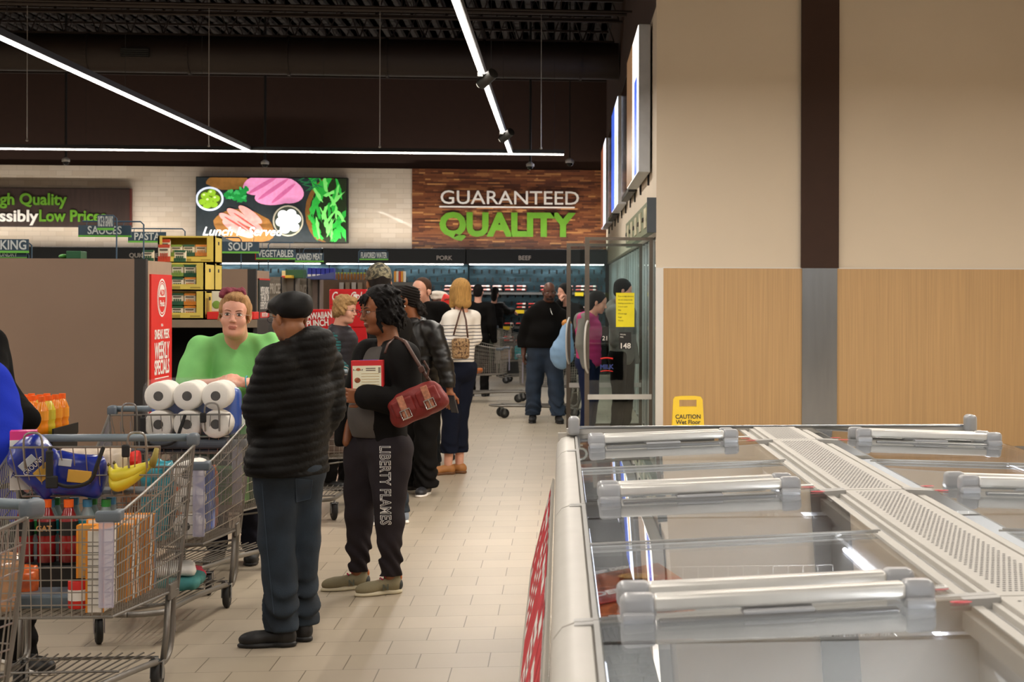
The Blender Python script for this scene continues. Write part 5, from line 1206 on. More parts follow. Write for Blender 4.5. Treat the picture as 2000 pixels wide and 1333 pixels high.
# blue bag hanging behind the big man: rests on cart H handle end
xq, yq = U(1097, 21.45)
o = blob('blue_bag', [ell((0, 0, .05), (.14, .10, .17)), cone((.02, 0, .12), (.07, 0, .40), .13, .06, k=.06), ], mat('pale_blue_bag', '#86aace', .45, var=.12, vs=5), step=.013, disp=lambda X, Y, Z: wob(X, Y, Z, 30, .006)); o.location = (xq, yq, UZ(690, 21.4) - .08); tag(o, 'pale blue shopping bag carried on the arm of the big man in black', 'shopping bag')
MB().ell((.06, 0, .44), (.06, .05, .05), n=10).build('orange_contents', mat('orange_chips_bits', '#d88a3a', .5, var=.6, vs=30), o)
# ---------------- sports drinks at the left against the brown panel
tr = thing('drink_display', 'stepped black tray holding orange sports drinks by the brown panel', 'display'); xt, yt = U(72, 9.9); tr.location = (xt, yt, 0); zt0 = UZ(858, 9.9)
b = MB(); b.bb((-.35, -.15, 0), (.13, .35, zt0)); b.build('base', M_black, tr); MB().bb((-.35, -.17, zt0 - .01), (.13, -.15, zt0 + .03)).build('front_lip', M_black, tr); MB().bb((.125, -.15, zt0), (.135, .35, zt0 + .06)).build('side_panel', M_black, tr)
ob = bottle(M_orb, M_oc, h=.235, r=.037, lm=mat('orange_wrap', '#f09a30', .3)); yb2 = bottle(M_yelb, M_oc, h=.235, r=.037, lm=mat('yellow_wrap', '#c8b838', .3)); f1 = f2 = True
for j in range(4):
    for i in range(4):
        yel = (i == 3 and j == 1) or (i == 2 and j == 2); src = yb2 if yel else ob
        if yel and f2: c = src; f2 = False
        elif not yel and f1: c = src; f1 = False
        else: c = copy_tree(src)
        c.location = (xt - .20 + i * .085 + .01 * j, yt - .10 + j * .10, zt0 + .002 + 0 * j); tag(c, '%s sports drink with orange cap in the tray by the brown panel' % ('yellow' if yel else 'orange'), 'bottle', '%s sports drinks in the left tray' % ('yellow' if yel else 'orange'))
# ============================================================ PEOPLE: builder
def rotm(yaw=0, pitch=0, roll=0):
    return np.array((Matrix.Rotation(math.radians(yaw), 3, 'Z') @ Matrix.Rotation(math.radians(pitch), 3, 'X') @ Matrix.Rotation(math.radians(roll), 3, 'Y')))
def AT(px, py, d):
    X, Y = U(px, d); return np.array((X, Y, UZ(py, d, px)))
class Person:
    def __init__(s, label, px, d0, yaw, H, J, head, skin, girth=1.0, fem=False, res=.014, hres=.006, cat='person', hsc=1.0):
        s.hs = H / 1.75; X, Y = U(px, d0); s.loc = np.array((X, Y, 0.)); s.yaw = math.radians(yaw); s.d0 = d0; s.res = res; s.hres = hres
        s.root = thing('person', label, cat, (X, Y, 0), s.yaw); s.skin = skin; s.g = girth; s.fem = fem
        c, n = math.cos(-s.yaw), math.sin(-s.yaw); s.Ri = np.array(((c, -n, 0), (n, c, 0), (0, 0, 1)))
        hs = s.hs; sw = .165 if fem else .185
        D = dict(pelvis=(0, 0, .95), waist=(0, 0, 1.10), chest=(0, 0, 1.28), neck=(0, .015, 1.46), head=(0, -.015, 1.635))
        for q, sg in (('L', 1), ('R', -1)):
            D['hip' + q] = (sg * .09, 0, .92); D['knee' + q] = (sg * .10, -.015, .50); D['ank' + q] = (sg * .105, .03, .09); D['toe' + q] = (sg * .125, -.14, .03)
            D['sh' + q] = (sg * sw, .01, 1.40); D['el' + q] = (sg * (sw + .05 + .04 * (girth - 1)), .03, 1.12); D['wr' + q] = (sg * (sw + .06 + .05 * (girth - 1)), -.03, .88)
        s.J = {k: npv(v) * hs for k, v in D.items()}
        for k, v in J.items():
            if v[0] == 'p': s.J[k] = s.W(v[1], v[2], v[3] if len(v) > 3 else 0)
            else: s.J[k] = npv(v)
        hy, hp, hr = head; s.hf = Frame(s.J['head'], np.array(Matrix.Rotation(-s.yaw, 3, 'Z')) @ rotm(hy, hp, hr), hs * .96 * hsc)
        s.hands = []
    def W(s, px, py, dd=0):
        return s.Ri @ (AT(px, py, s.d0 + dd) - s.loc)
    def wd(s, v):   # world direction -> local
        v = s.Ri @ npv(v); return v / np.linalg.norm(v)
    def body(s, extra=(), faceop=True, fat=0.0, armr=1.0):
        J, hs, g, H = s.J, s.hs, s.g, s.hf; P = []; k = .035
        gg = (g - 1) * .08
        P += [cone(J['pelvis'], J['waist'], (.125 + gg) * hs, (.11 + gg) * hs, k, (1.1, .75, 1)), cone(J['waist'], J['chest'], (.11 + gg) * hs, (.13 + gg * .7) * hs, k, (1.1, .75, 1)),
              cone(J['shL'], J['shR'], .05 * hs, None, k), cone(J['chest'], J['neck'], .11 * hs, .05 * hs, k, (1, .8, 1)), cone(J['neck'] + npv((0, .005, -.05)), H.p((0, .022, -.05)), (.056 + fat * .012) * hs, (.054 + fat * .014) * hs, .03)]
        for q in 'LR':
            P += [cone(J['hip' + q], J['knee' + q], .085 * hs * (g ** .5), .055 * hs, k), cone(J['knee' + q], J['ank' + q], .055 * hs, .036 * hs, .02), cone(J['ank' + q] + npv((0, 0, -.03)), J['ank' + q] * .70 + J['toe' + q] * .30 + npv((0, 0, -.012)), .028 * hs, .014 * hs, .01),
                  cone(J['sh' + q], J['el' + q], .048 * hs * armr, .038 * hs * armr, .03), cone(J['el' + q], J['wr' + q], .037 * hs * armr, .025 * hs * armr ** .5, .015)]
        fb = [(H.O - .125 * hs, H.O + .135 * hs, s.hres)]
        # head
        A = lambda *a, **kw: P.append(ell(*a, fr=H, **kw)); B = lambda *a, **kw: P.append(cone(*a, fr=H, **kw))
        A((0, .015, .045), (.073, .092, .083), k=.01); A((0, -.035, .035), (.060, .055, .062), k=.02); A((0, -.030, -.03), (.058, .058, .075), k=.02)
        A((0, -.030, -.072), (.046 + fat * .008, .046, .036), k=.02); A((0, -.066, -.097), (.020, .018, .015), k=.018)
        for sx in (-1, 1):
            A((sx * .036, -.056, -.03), (.024 + fat * .006, .022, .028), k=.02); A((sx * .074, .012, -.008), (.009, .019, .031), k=.006, rot=(.15, 0, 0)); A((sx * .083, .018, .0), (.005, .015, .024), k=.004)
            if faceop:
                P.append(ell((sx * .031, -.093, .003), (.017, .014, .011), k=.008, fr=H, op=-1))
        if fat: A((0, -.02, -.095), (.05, .05, .03), k=.025)
        B((-.036, -.074, .022), (.036, -.074, .022), .010, .010, k=.012); B((0, -.084, .012), (0, -.103, -.028), .0075, .0115, k=.008)
        for sx in (-1, 1): A((sx * .011, -.096, -.033), (.0085, .010, .0075), k=.006)
        A((0, -.0845, -.060), (.022, .010, .0055), k=.006); A((0, -.083, -.0705), (.019, .010, .0058), k=.006)
        P.append(ell((0, -.104, -.0655), (.026, .010, .0022), k=.003, fr=H, op=-1))
        for hd in s.hands: P += hd[0]; fb.append(hd[1])
        P += list(extra)
        lips = s.lips = getattr(s, 'lips', None)
        def paint(c):
            l = (c - H.O) @ H.R / H.s
            m = (np.abs(l[:, 0]) < .023 - np.abs(l[:, 2] + .066) * .6) & (np.abs(l[:, 2] + .066) < .0105) & (l[:, 1] < -.074)
            return m.astype(int)
        s.bodyo = blob('body', P, [s.skin, M_lips.get(s.skin.name, s.skin)], s.root, step=s.res, fine=fb, paint=paint)
        return s.bodyo
    def eyes(s, iris='#3c2a1c', brow=None, glasses=None, round_=False, lid=True):
        H = s.hf
        for sx in (-1, 1):
            b = MB(); c = H.p((sx * .031, -.0765, .003)); R = Matrix(H.R.tolist())
            b.ell(c, (.0150 * H.s, .0115 * H.s, .0066 * H.s), 0, 14, 10, R)
            b.ell(H.p((sx * .031, -.0865, .003)), (.0064 * H.s, .0026 * H.s, .0062 * H.s), 1, 12, 8, R)
            b.build('eye', [M_eye, mat('iris' + iris, iris, .2)], s.root, smooth=True)
            if lid: MB().tube([H.p((sx * (.031 + .0165 * u), -.0875 + .010 * abs(u) ** 2 + .003 * (sx * u > 0) * u * u, .003 + .0085 * (1 - u * u))) for u in (-1, -.6, -.2, .2, .6, 1)], [.0008, .0018, .002, .002, .0018, .0008], 5).build('eyelid', mat('lash_dark', '#2a1810', .6), s.root, smooth=True)
            if brow: MB().tube([H.p((sx * (.012 + .036 * u), -.0915 + .013 * u * u, .022 + .006 * math.sin(PI * u * .8))) for u in (0, .25, .5, .75, 1)], [.0016, .0028, .0028, .0022, .001], 5).build('eyebrow', mat('brow' + brow, brow, .8), s.root, smooth=True)
        if glasses:
            b = MB(); m = mat('glasses' + glasses, glasses, .3, metal=.3)
            for sx in (-1, 1):
                w, h = (.021, .019) if round_ else (.024, .016)
                b.tube([H.p((sx * .033 + w * math.cos(a), -.108 + .004 * abs(math.cos(a)), .0 + h * math.sin(a))) for a in [2 * PI * i / 20 for i in range(20)]], .0013, 5, closed=True)
                b.tube([H.p((sx * .056, -.102, .004)), H.p((sx * .080, -.05, .006)), H.p((sx * .084, .01, .004)), H.p((sx * .083, .03, -.012))], .0014, 5)
            b.tube([H.p((-.011, -.108, .003)), H.p((0, -.112, .006)), H.p((.011, -.108, .003))], .0012, 5); b.build('glasses', m, s.root, smooth=True)
    def hand(s, q, dirv, nrm, curl=(25, 35), spread=.0, thumb=1, sc=1.0, straight=()):
        """dirv, nrm local unit vectors; nrm points out of the palm"""
        W_ = s.J['wr' + q]; hs = s.hs * sc; d = npv(dirv); d = d / np.linalg.norm(d); n = npv(nrm); n = n - d * (n @ d); n /= np.linalg.norm(n)
        u = np.cross(d, n); sg = 1 if q == 'L' else -1; u = u * sg * thumb   # u points to the thumb side
        P = []; R = np.stack([u, n, d], 1); fr = Frame(W_, R, hs)
        P.append(rbx((0, 0, .048), (.040, .0145, .050), rad=.013, k=.012, fr=fr)); P.append(ell((.018, .006, .035), (.018, .014, .028), k=.01, fr=fr))
        Ls = (.068, .076, .071, .055); ps = []
        for i in range(4):
            x = .030 - i * .0200; a1, a2 = [math.radians(c) for c in (curl if i not in straight else (8, 8))]; L = Ls[i]; sp = (1.5 - i) * spread
            p0 = npv((x, .0, .088)); dd = lambda a: npv((sp, math.sin(a), math.cos(a)))
            p1 = p0 + dd(a1) * L * .46; p2 = p1 + dd(a1 + a2) * L * .32; p3 = p2 + dd(a1 + a2 * 1.7) * L * .25
            P += [cone(p0, p1, .0095, .0088, k=.004, fr=fr), cone(p1, p2, .0088, .0080, k=.003, fr=fr), cone(p2, p3, .0080, .0068, k=.003, fr=fr)]; ps += [p1, p2, p3]
        P += [cone((.026, .004, .022), (.056, .016, .052), .014, .0105, k=.01, fr=fr), cone((.056, .016, .052), (.062, .026, .085), .0105, .0085, k=.004, fr=fr)]
        pts = [fr.p(p) for p in ps + [npv((.06, .03, .09)), npv((-.05, -.02, 0)), npv((.04, .02, 0))]]; lo = np.min(pts, 0) - .02; hi = np.max(pts, 0) + .02
        s.hands.append((P, (lo, hi, s.hres if s.hres < .005 else s.hres)))
    def trousers(s, m, rh=.10, rk=.07, ra=.055, waist=1.02, hem=.07, step=None, bag=.004, name='trousers', seat=.0, f=22, ph=0, breakz=.0):
        J, hs, g = s.J, s.hs, s.g; gg = (g - 1) * .08; P = []
        pz = J['pelvis']; P.append(cone(pz + npv((0, 0, .02)), npv((pz[0], pz[1], waist * hs - .06)), (.135 + gg) * hs, (.128 + gg) * hs, .03, (1.1, .80, 1)))
        P.append(ell(pz + npv((0, .045 * hs, -.03)), ((.15 + gg) * hs, (.105 + gg * .5 + seat) * hs, .11 * hs), k=.04))
        for q in 'LR':
            a, kn, an = J['hip' + q], J['knee' + q], J['ank' + q]; en = an + (kn - an) * 0 + npv((0, 0, -.04))
            P += [cone(a, kn, rh * hs * (1 + (g - 1) * .5), rk * hs, .025), cone(kn, en, rk * hs, ra * hs, .018)]
        o = blob(name, P, m, s.root, step=step or s.res * .8, cut=(hem * hs, waist * hs), disp=lambda X, Y, Z: wob(X, Y, Z, f, bag, ph) + (bag * 1.9 * np.sin(Z * 75 + X * 25 + 9 * np.sin(Y * 12 + ph)) * np.exp(-((Z - .17) / .10) ** 2)).astype(np.float32))
        return o
    def top(s, m, t=.02, hem=.85, sl=(1.0, 1.0), name='jacket', r_hem=None, collar=None, hood=False, flare=.0, disp=None, cuts=(), adds=(), arm=1.0, step=None, belly=0, neckcut=.075, shr=.0, arms='LR', bust=0, top_=None, cuff=.0):
        J, hs, g = s.J, s.hs, s.g; gg = (g - 1) * .08; P = []; k = .035; tt = t
        pe = J['pelvis'].copy(); pe[2] = min(pe[2], hem * hs + .10)
        P += [cone(pe, J['waist'], (.118 + gg + tt + flare) * hs, (.108 + gg + tt) * hs, k, (1.12, .82, 1)), cone(J['waist'], J['chest'], (.108 + gg + tt) * hs, (.125 + gg * .7 + tt) * hs, k, (1.12, .80, 1)),
              cone(J['shL'] * .93 + J['shR'] * .07, J['shR'] * .93 + J['shL'] * .07, (.05 + tt + shr) * hs, None, k), cone(J['chest'], J['neck'] + npv((0, 0, -.03)), (.12 + tt) * hs, (.048 + tt * .6) * hs, .04, (1, .85, 1))]
        for q in 'LR': P.append(cone(J['neck'] + npv((0, .01, -.055)) * hs, J['neck'] * .30 + J['sh' + q] * .70 + npv((0, .005, .0)), (.046 + tt * .8) * hs, (.044 + tt + shr) * hs, .03))
        P.append(ell(J['chest'] * .55 + J['neck'] * .45 + npv((0, -.01, -.02)), ((.13 + gg * .5 + tt) * hs, (.075 + tt) * hs, .11 * hs), k=.04))
        if belly: P.append(ell(J['waist'] + npv((0, -.06 * hs, -.03)), ((.13 + belly) * hs, (.10 + belly) * hs, .15 * hs), k=.05))
        if bust: P.append(ell(J['chest'] + npv((0, -(.075 + bust * .3) * hs, -.0)), (.12 * hs, (.05 + bust) * hs, .075 * hs), k=.04))
        for q in arms:
            a, e, w = J['sh' + q], J['el' + q], J['wr' + q]; ra, re, rw = (.05 + tt) * arm, (.042 + tt) * arm, (.030 + tt * .8 + cuff) * arm
            if sl[0] < 1: P.append(cone(a, a + (e - a) * sl[0], ra * hs, (ra + (re - ra) * sl[0] + .014) * hs, .025))
            else:
                P.append(cone(a, e, ra * hs, re * hs, .025)); P.append(cone(e, e + (w - e) * sl[1], re * hs, rw * hs, .015))
        if collar:
            for i in range(14):
                a0 = 2 * PI * i / 14; a1 = 2 * PI * (i + 1) / 14; r0, zc, th = collar
                if len(collar) if False else False: pass
                c = J['neck'] + npv((0, 0, zc)); f = lambda a: c + npv((math.cos(a) * r0, math.sin(a) * r0 * .95 - .012, -.012 * (1 - math.sin(a))))
                P.append(cone(f(a0), f(a1), th, None, .008)); P.append(cone(f(a0) - npv((0, 0, th * 1.6)), f(a1) - npv((0, 0, th * 1.6)), th * 1.15, None, .012))
        if hood: P += [ell(J['neck'] + npv((0, .085, .0)) * hs, (.12 * hs, .075 * hs, .085 * hs), k=.03), ell(J['neck'] + npv((0, .10, -.07)) * hs, (.10 * hs, .06 * hs, .08 * hs), k=.03)]
        P += list(adds)
        if neckcut: P.append(ell(J['neck'] + npv((0, -.02, .055)), (neckcut * hs, neckcut * hs, .07 * hs), k=.01, op=-1))
        P += list(cuts)
        return blob(name, P, m, s.root, step=step or s.res * .8, cut=(hem * hs, top_), disp=disp or (lambda X, Y, Z: wob(X, Y, Z, 19, .005)))
    def hair(s, prims, m, name='hair', step=None, disp=None):
        return blob(name, prims, m, s.root, step=step or max(.005, s.hres), disp=disp)
    def shoes(s, m, sole=None, L=.27, w=.048, hgt=.0, toe=None, step=None, name='shoe', dirs=None):
        for q in 'LR':
            a = s.J['ank' + q]; hs = s.hs
            dv = npv(dirs[q]) if dirs else s.J['toe' + q] - a; dv[2] = 0; dv = dv / np.linalg.norm(dv)
            fr = Frame((a[0], a[1], 0), np.stack([np.array((-dv[1], dv[0], 0)) * -1 * -1, -dv, np.array((0, 0, 1.))], 1) if True else None, hs)
            # local: -y forward
            P = [ell((0, .02, .045), (.036, .045, .045), k=.02, fr=fr), cone((0, .0, .055), (0, -.11, .042), .042, .036, k=.02, sq=(1, 1, .9), fr=fr), ell((0, -.135, .036), (.045, .066, .037), k=.02, fr=fr), cone((0, .015, .05), (0, .02, .095 + hgt), .040, .036, k=.02, fr=fr)]
            o = blob(name, P, m, s.root, step=step or (.006 if s.res < .013 else .01), cut=(.012, None))
            P = [ell((0, .012, .012), (.043, .056, .026), k=.03, fr=fr), ell((0, -.115, .010), (.048, .092, .023), k=.03, fr=fr)]
            blob('sole', P, sole or m, o, step=step or (.006 if s.res < .013 else .01), cut=(.001, None))
            o['_'] = 0; del o['_']
            s.sf = getattr(s, 'sf', {}); s.sf[q] = (fr, o)
M_eye = mat('eye_white', '#e4ddd4', .2)
def skinm(name, c, lip):
    m = mat(name, c, .48, var=.05, vs=25, bump=.05, bs=150); M_lips[m.name] = mat(name + '_lips', lip, .4); 
    m.node_tree.nodes['Principled BSDF'].inputs['Subsurface Weight'].default_value = .08
    m.node_tree.nodes['Principled BSDF'].inputs['Subsurface Radius'].default_value = (.01, .004, .002); return m
M_lips = {}
SK_fair = skinm('fair_skin', '#d8a088', '#b86a5c'); SK_rosy = skinm('rosy_skin', '#d89c84', '#b8705e'); SK_brown = skinm('brown_skin', '#86502f', '#6e382a'); SK_dark = skinm('deep_brown_skin', '#5a3424', '#4a261e'); SK_tan = skinm('tan_brown_skin', '#9a6440', '#7a4030')
def hairm(name, c, c2=None):
    m = mat(name, c, .6, var=.35, vs=6, streak=(30, 30, 2), bump=.6, bs=30, spec=.18); return m
def cloth(name, c, rough=.85, var=.08, bump=.12, bs=180, sheen=.0, **k): return mat(name, c, rough, var=var, bump=bump, bs=bs, sheen=sheen, spec=.12, **k)
def stripes(name, c1, c2, period, duty=.3, axis='Z', rough=.8, lo=-9, hi=9):
    m, nt, b = newmat(name); N = nt.nodes; L = nt.links; g = N.new('ShaderNodeTexCoord'); sp = N.new('ShaderNodeSeparateXYZ'); L.new(g.outputs['Object'], sp.inputs[0])
    nz = N.new('ShaderNodeTexNoise'); nz.inputs['Scale'].default_value = 5; L.new(g.outputs['Object'], nz.inputs['Vector'])
    a = N.new('ShaderNodeMath'); a.operation = 'MULTIPLY_ADD'; a.inputs[1].default_value = .02; L.new(nz.outputs[0], a.inputs[0]); L.new(sp.outputs[axis], a.inputs[2])
    md = N.new('ShaderNodeMath'); md.operation = 'MODULO'; md.inputs[1].default_value = period; L.new(a.outputs[0], md.inputs[0])
    lt = N.new('ShaderNodeMath'); lt.operation = 'LESS_THAN'; lt.inputs[1].default_value = period * duty; L.new(md.outputs[0], lt.inputs[0])
    g1 = N.new('ShaderNodeMath'); g1.operation = 'GREATER_THAN'; g1.inputs[1].default_value = lo; L.new(sp.outputs['Z'], g1.inputs[0])
    g2 = N.new('ShaderNodeMath'); g2.operation = 'LESS_THAN'; g2.inputs[1].default_value = hi; L.new(sp.outputs['Z'], g2.inputs[0])
    m1 = N.new('ShaderNodeMath'); m1.operation = 'MULTIPLY'; m2 = N.new('ShaderNodeMath'); m2.operation = 'MULTIPLY'
    L.new(lt.outputs[0], m1.inputs[0]); L.new(g1.outputs[0], m1.inputs[1]); L.new(m1.outputs[0], m2.inputs[0]); L.new(g2.outputs[0], m2.inputs[1])
    mx = N.new('ShaderNodeMixRGB'); L.new(m2.outputs[0], mx.inputs[0]); mx.inputs[1].default_value = C(c1) + (1,); mx.inputs[2].default_value = C(c2) + (1,)
    L.new(mx.outputs[0], b.inputs['Base Color']); b.inputs['Roughness'].default_value = rough; MATS[name] = m; return m
def camo(name, cols, scale):
    m, nt, b = newmat(name); N = nt.nodes; L = nt.links; g = N.new('ShaderNodeTexCoord'); nz = N.new('ShaderNodeTexNoise'); nz.inputs['Scale'].default_value = scale; nz.inputs['Detail'].default_value = 3
    L.new(g.outputs['Object'], nz.inputs['Vector']); r = N.new('ShaderNodeValToRGB'); r.color_ramp.interpolation = 'CONSTANT'; e = r.color_ramp.elements; e[0].color = C(cols[0]) + (1,); e[0].position = 0; e[1].color = C(cols[1]) + (1,); e[1].position = .43
    for p, c in zip((.51, .59, .66), cols[2:]): q = e.new(p); q.color = C(c) + (1,)
    L.new(nz.outputs[0], r.inputs[0]); L.new(r.outputs[0], b.inputs['Base Color']); b.inputs['Roughness'].default_value = .85; MATS[name] = m; return m
def puff(sp, a, tilt=0.0, ph=0):
    return lambda X, Y, Z: (-a * (np.abs(np.sin(PI * (Z + tilt * X) / sp + ph)) ** .6) + a * .5).astype(np.float32) + wob(X, Y, Z, 20, .004)
def skullhair(H, lo=-.03, t=.0, front=.03, back=-.09):
    """short hair shell: skull plus a face opening"""
    return [ell((0, .018, .048), (.079 + t, .098 + t, .088 + t), k=.01, fr=H), ell((0, .055, -.01), (.070 + t, .055 + t, .07), k=.02, fr=H),
            ell((0, -.085, front - .075), (.078, .070, .085), k=.012, fr=H, op=-1), rbx((0, .0, back - .09), (.2, .2, .09), rad=.005, k=.01, fr=H, op=-1)]

def patch(p, obj, quad, m, name, n=8, off=.003, mm=None):
    """a small sheet laid onto the surface of a garment; quad = four photo points"""
    dg = bpy.context.evaluated_depsgraph_get(); bv = BVHTree.FromObject(obj, dg); camL = Vector(npv(p.Ri @ (np.array((0, 0, H0)) - p.loc)).tolist())
    mm = mm or n; A, B_, C_, D_ = [npv(q) for q in quad]; vs = []; bad = False
    for j in range(mm + 1):
        for i in range(n + 1):
            u, v = i / n, j / mm; q = (A * (1 - u) + B_ * u) * (1 - v) + (D_ * (1 - u) + C_ * u) * v
            dr = (Vector(p.W(q[0], q[1], 0).tolist()) - camL).normalized(); h = bv.ray_cast(camL, dr)
            if h[0] is None: return None
            vs.append(h[0] - dr * off)
    b = MB(); b.add(vs, [(j * (n + 1) + i, j * (n + 1) + i + 1, (j + 1) * (n + 1) + i + 1, (j + 1) * (n + 1) + i) for j in range(mm) for i in range(n)]); return b.build(name, m, obj, smooth=True)
# ============================================================ PEOPLE IN THE AISLE
NS = (-1, 1)
M_puffer = mat('black_puffer', '#0d0b09', .62, var=.1, bump=.25, bs=60, spec=.14); M_blackj = cloth('black_twill', '#0e0c0b', .85); M_jean = mat('dark_jeans', '#18242f', .85, var=.45, vs=7, bump=.15, bs=240); M_shoeb = mat('black_shoe', '#0f0d0c', .55, bump=.1)
# --- man in black flat cap and puffer jacket, seen from behind
p = Person('man in black flat cap, black puffer jacket and jeans, back to the camera', 560, 8.08, -125, 1.68,
    dict(head=('p', 566, 622, 0), neck=('p', 588, 672, .02), chest=('p', 585, 770, 0), waist=('p', 575, 850, 0), pelvis=('p', 562, 905, 0),
         shL=('p', 540, 712, -.14), shR=('p', 632, 708, .12), elL=('p', 512, 800, -.16), wrL=('p', 512, 862, .02), elR=('p', 640, 800, .14), wrR=('p', 610, 870, .20),
         hipL=('p', 542, 925, -.04), hipR=('p', 590, 925, .05), kneeL=('p', 543, 1060, -.06), kneeR=('p', 592, 1060, .05), ankL=('p', 553, 1218, -.10), ankR=('p', 590, 1212, .04), toeL=('p', 480, 1240, -.12), toeR=('p', 560, 1235, .12)),
    (-135, 4, 0), SK_tan, girth=1.18, res=.012, hres=.0045)
p.hand('L', p.wd((-.3, 0, -1)), p.wd((1, 0, 0)), curl=(30, 40))
p.body(); p.eyes(glasses='#1c2440', brow='#1a1210')
p.trousers(M_jean, rh=.098, rk=.082, ra=.074, waist=.88, hem=.075, seat=.0, bag=.007, step=.009, f=17)
p.top(M_puffer, t=.035, hem=.80, name='puffer_jacket', hood=True, disp=puff(.042, .008, .12), arm=1.10, belly=.02, flare=.035, step=.008, collar=(.075, .01, .022), neckcut=0, sl=(1, .93))
H = p.hf
p.hair([ell((0, .008, .070), (.098, .122, .062), k=.02, rot=(.14, 0, 0), fr=H), ell((0, .040, .045), (.092, .090, .060), k=.03, fr=H), ell((0, -.075, .066), (.066, .045, .020), k=.02, rot=(.25, 0, 0), fr=H), ell((0, -.118, .045), (.055, .030, .008), k=.01, rot=(.35, 0, 0), fr=H)], mat('black_cap_leather', '#0c0a09', .6, bump=.15, bs=40, spec=.25), name='flat_cap', disp=lambda X, Y, Z: wob(X, Y, Z, 45, .0015))
p.shoes(M_shoeb, hgt=.02, L=.29, name='black_shoe')
tj = [c for c in p.root.children if c.name.startswith('trousers')][0]; M_stitch = mat('faded_stitch', '#33404e', .8); M_jp = mat('jean_pocket', '#1f2c3a', .85, var=.35, vs=12)
patch(p, tj, [(578, 935), (612, 938), (608, 975), (580, 982)], M_jp, 'back_pocket', off=.004)
for a in ([(578, 935), (612, 938), (612, 939), (578, 936)], [(578, 935), (579, 935), (581, 981), (580, 981)], [(611, 938), (612, 938), (608, 975), (607, 975)], [(580, 981), (608, 974), (608, 975), (580, 982)], [(512, 945), (513, 945), (524, 1080), (523, 1080)], [(523, 1080), (524, 1080), (537, 1200), (536, 1200)]): patch(p, tj, a, M_stitch, 'stitching', n=2, mm=8, off=.006)
# --- woman with waffle box, red purse, printed sweatpants
M_sweat = cloth('charcoal_sweat', '#2b2629', .9, var=.05)
p2 = p = Person('woman in open black jacket and printed sweatpants holding a box of waffles', 738, 9.45, -52, 1.69,
    dict(head=('p', 741, 607, 0), neck=('p', 762, 672, .03), chest=('p', 752, 740, .02), waist=('p', 742, 800, 0), pelvis=('p', 742, 868, 0),
         shL=('p', 790, 700, -.12), shR=('p', 722, 695, .14), elL=('p', 800, 790, -.15), wrL=('p', 716, 775, -.26), elR=('p', 690, 795, .10), wrR=('p', 678, 865, .02),
         hipL=('p', 762, 885, -.06), hipR=('p', 715, 885, .07), kneeL=('p', 762, 1015, -.09), kneeR=('p', 703, 1005, .06), ankL=('p', 764, 1130, -.06), ankR=('p', 700, 1124, .08), toeL=('p', 712, 1150, -.14), toeR=('p', 648, 1145, .02)),
    (-60, 8, 0), SK_brown, girth=1.15, fem=True, res=.012, hres=.004, hsc=1.09)
p.hand('L', p.wd((-.95, 0, .05)), p.wd((.1, 1, .1)), curl=(32, 38), sc=1.0)
p.body(fat=.25); p.eyes(glasses='#3a2420', brow='#1a100c', round_=True)
p.trousers(M_sweat, rh=.112, rk=.080, ra=.048, waist=1.04, hem=.10, seat=.03, bag=.006, step=.009)
M_gsh = cloth('grey_tee', '#57524e', .9); M_bj = cloth('soft_black_jacket', '#12100f', .8)
p.top(M_gsh, t=.018, hem=.86, name='t_shirt', sl=(.4, 0), bust=.03, belly=.02, neckcut=.085, step=.010)
fx = p.J
openc = [rbx(p.J['chest'] + npv((-.02, -.24, -.10)), (.075, .19, .60), rad=.03, k=.03, rot=(0, .05, 0), op=-1), rbx(p.J['waist'] + npv((-.035, -.25, -.12)), (.125, .20, .24), rad=.06, k=.05, op=-1)]
p.top(M_bj, t=.034, hem=.80, name='open_jacket', bust=.03, belly=.015, cuts=openc, neckcut=.07, collar=(.078, .02, .014), arm=1.08, step=.009, sl=(1, .96), cuff=.008)
H = p.hf; rr = random.Random(4); P = [ell((0, .022, .05), (.085, .100, .088), k=.01, fr=H), ell((0, .055, -.02), (.080, .060, .09), k=.03, fr=H)]
P += [ell((sx * .07, .02, -.02), (.030, .05, .06), k=.02, fr=H) for sx in NS]
for i in range(190):
    a = rr.uniform(-.22, 1.22) * PI; ca, sa = math.cos(a), math.sin(a)
    ph0 = rr.uniform(0, 1) ** .8; zz = .13 - ph0 * .17; rad = math.sqrt(max(0, 1 - ((zz - .05) / .095) ** 2)) if zz > .05 else 1
    x, y = ca * .082 * rad, .02 + sa * .094 * rad; L_ = rr.uniform(.03, .075) * (1.2 if zz < .03 else .7); w_ = rr.uniform(-.018, .018)
    if y < -.045 and zz < .055: continue
    P.append(cone((x, y, zz), (x * 1.10 + w_, y * 1.08 + .004 + w_ * .6, zz - L_ * .55), .0085, .0075, k=.0035, fr=H)); P.append(cone((x * 1.10 + w_, y * 1.08 + .004 + w_ * .6, zz - L_ * .55), (x * 1.16 - w_ * .3, y * 1.12 + .006, zz - L_), .0075, .005, k=.003, fr=H))
P += [ell((0, -.10, -.015), (.066, .058, .088), k=.008, fr=H, op=-1)]
for i in range(7): P.append(cone((-.03 + i * .013, -.075, .095 - .004 * abs(i - 3)), (-.045 + i * .016, -.094, .062 - (i % 3) * .012), .008, .005, k=.004, fr=H))
p.hair(P, hairm('black_curls', '#0e0a09'), step=.0045, disp=lambda X, Y, Z: (.0022 * np.sin(X * 260 + 6 * np.sin(Z * 60)) * np.sin(Y * 240 + 5 * np.sin(Z * 70 + 1)) * np.sin(Z * 200)).astype(np.float32))
M_oliv = mat('olive_suede', '#7d7358', .75, var=.1, bump=.1); M_pinkl = mat('magenta_lace', '#b81c50', .6); M_solew = mat('cream_sole', '#cfc4a8', .6)
p.shoes(M_oliv, sole=M_solew, name='sneaker', step=.0055)
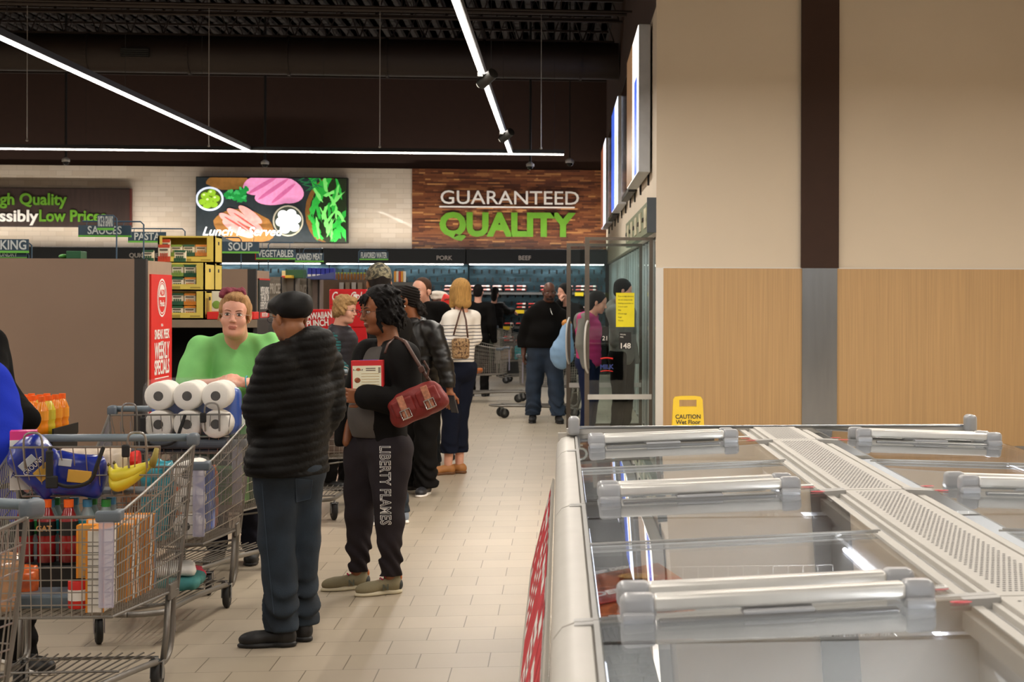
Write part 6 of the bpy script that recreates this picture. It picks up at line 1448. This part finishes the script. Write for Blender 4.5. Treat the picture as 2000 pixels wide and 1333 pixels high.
M_socks = mat('pale_sock', '#c8b4a0', .9); M_hb = mat('dark_heel', '#23282a', .6); M_oran = mat('rust_orange', '#b8622a', .6)
for q in 'LR':
    fr, so = p.sf[q]
    blob('sock', [cone((0, .012, .07), (0, .015, .13), .036, .037, k=.01, fr=fr)], M_socks, p.root, step=.008)
    blob('heel_counter', [ell((0, .036, .048), (.040, .034, .040), k=.01, fr=fr)], M_hb, so, step=.006); blob('heel_tab', [ell((0, .052, .088), (.024, .014, .022), k=.01, fr=fr)], M_oran, so, step=.005)
    b = MB(); [b.tube([fr.p((-.022, -.02 - k * .017, .108 - k * .012)), fr.p((0, -.024 - k * .017, .118 - k * .013)), fr.p((.022, -.02 - k * .017, .108 - k * .012))], .0035 * p.hs, 5) for k in range(5)]; b.tube([fr.p((0, -.01, .1)), fr.p((-.02, -.03, .118)), fr.p((-.03, -.015, .105)), fr.p((0, -.01, .1)), fr.p((.02, -.03, .118)), fr.p((.03, -.012, .105))], .003, 5); b.build('laces', M_pinkl, so, smooth=True)
    t = text('N', .045, mat('grey_suede_letter', '#55584c', .7), so, tuple(fr.p((.043 if True else 0, -.02, .022))), ext=.002, bold=.001); t.matrix_local = Matrix(np.vstack([np.hstack([np.stack([fr.R @ npv((0, 1, 0)), fr.R @ npv((0, 0, 1)), fr.R @ npv((1, 0, 0))], 1), fr.p((.0425, -.062, .028))[:, None]]), [0, 0, 0, 1]]).tolist())
# lettering down the left trouser leg, laid onto the cloth
def leg_text(p, trous, s, py0, py1, pxc, wpx, m0, m1):
    t = text(s, 1, m0, None, (0, 0, 0), ext=0); me = t.data; bpy.data.objects.remove(t)
    dg = bpy.context.evaluated_depsgraph_get(); bv = BVHTree.FromObject(trous, dg)
    xs_ = [v.co.x for v in me.vertices]; x0, x1 = min(xs_), max(xs_); y0, y1 = min(v.co.y for v in me.vertices), max(v.co.y for v in me.vertices)
    for bold, m, off, nm in ((.035, m0, .0035, 'leg_lettering'), (-.012, m1, .0055, 'lettering_fill')):
        cu = bpy.data.curves.new(nm, 'FONT'); cu.body = s; cu.size = 1; cu.offset = bold; cu.space_character = 1.12; cu.resolution_u = 2
        to = bpy.data.objects.new(nm, cu); COL.objects.link(to); dg = bpy.context.evaluated_depsgraph_get(); me = bpy.data.meshes.new_from_object(to.evaluated_get(dg)); bpy.data.objects.remove(to)
        bm = bmesh.new(); bm.from_mesh(me); bmesh.ops.triangulate(bm, faces=bm.faces); bmesh.ops.subdivide_edges(bm, edges=[e for e in bm.edges if e.calc_length() > .12], cuts=3, use_grid_fill=False); bmesh.ops.triangulate(bm, faces=bm.faces)
        X0 = min(v.co.x for v in bm.verts) if bold > 0 else X0; X1 = max(v.co.x for v in bm.verts) if bold > 0 else X1
        camL = npv(p.Ri @ (np.array((0, 0, H0)) - p.loc))
        for v in bm.verts:
            u = (v.co.x - X0) / (X1 - X0); w = (v.co.y - .35) / .72
            px = pxc[0] + (pxc[1] - pxc[0]) * u + w * wpx; py = py0 + (py1 - py0) * u
            tgt = p.W(px, py, 0); dr = Vector((tgt - camL).tolist()).normalized(); hit = bv.ray_cast(Vector(camL.tolist()), dr)
            v.co = (hit[0] - dr * off + hit[1] * 0) if hit[0] is not None else Vector(tgt.tolist())
        me2 = bpy.data.meshes.new(nm); bm.to_mesh(me2); bm.free(); me2.materials.clear(); me2.materials.append(m); o = bpy.data.objects.new(nm, me2); COL.objects.link(o); o.parent = trous
tr_ = [c for c in p.root.children if c.name.startswith('trousers')][0]
leg_text(p, tr_, 'LIBERTY FLAMES', 872, 1026, (753, 755), 21, mat('print_white', '#e8e4de', .7), M_sweat)
# waffle box
bx = thing('waffle_box', 'red and cream frozen waffle box held against the chest of the woman in sweatpants', 'box'); q = AT(719, 735, 9.45 - .235); bx.location = q; bx.rotation_euler = (0, math.radians(-1), math.radians(-4))
MB().rbox((0, 0, 0), (.165, .045, .165), .002).build('box', mat('waffle_red', '#c8282c', .45, var=.04), bx); MB().bb((-.075, -.0235, -.08), (.073, -.0225, .055)).build('cream_panel', mat('waffle_cream', '#e6e0c4', .5, var=.03), bx)
MB().bb((-.04, -.01, .0815), (.055, .022, .084)).build('purple_band', mat('purple_band', '#5a3c98', .5), bx); MB().ell((-.045, -.0235, .036), (.012, .0012, .008)).build('brand_mark', mat('brand_orange', '#b8582c', .5), bx); q = MB(); [q.bb((-.072 + k * .0075, -.0240, .030), (-.067 + k * .0075, -.0236, .038 - .004 * (k % 2))) for k in range(7)]; [q.bb((-.006, -.024, z), (.044, -.0236, z + .005)) for z in (.028, .038)]; [q.bb((.058, -.024, z), (.070, -.0236, z + .007)) for z in (.018, .028, .038)]; q.build('brand_lettering', mat('brand_brown', '#6a5a50', .5), bx)
b = MB(); [b.bb((-.03, -.0242, .012 - k * .014), (.062, -.0236, .014 - k * .014)) for k in range(7)]; b.build('fine_print', mat('print_gold', '#b09048', .5), bx)
MB().ell((-.05, -.024, -.02), (.016, .002, .014)).build('waffle_picture', mat('waffle_brown', '#8a4a28', .5, var=.5, vs=80), bx)
# purse
M_purse = mat('red_canvas', '#74170f', .6, var=.12, vs=12, bump=.15, bs=90); M_tanl = mat('patterned_tan_leather', '#b4765a', .5, var=.35, vs=50); M_buck = mat('silver_buckle', '#c8c4be', .25, metal=.9); M_brl = mat('brown_strap_leather', '#4a2c20', .5)
pu = thing('handbag', 'red canvas handbag with tan buckled straps on the shoulder of the woman in sweatpants', 'handbag'); c = AT(815, 788, 9.45 - .24); pu.location = c; pu.rotation_euler = (0, math.radians(-24), math.radians(-3))
blob('bag_body', [rbx((0, 0, 0), (.148, .05, .072), rad=.045, k=.02), rbx((0, 0, -.035), (.152, .055, .045), rad=.04, k=.03), ell((0, 0, .055), (.12, .035, .03), k=.03)], M_purse, pu, step=.007, disp=lambda X, Y, Z: wob(X, Y, Z, 40, .0035))
for sx in (-.062, .072):
    blob('pocket_flap', [rbx((sx, -.056, .012), (.058, .012, .042), rad=.011, k=.01), ell((sx, -.05, -.02), (.05, .02, .03), k=.02)], M_purse, pu, step=.006)
    st = MB().rbox((sx, -.073, .006), (.036, .006, .125), .003, rot=(0, .04, 0)).build('strap', M_tanl, pu)
    b = MB(); w, h = .026, .022; b.tube([(sx - w, -.080, -.028 - h), (sx + w, -.080, -.028 - h), (sx + w, -.080, -.028 + h), (sx - w, -.080, -.028 + h)], .0045, 5, closed=True); b.cyl((sx, -.081, -.028 - h), (sx, -.081, -.028 + h), .003, n=6); b.build('buckle', M_buck, st)
def loc_(px, py, d): return Matrix(pu.matrix_basis).inverted() @ Vector(AT(px, py, d).tolist())
pu_m = (Matrix.Translation(pu.location) @ Euler(pu.rotation_euler).to_matrix().to_4x4()).inverted()
def loc_(px, py, d): return pu_m @ Vector(AT(px, py, d).tolist())
b = MB(); b.tube([loc_(772, 660, 9.42), loc_(792, 668, 9.28), loc_(805, 690, 9.24), loc_(826, 725, 9.22), loc_(842, 748, 9.22), loc_(848, 765, 9.24)], .010, 8); b.tube([loc_(772, 660, 9.42), loc_(758, 672, 9.30), loc_(752, 690, 9.26)], .007, 6); b.build('shoulder_strap', M_brl, pu, smooth=True)
b = MB(); b.rbox(loc_(824, 722, 9.205), (.03, .012, .035), .006); b.tube([loc_(828, 705, 9.2), loc_(838, 722, 9.2), loc_(834, 740, 9.2)], .006, 6); b.build('tassel', M_brl, pu)
# --- woman in green T-shirt leaning on her cart
M_green = cloth('lime_tee', '#82c676', .9, var=.07)
p = Person('woman in a green V neck shirt and glasses leaning folded arms on a cart handle', 458, 10.45, 0, 1.68,
    dict(head=('p', 459, 617, -.32), neck=('p', 463, 654, -.20), chest=('p', 458, 752, -.18), waist=('p', 456, 830, -.05), pelvis=('p', 456, 885, .05),
         shR=('p', 396, 682, -.20), shL=('p', 526, 679, -.20), elR=('p', 374, 757, -.34), elL=('p', 540, 757, -.34), wrR=('p', 425, 749, -.62), wrL=('p', 474, 747, -.62)),
    (4, -2, 3), SK_rosy, girth=1.5, fem=True, res=.012, hres=.0045, hsc=1.14)
p.hand('R', p.wd((1, -.1, .32)), p.wd((.0, .6, -.8)), curl=(28, 35)); p.hand('L', p.wd((-1, -.1, .22)), p.wd((-.1, .5, -.9)), curl=(22, 32))
p.body(fat=1.0, armr=1.25); p.eyes(iris='#3a3430', brow='#7a5038', glasses='#b09a8c')
p.top(M_green, t=.022, hem=.95, name='t_shirt', sl=(.86, 0), bust=.06, belly=.03, neckcut=0, step=.009, cuts=[ell(p.J['neck'] + npv((0, -.075, .045)), (.075, .10, .085), k=.01, op=-1), ell(p.J['neck'] + npv((0, -.115, -.01)), (.034, .09, .08), k=.02, op=-1)], disp=lambda X, Y, Z: wob(X, Y, Z, 14, .010) + (.0045 * np.sin(X * 42 + Z * 16 + 3 * np.sin(Z * 9 + X * 6))).astype(np.float32), arm=1.3, shr=-.012)
MB().tube([p.W(482 + 2 * math.cos(a), 746 + 11 * math.sin(a), -.60 + .035 * math.cos(a)) for a in [2 * PI * i / 14 for i in range(14)]], .004, 6, closed=True).build('wristband', mat('teal_band', '#3aa0b0', .5), p.root)
p.trousers(cloth('dark_slacks', '#20202a', .85), rh=.11, rk=.08, ra=.06, waist=1.0, step=.014)
H = p.hf; P = skullhair(H, t=.003, front=.070, back=-.05) + [ell((sx * .074, .0, .03), (.013, .03, .05), k=.015, fr=H) for sx in NS] + [cone((sx * .072, -.025, .05), (sx * (.080 + .004 * i), -.02 - .004 * i, -.02 - .012 * i), .0035, .0015, k=.003, fr=H) for sx in NS for i in range(3)]
p.hair(P + [ell((.0, -.055, .098), (.055, .03, .02), k=.02, fr=H)], hairm('strawberry_blonde', '#b0865a'), disp=lambda X, Y, Z: (.0018 * np.sin(X * 210) * np.sin(Z * 30 + X * 60)).astype(np.float32) + wob(X, Y, Z, 60, .0018))
p.hair([ell((-.045, .01, .130), (.040, .035, .024), k=.01, fr=H), ell((-.068, .0, .112), (.022, .025, .022), k=.01, fr=H), ell((.01, .015, .135), (.035, .03, .018), k=.02, fr=H), cone((.05, -.02, .12), (.03, 0, .15), .008, .004, fr=H)], hairm('faded_pink_hair', '#8a3f4c'), name='hair_bun', disp=lambda X, Y, Z: wob(X, Y, Z, 110, .004))
p.shoes(M_shoeb, step=.012)
# --- woman in leather jacket with phone
M_leath = mat('black_leather', '#0f0c0a', .42, var=.1, bump=.12, bs=30, spec=.4); M_bpant = cloth('wide_black_pants', '#12100f', .85)
p4 = p = Person('woman with cornrow braids in a black leather jacket holding a phone at her side', 822, 14.05, -95, 1.71,
    dict(head=('p', 795, 588, 0), neck=('p', 812, 628, .02), chest=('p', 830, 680, 0), waist=('p', 832, 725, 0), pelvis=('p', 832, 770, 0),
         shL=('p', 848, 650, -.17), shR=('p', 815, 645, .17), elL=('p', 868, 712, -.19), wrL=('p', 880, 768, -.21), elR=('p', 805, 705, .2), wrR=('p', 795, 740, .1),
         ankL=('p', 832, 955, -.08), ankR=('p', 802, 950, .08), kneeL=('p', 832, 872, -.08), kneeR=('p', 815, 870, .08), hipL=('p', 838, 785, -.08), hipR=('p', 826, 785, .08), toeL=('p', 822, 970, -.22), toeR=('p', 770, 962, .1)),
    (-102, 2, 0), SK_brown, girth=1.1, fem=True, res=.014, hres=.006)
p.hand('L', p.wd((.0, 0, -1)), p.wd((.0, 1, 0)), curl=(28, 30)); p.body(); p.eyes(brow='#1a100c')
p.trousers(M_bpant, rh=.10, rk=.095, ra=.095, waist=1.03, hem=.06, bag=.008, step=.013)
p.top(cloth('royal_blue_tee', '#1f4fc0', .8), t=.012, hem=1.2, name='blue_shirt', sl=(.3, 0), neckcut=.06, step=.014)
p.top(M_leath, t=.03, hem=.88, name='leather_jacket', disp=lambda X, Y, Z: wob(X, Y, Z, 26, .006) + (.0025 * np.sin(Z * 110) * (np.abs(Z - 1.02) < .16)).astype(np.float32), collar=(.082, .015, .012), neckcut=.062, step=.011, cuts=[rbx(p.J['chest'] + npv((0, -.22, .12)), (.035, .13, .2), rad=.02, k=.02, op=-1)], adds=[ell(p.J['neck'] + npv((.075, -.02, .0)), (.04, .075, .02), rot=(.3, .6, 0), k=.01), ell(p.J['neck'] + npv((-.075, -.02, .0)), (.04, .075, .02), rot=(.3, -.6, 0), k=.01)])
H = p.hf
p.hair(skullhair(H, t=-.001, front=.06, back=-.06), hairm('black_braids', '#17110e'), name='cornrows', step=.005, disp=lambda X, Y, Z: (.0045 * np.sin(((Z - H.O[2]) * .9 + (Y - H.O[1]) * .25) * 330)).astype(np.float32))
P = []; rr = random.Random(9)
for i in range(16): P.append(cone((rr.uniform(-.04, .04), .085, rr.uniform(-.03, .02)), (rr.uniform(-.06, .06), .13 + rr.uniform(-.02, .03), rr.uniform(-.12, -.04)), .016, .012, k=.01, fr=H))
p.hair(P, hairm('black_braids', ''), name='ponytail', disp=lambda X, Y, Z: wob(X, Y, Z, 130, .004))
MB().ell(p.hf.p((.080, .004, -.045)), (.006, .006, .006)).build('earring', mat('pearl', '#f0ece4', .15), p.root, smooth=True)
p.shoes(mat('black_white_sneaker', '#26262a', .5, var=.5, vs=30), sole=M_lwhite, name='sneaker')
ph_ = MB().rbox((0, 0, 0), (.012, .072, .150), .006).build('phone', mat('dark_phone', '#1a1c28', .12, coat=1)); ph_.location = AT(885, 790, 13.80); ph_.rotation_euler = (0, -.35, .9); tag(ph_, 'dark phone held low by the woman in the leather jacket', 'phone')
# --- tall man in camouflage cap
p = Person('tall man in a camouflage cap and black jacket standing behind the curly haired woman', 760, 12.15, -110, 1.84,
    dict(head=('p', 739, 556, 0), neck=('p', 750, 612, 0), shL=('p', 752, 640, -.16), shR=('p', 778, 640, .16), ankL=('p', 732, 1000, 0)), (-158, 0, 0), SK_tan, girth=1.0, hres=.006)
p.body(); p.trousers(M_jean, step=.016, ra=.065, waist=1.0); p.top(M_blackj, t=.035, hem=.82, name='black_jacket', collar=(.075, .0, .02), neckcut=0, step=.014)
H = p.hf; p.hair(skullhair(H, front=.05, back=-.07), hairm('dark_short_hair', '#1c1512'))
p.hair([ell((0, .012, .058), (.086, .104, .092), k=.01, fr=H), ell((0, -.115, .045), (.062, .060, .010), k=.01, rot=(.12, 0, 0), fr=H), rbx((0, 0, -.07), (.2, .2, .10), k=.004, fr=H, op=-1)], camo('camouflage_cloth', ['#34342a', '#565040', '#7e765e', '#444234', '#26241c'], 26), name='cap', step=.006, disp=lambda X, Y, Z: wob(X, Y, Z, 50, .0012))
p.shoes(mat('grey_blue_sneaker', '#7c8694', .6), sole=M_lwhite, name='sneaker', step=.011)
# --- blonde woman in striped sweater
M_str = stripes('navy_striped_knit', '#e4ddd4', '#1c2030', .030, .22, hi=1.335)
p6 = p = Person('blonde woman in a striped white sweater and navy trousers, seen from behind', 893, 15.6, -140, 1.74,
    dict(head=('p', 899, 572, 0), neck=('p', 901, 610, 0), shL=('p', 880, 625, -.12), shR=('p', 923, 622, .12), elL=('p', 878, 665, -.16), wrL=('p', 876, 700, -.10), elR=('p', 927, 660, .1), wrR=('p', 905, 680, .22),
         ankL=('p', 876, 908, -.05), ankR=('p', 898, 905, .05), kneeL=('p', 882, 810, -.05), kneeR=('p', 899, 810, .05), toeL=('p', 855, 925, -.1), toeR=('p', 880, 918, .05)),
    (-155, 0, 0), SK_fair, girth=1.1, fem=True, res=.014, hres=.007)
p.body(); p.trousers(cloth('navy_ankle_pants', '#141826', .85), rh=.10, rk=.078, ra=.072, waist=1.0, hem=.19, step=.012, bag=.005)
p.top(M_str, t=.02, hem=.90, name='striped_sweater', neckcut=.06, step=.011, sl=(1, .95)); H = p.hf
p.hair([ell((0, .015, .05), (.086, .102, .088), k=.01, fr=H), ell((0, .045, -.035), (.088, .070, .115), k=.03, fr=H), cone((-.07, .0, .02), (-.075, -.01, -.115), .034, .028, k=.03, fr=H), cone((.07, .0, .02), (.075, -.01, -.115), .034, .028, k=.03, fr=H), ell((0, .075, -.10), (.078, .045, .05), k=.02, fr=H), ell((0, -.10, -.03), (.058, .07, .09), k=.01, fr=H, op=-1), rbx((0, 0, -.20), (.2, .2, .055), k=.006, fr=H, op=-1)],
       hairm('golden_blonde', '#b88c50'), step=.007, disp=lambda X, Y, Z: (.0022 * np.sin(np.arctan2(X - H.O[0], Y - H.O[1]) * 34 + 2 * np.sin(Z * 25))).astype(np.float32))
p.shoes(mat('tan_flat_shoe', '#a8703c', .6), sole=mat('tan_sole', '#6a4424', .6), name='loafer', hgt=-.045)
o = thing('handbag', 'tan monogram pattern shoulder bag of the blonde woman in stripes', 'handbag', tuple(AT(900, 680, 15.6 - .26)), 0)
blob('bag_body', [rbx((0, 0, -.01), (.075, .035, .085), rad=.03, k=.01), rbx((.0, -.01, .04), (.078, .034, .045), rad=.03, k=.005)], camo('tan_monogram', ['#4a3424', '#8a6a48', '#a88860', '#6a4c34', '#b89a70'], 60), o, step=.008)
b = MB(); m_ = Matrix.Translation(o.location).inverted(); b.tube([m_ @ Vector(AT(*q).tolist()) for q in ((886, 655, 15.33), (898, 612, 15.38), (903, 600, 15.5), (910, 625, 15.36), (914, 660, 15.33))], .008, 6); b.build('shoulder_strap', M_brl, o, smooth=True)
# --- older woman with glasses and teal stripes
M_tealst = stripes('teal_striped_knit', '#1a5a5c', '#10201f', .024, .4)
p = Person('older woman with short blonde hair, glasses, dark vest and teal striped sleeves', 664, 14.4, 60, 1.60,
    dict(head=('p', 675, 606, 0), neck=('p', 662, 642, .02), shR=('p', 650, 662, -.14), shL=('p', 672, 655, .14), elR=('p', 650, 700, -.2), wrR=('p', 672, 720, -.22)), (72, 6, 0), SK_fair, girth=1.15, fem=True, hres=.006)
p.body(fat=.3); p.eyes(glasses='#4a3030', brow='#8a6a4a'); p.trousers(M_blackj, step=.016); p.top(M_tealst, t=.02, hem=.9, name='striped_top', step=.013, neckcut=.05)
p.top(mat('dark_quilted_vest', '#1d1a22', .6, bump=.2), t=.034, hem=.85, name='vest', arms='', disp=puff(.05, .006), collar=(.07, .02, .02), neckcut=0, step=.013); H = p.hf
p.hair([ell((0, .02, .055), (.092, .105, .092), k=.01, fr=H), ell((0, .06, -.02), (.085, .062, .075), k=.03, fr=H), ell((0, -.06, .095), (.07, .045, .032), k=.03, fr=H), ell((.075, -.0, .0), (.022, .04, .055), k=.02, fr=H), ell((-.075, -.0, .0), (.022, .04, .055), k=.02, fr=H), ell((0, -.105, -.015), (.064, .06, .082), k=.01, fr=H, op=-1)], hairm('short_wavy_blonde', '#b08a5c'), step=.006, disp=lambda X, Y, Z: wob(X, Y, Z, 85, .006) + wob(X, Y, Z, 200, .002, 1))
p.shoes(M_shoeb, step=.014)
# --- man with short brown hair behind the leather jacket
p = Person('man with short brown hair and a dark jacket behind the woman in leather', 826, 15.9, -25, 1.80, dict(head=('p', 823, 570, 0), neck=('p', 832, 604, .03)), (-32, 0, 0), SK_fair, hres=.006, res=.016)
p.body(); p.eyes(brow='#5a3c28'); p.trousers(M_jean, step=.018); p.top(M_blackj, t=.03, hem=.85, step=.016, name='dark_jacket', collar=(.075, .01, .018), neckcut=0); p.hair(skullhair(p.hf, front=.07, back=-.03, t=-.003), hairm('short_brown_hair', '#4c3324')); p.shoes(M_shoeb, step=.016)
# --- woman in white beret with red item
p = Person('person in a cream knit beret holding up a red package behind the blonde woman', 860, 17.0, 0, 1.60, dict(head=('p', 857, 592, 0), neck=('p', 856, 618, 0), wrL=('p', 876, 606, -.22), elL=('p', 880, 640, -.2)), (12, 0, 0), SK_dark, fem=True, hres=.007, res=.016)
p.hand('L', p.wd((-.2, 0, 1)), p.wd((0, -1, 0)), curl=(40, 45)); p.body(); p.eyes(brow='#1a100c'); p.trousers(M_blackj, step=.018); p.top(cloth('cream_vest', '#d8d0c4', .8), t=.03, hem=.9, step=.016, name='cream_jacket'); H = p.hf
p.hair(skullhair(H, front=.06), hairm('dark_short_hair', '')); p.hair([ell((0, .01, .085), (.098, .110, .048), k=.02, rot=(-.1, .1, 0), fr=H), ell((0, .0, .055), (.084, .100, .035), k=.02, fr=H)], mat('cream_knit', '#ddd4c6', .9, bump=.4, bs=90), name='beret', disp=lambda X, Y, Z: wob(X, Y, Z, 60, .003)); p.shoes(M_shoeb, step=.016)
o = MB().rbox((0, 0, 0), (.10, .05, .12), .02, rot=(0, .4, 0)).build('red_package', M_red, smooth=True); o.location = AT(872, 588, 16.76); tag(o, 'bright red package held up beside the cream beret', 'package')
# --- big man in black sweater
M_jean2 = mat('blue_jeans', '#202e40', .85, var=.35, vs=6, bump=.12, bs=200)
p10 = p = Person('big bald man in a black quarter zip sweater and blue jeans walking toward the camera', 1066, 21.9, 3, 1.82,
    dict(head=('p', 1073, 572, -.03), neck=('p', 1068, 604, 0), shR=('p', 1036, 622, 0), shL=('p', 1098, 620, 0), elR=('p', 1024, 662, .03), wrR=('p', 1023, 692, -.03), elL=('p', 1108, 655, 0), wrL=('p', 1106, 680, -.15), ankR=('p', 1041, 812, -.05), ankL=('p', 1092, 818, -.15), kneeR=('p', 1043, 762, 0), kneeL=('p', 1086, 765, -.08), toeR=('p', 1040, 826, -.22), toeL=('p', 1096, 830, -.33)),
    (8, 3, 0), SK_dark, girth=1.55, res=.015, hres=.007)
p.hand('R', p.wd((0, 0, -1)), p.wd((1, 0, 0)), curl=(30, 35)); p.hand('L', p.wd((0, -.2, -1)), p.wd((-1, 0, 0)), curl=(30, 35)); p.body(fat=.7, armr=1.3); p.eyes(brow='#1a100c')
p.trousers(M_jean2, rh=.105, rk=.092, ra=.082, waist=.93, hem=.085, step=.013, bag=.008); p.top(cloth('black_fleece', '#0e0c0b', .9), t=.03, hem=.89, name='sweater', collar=(.072, .025, .018), neckcut=0, belly=.05, flare=.03, arm=1.22, step=.013)
c = p.W(1075, 603, -.16); c2 = p.W(1079, 615, -.25); MB().cyl(c.tolist(), c2.tolist(), .006, n=6).build('zipper', M_buck, p.root)
p.hair([ell((0, -.055, -.075), (.048, .036, .030), k=.01, fr=p.hf), ell((0, -.09, -.052), (.02, .015, .006), k=.005, fr=p.hf), ell((0, -.105, -.066), (.024, .02, .013), k=.005, fr=p.hf, op=-1)], mat('short_beard', '#1a1210', .9, bump=.4, bs=200), name='beard', step=.006)
p.shoes(M_shoeb, hgt=.02, step=.011)
# --- person behind the big man
p = Person('person in a black hooded coat raising a hand to the face behind the big man', 1106, 24.0, -30, 1.72, dict(head=('p', 1102, 572, 0), neck=('p', 1108, 600, 0), wrR=('p', 1093, 592, -.12), elR=('p', 1085, 625, -.18)), (-60, 0, 0), SK_fair, girth=1.1, hres=.008, res=.018)
p.hand('R', p.wd((.25, 0, 1)), p.wd((1, .3, 0)), curl=(35, 40)); p.body(); p.trousers(M_blackj, step=.02); p.top(M_blackj, t=.035, hem=.85, name='black_coat', step=.018); p.hair(skullhair(p.hf, t=.008, front=.06, back=-.13), mat('black_hood', '#12100f', .9), name='hood', step=.008); p.shoes(M_shoeb, step=.018)
# --- shopper reaching into the meat case
p = Person('dark haired shopper in a black puffer reaching into the far meat case', 965, 33.9, 165, 1.66, dict(head=('p', 967, 573, 0), shR=('p', 980, 600, .05), elR=('p', 990, 608, .15), wrR=('p', 1001, 607, .3)), (165, 8, 0), SK_fair, girth=1.15, fem=True, hres=.01, res=.02)
p.hand('R', p.wd((.6, .6, -.4)), p.wd((0, 0, -1)), curl=(15, 20)); p.body(); p.trousers(cloth('sage_leggings', '#565c50', .85), rh=.10, rk=.07, ra=.05, waist=.98, step=.016); p.top(M_puffer, t=.035, hem=.84, name='puffer_jacket', disp=puff(.06, .008), step=.016)
p.hair([ell((0, .02, .05), (.088, .10, .09), k=.01, fr=p.hf), ell((0, .07, -.07), (.07, .05, .12), k=.03, fr=p.hf), ell((0, -.105, -.02), (.06, .06, .08), k=.01, fr=p.hf, op=-1)], hairm('black_long_hair', '#120e0c'), step=.01); p.shoes(mat('grey_boot', '#3c3834', .7), hgt=.06, step=.014, name='boot')
# --- dark figure behind the blonde
p = Person('person in black partly hidden between the blonde woman and the far cart', 934, 27.3, 170, 1.72, {}, (170, 0, 0), SK_fair, hres=.01, res=.02)
p.body(); p.trousers(M_blackj, step=.02, ra=.07); p.top(M_blackj, t=.03, hem=.84, name='black_jacket', step=.018); p.hair(skullhair(p.hf, t=.004), hairm('black_long_hair', ''), step=.01); p.shoes(M_shoeb, step=.018)
# --- two people behind the glass doors
M_pinkv = cloth('rose_quilted_vest', '#b83c74', .6); M_ghood = cloth('heather_grey_hoodie', '#7c7c76', .9)
p = Person('person in a pink quilted vest over a grey hoodie seen through the glass doors', 1150, 18.45, 75, 1.66, dict(head=('p', 1168, 592, 0), neck=('p', 1150, 625, 0)), (85, 15, 0), SK_fair, fem=True, girth=1.1, hres=.008, res=.016)
p.body(); p.trousers(cloth('dark_indigo', '#1c2440', .85), step=.018); p.top(M_ghood, t=.02, hem=.86, name='hoodie', hood=True, step=.015); p.top(M_pinkv, t=.036, hem=.88, name='vest', arms='', disp=puff(.07, .008), neckcut=0, step=.014)
p.hair([ell((0, .02, .05), (.086, .10, .09), k=.01, fr=p.hf), ell((0, .06, -.04), (.07, .05, .09), k=.03, fr=p.hf), ell((0, -.105, -.02), (.06, .06, .08), k=.01, fr=p.hf, op=-1)], hairm('black_long_hair', ''), step=.008); p.shoes(M_shoeb, step=.016)
p = Person('person in a grey hoodie and dark trousers standing at the shelf behind the glass door', 1215, 18.9, 60, 1.74, dict(wrR=('p', 1200, 668, -.15), elR=('p', 1205, 640, -.2)), (95, 10, 0), SK_fair, hres=.008, res=.016)
p.body(); p.trousers(M_blackj, step=.018); p.top(M_ghood, t=.028, hem=.84, name='hoodie', hood=True, step=.015); p.hair(skullhair(p.hf, t=.004, front=.05), hairm('black_long_hair', ''), step=.008); p.shoes(M_shoeb, step=.016)
# --- blue hoodie at the left edge
M_bluef = cloth('cobalt_fleece', '#2438b8', .9, var=.06)
p = Person('shopper in a cobalt blue fleece cut off by the left edge of the picture', -10, 7.5, 55, 1.66,
    dict(head=('p', -90, 560, 0), neck=('p', -75, 660, 0), chest=('p', -62, 800, 0), waist=('p', -58, 920, 0), pelvis=('p', -40, 1040, 0), shR=('p', -22, 752, -.10), shL=('p', -75, 745, .22), elR=('p', 5, 868, -.16), wrR=('p', 28, 915, -.02), elL=('p', -80, 870, .25), wrL=('p', -50, 940, .3),
         hipR=('p', -20, 1060, -.1), hipL=('p', -20, 1060, .1), kneeR=('p', 28, 1190, -.05), kneeL=('p', -5, 1190, .15), ankR=('p', 42, 1300, -.05), ankL=('p', -5, 1295, .15), toeR=('p', 80, 1320, -.10), toeL=('p', 40, 1310, .1)),
    (60, 10, 0), SK_fair, girth=1.25, fem=True, res=.013, hres=.005)
p.hand('R', p.wd((.6, .3, -.75)), p.wd((-.3, .9, 0)), curl=(30, 35)); p.body(); p.trousers(M_blackj, rh=.11, rk=.085, ra=.078, waist=1.0, step=.013, hem=.06)
p.top(M_bluef, t=.036, hem=.62, name='fleece', collar=(.075, .0, .02), step=.011, arm=1.25, disp=lambda X, Y, Z: wob(X, Y, Z, 22, .008), flare=.02, sl=(1, .94)); p.hair(skullhair(p.hf, t=.006), hairm('short_brown_hair', '')); p.shoes(M_shoeb, sole=M_lwhite, step=.008)
p = Person('shopper in a black jacket just behind the blue fleece at the left edge', -95, 8.9, 30, 1.66, dict(elR=('p', 22, 800, -.05), shR=('p', -15, 750, -.05), wrR=('p', 52, 822, -.2)), (30, 0, 0), SK_fair, girth=1.2, res=.016, hres=.008)
p.body(); p.trousers(M_blackj, step=.018); p.top(M_blackj, t=.04, hem=.8, name='black_jacket', step=.014, arm=1.2, hood=True, sl=(1, .97)); p.hair(skullhair(p.hf, t=.004), hairm('short_brown_hair', '')); p.shoes(M_shoeb, step=.016)
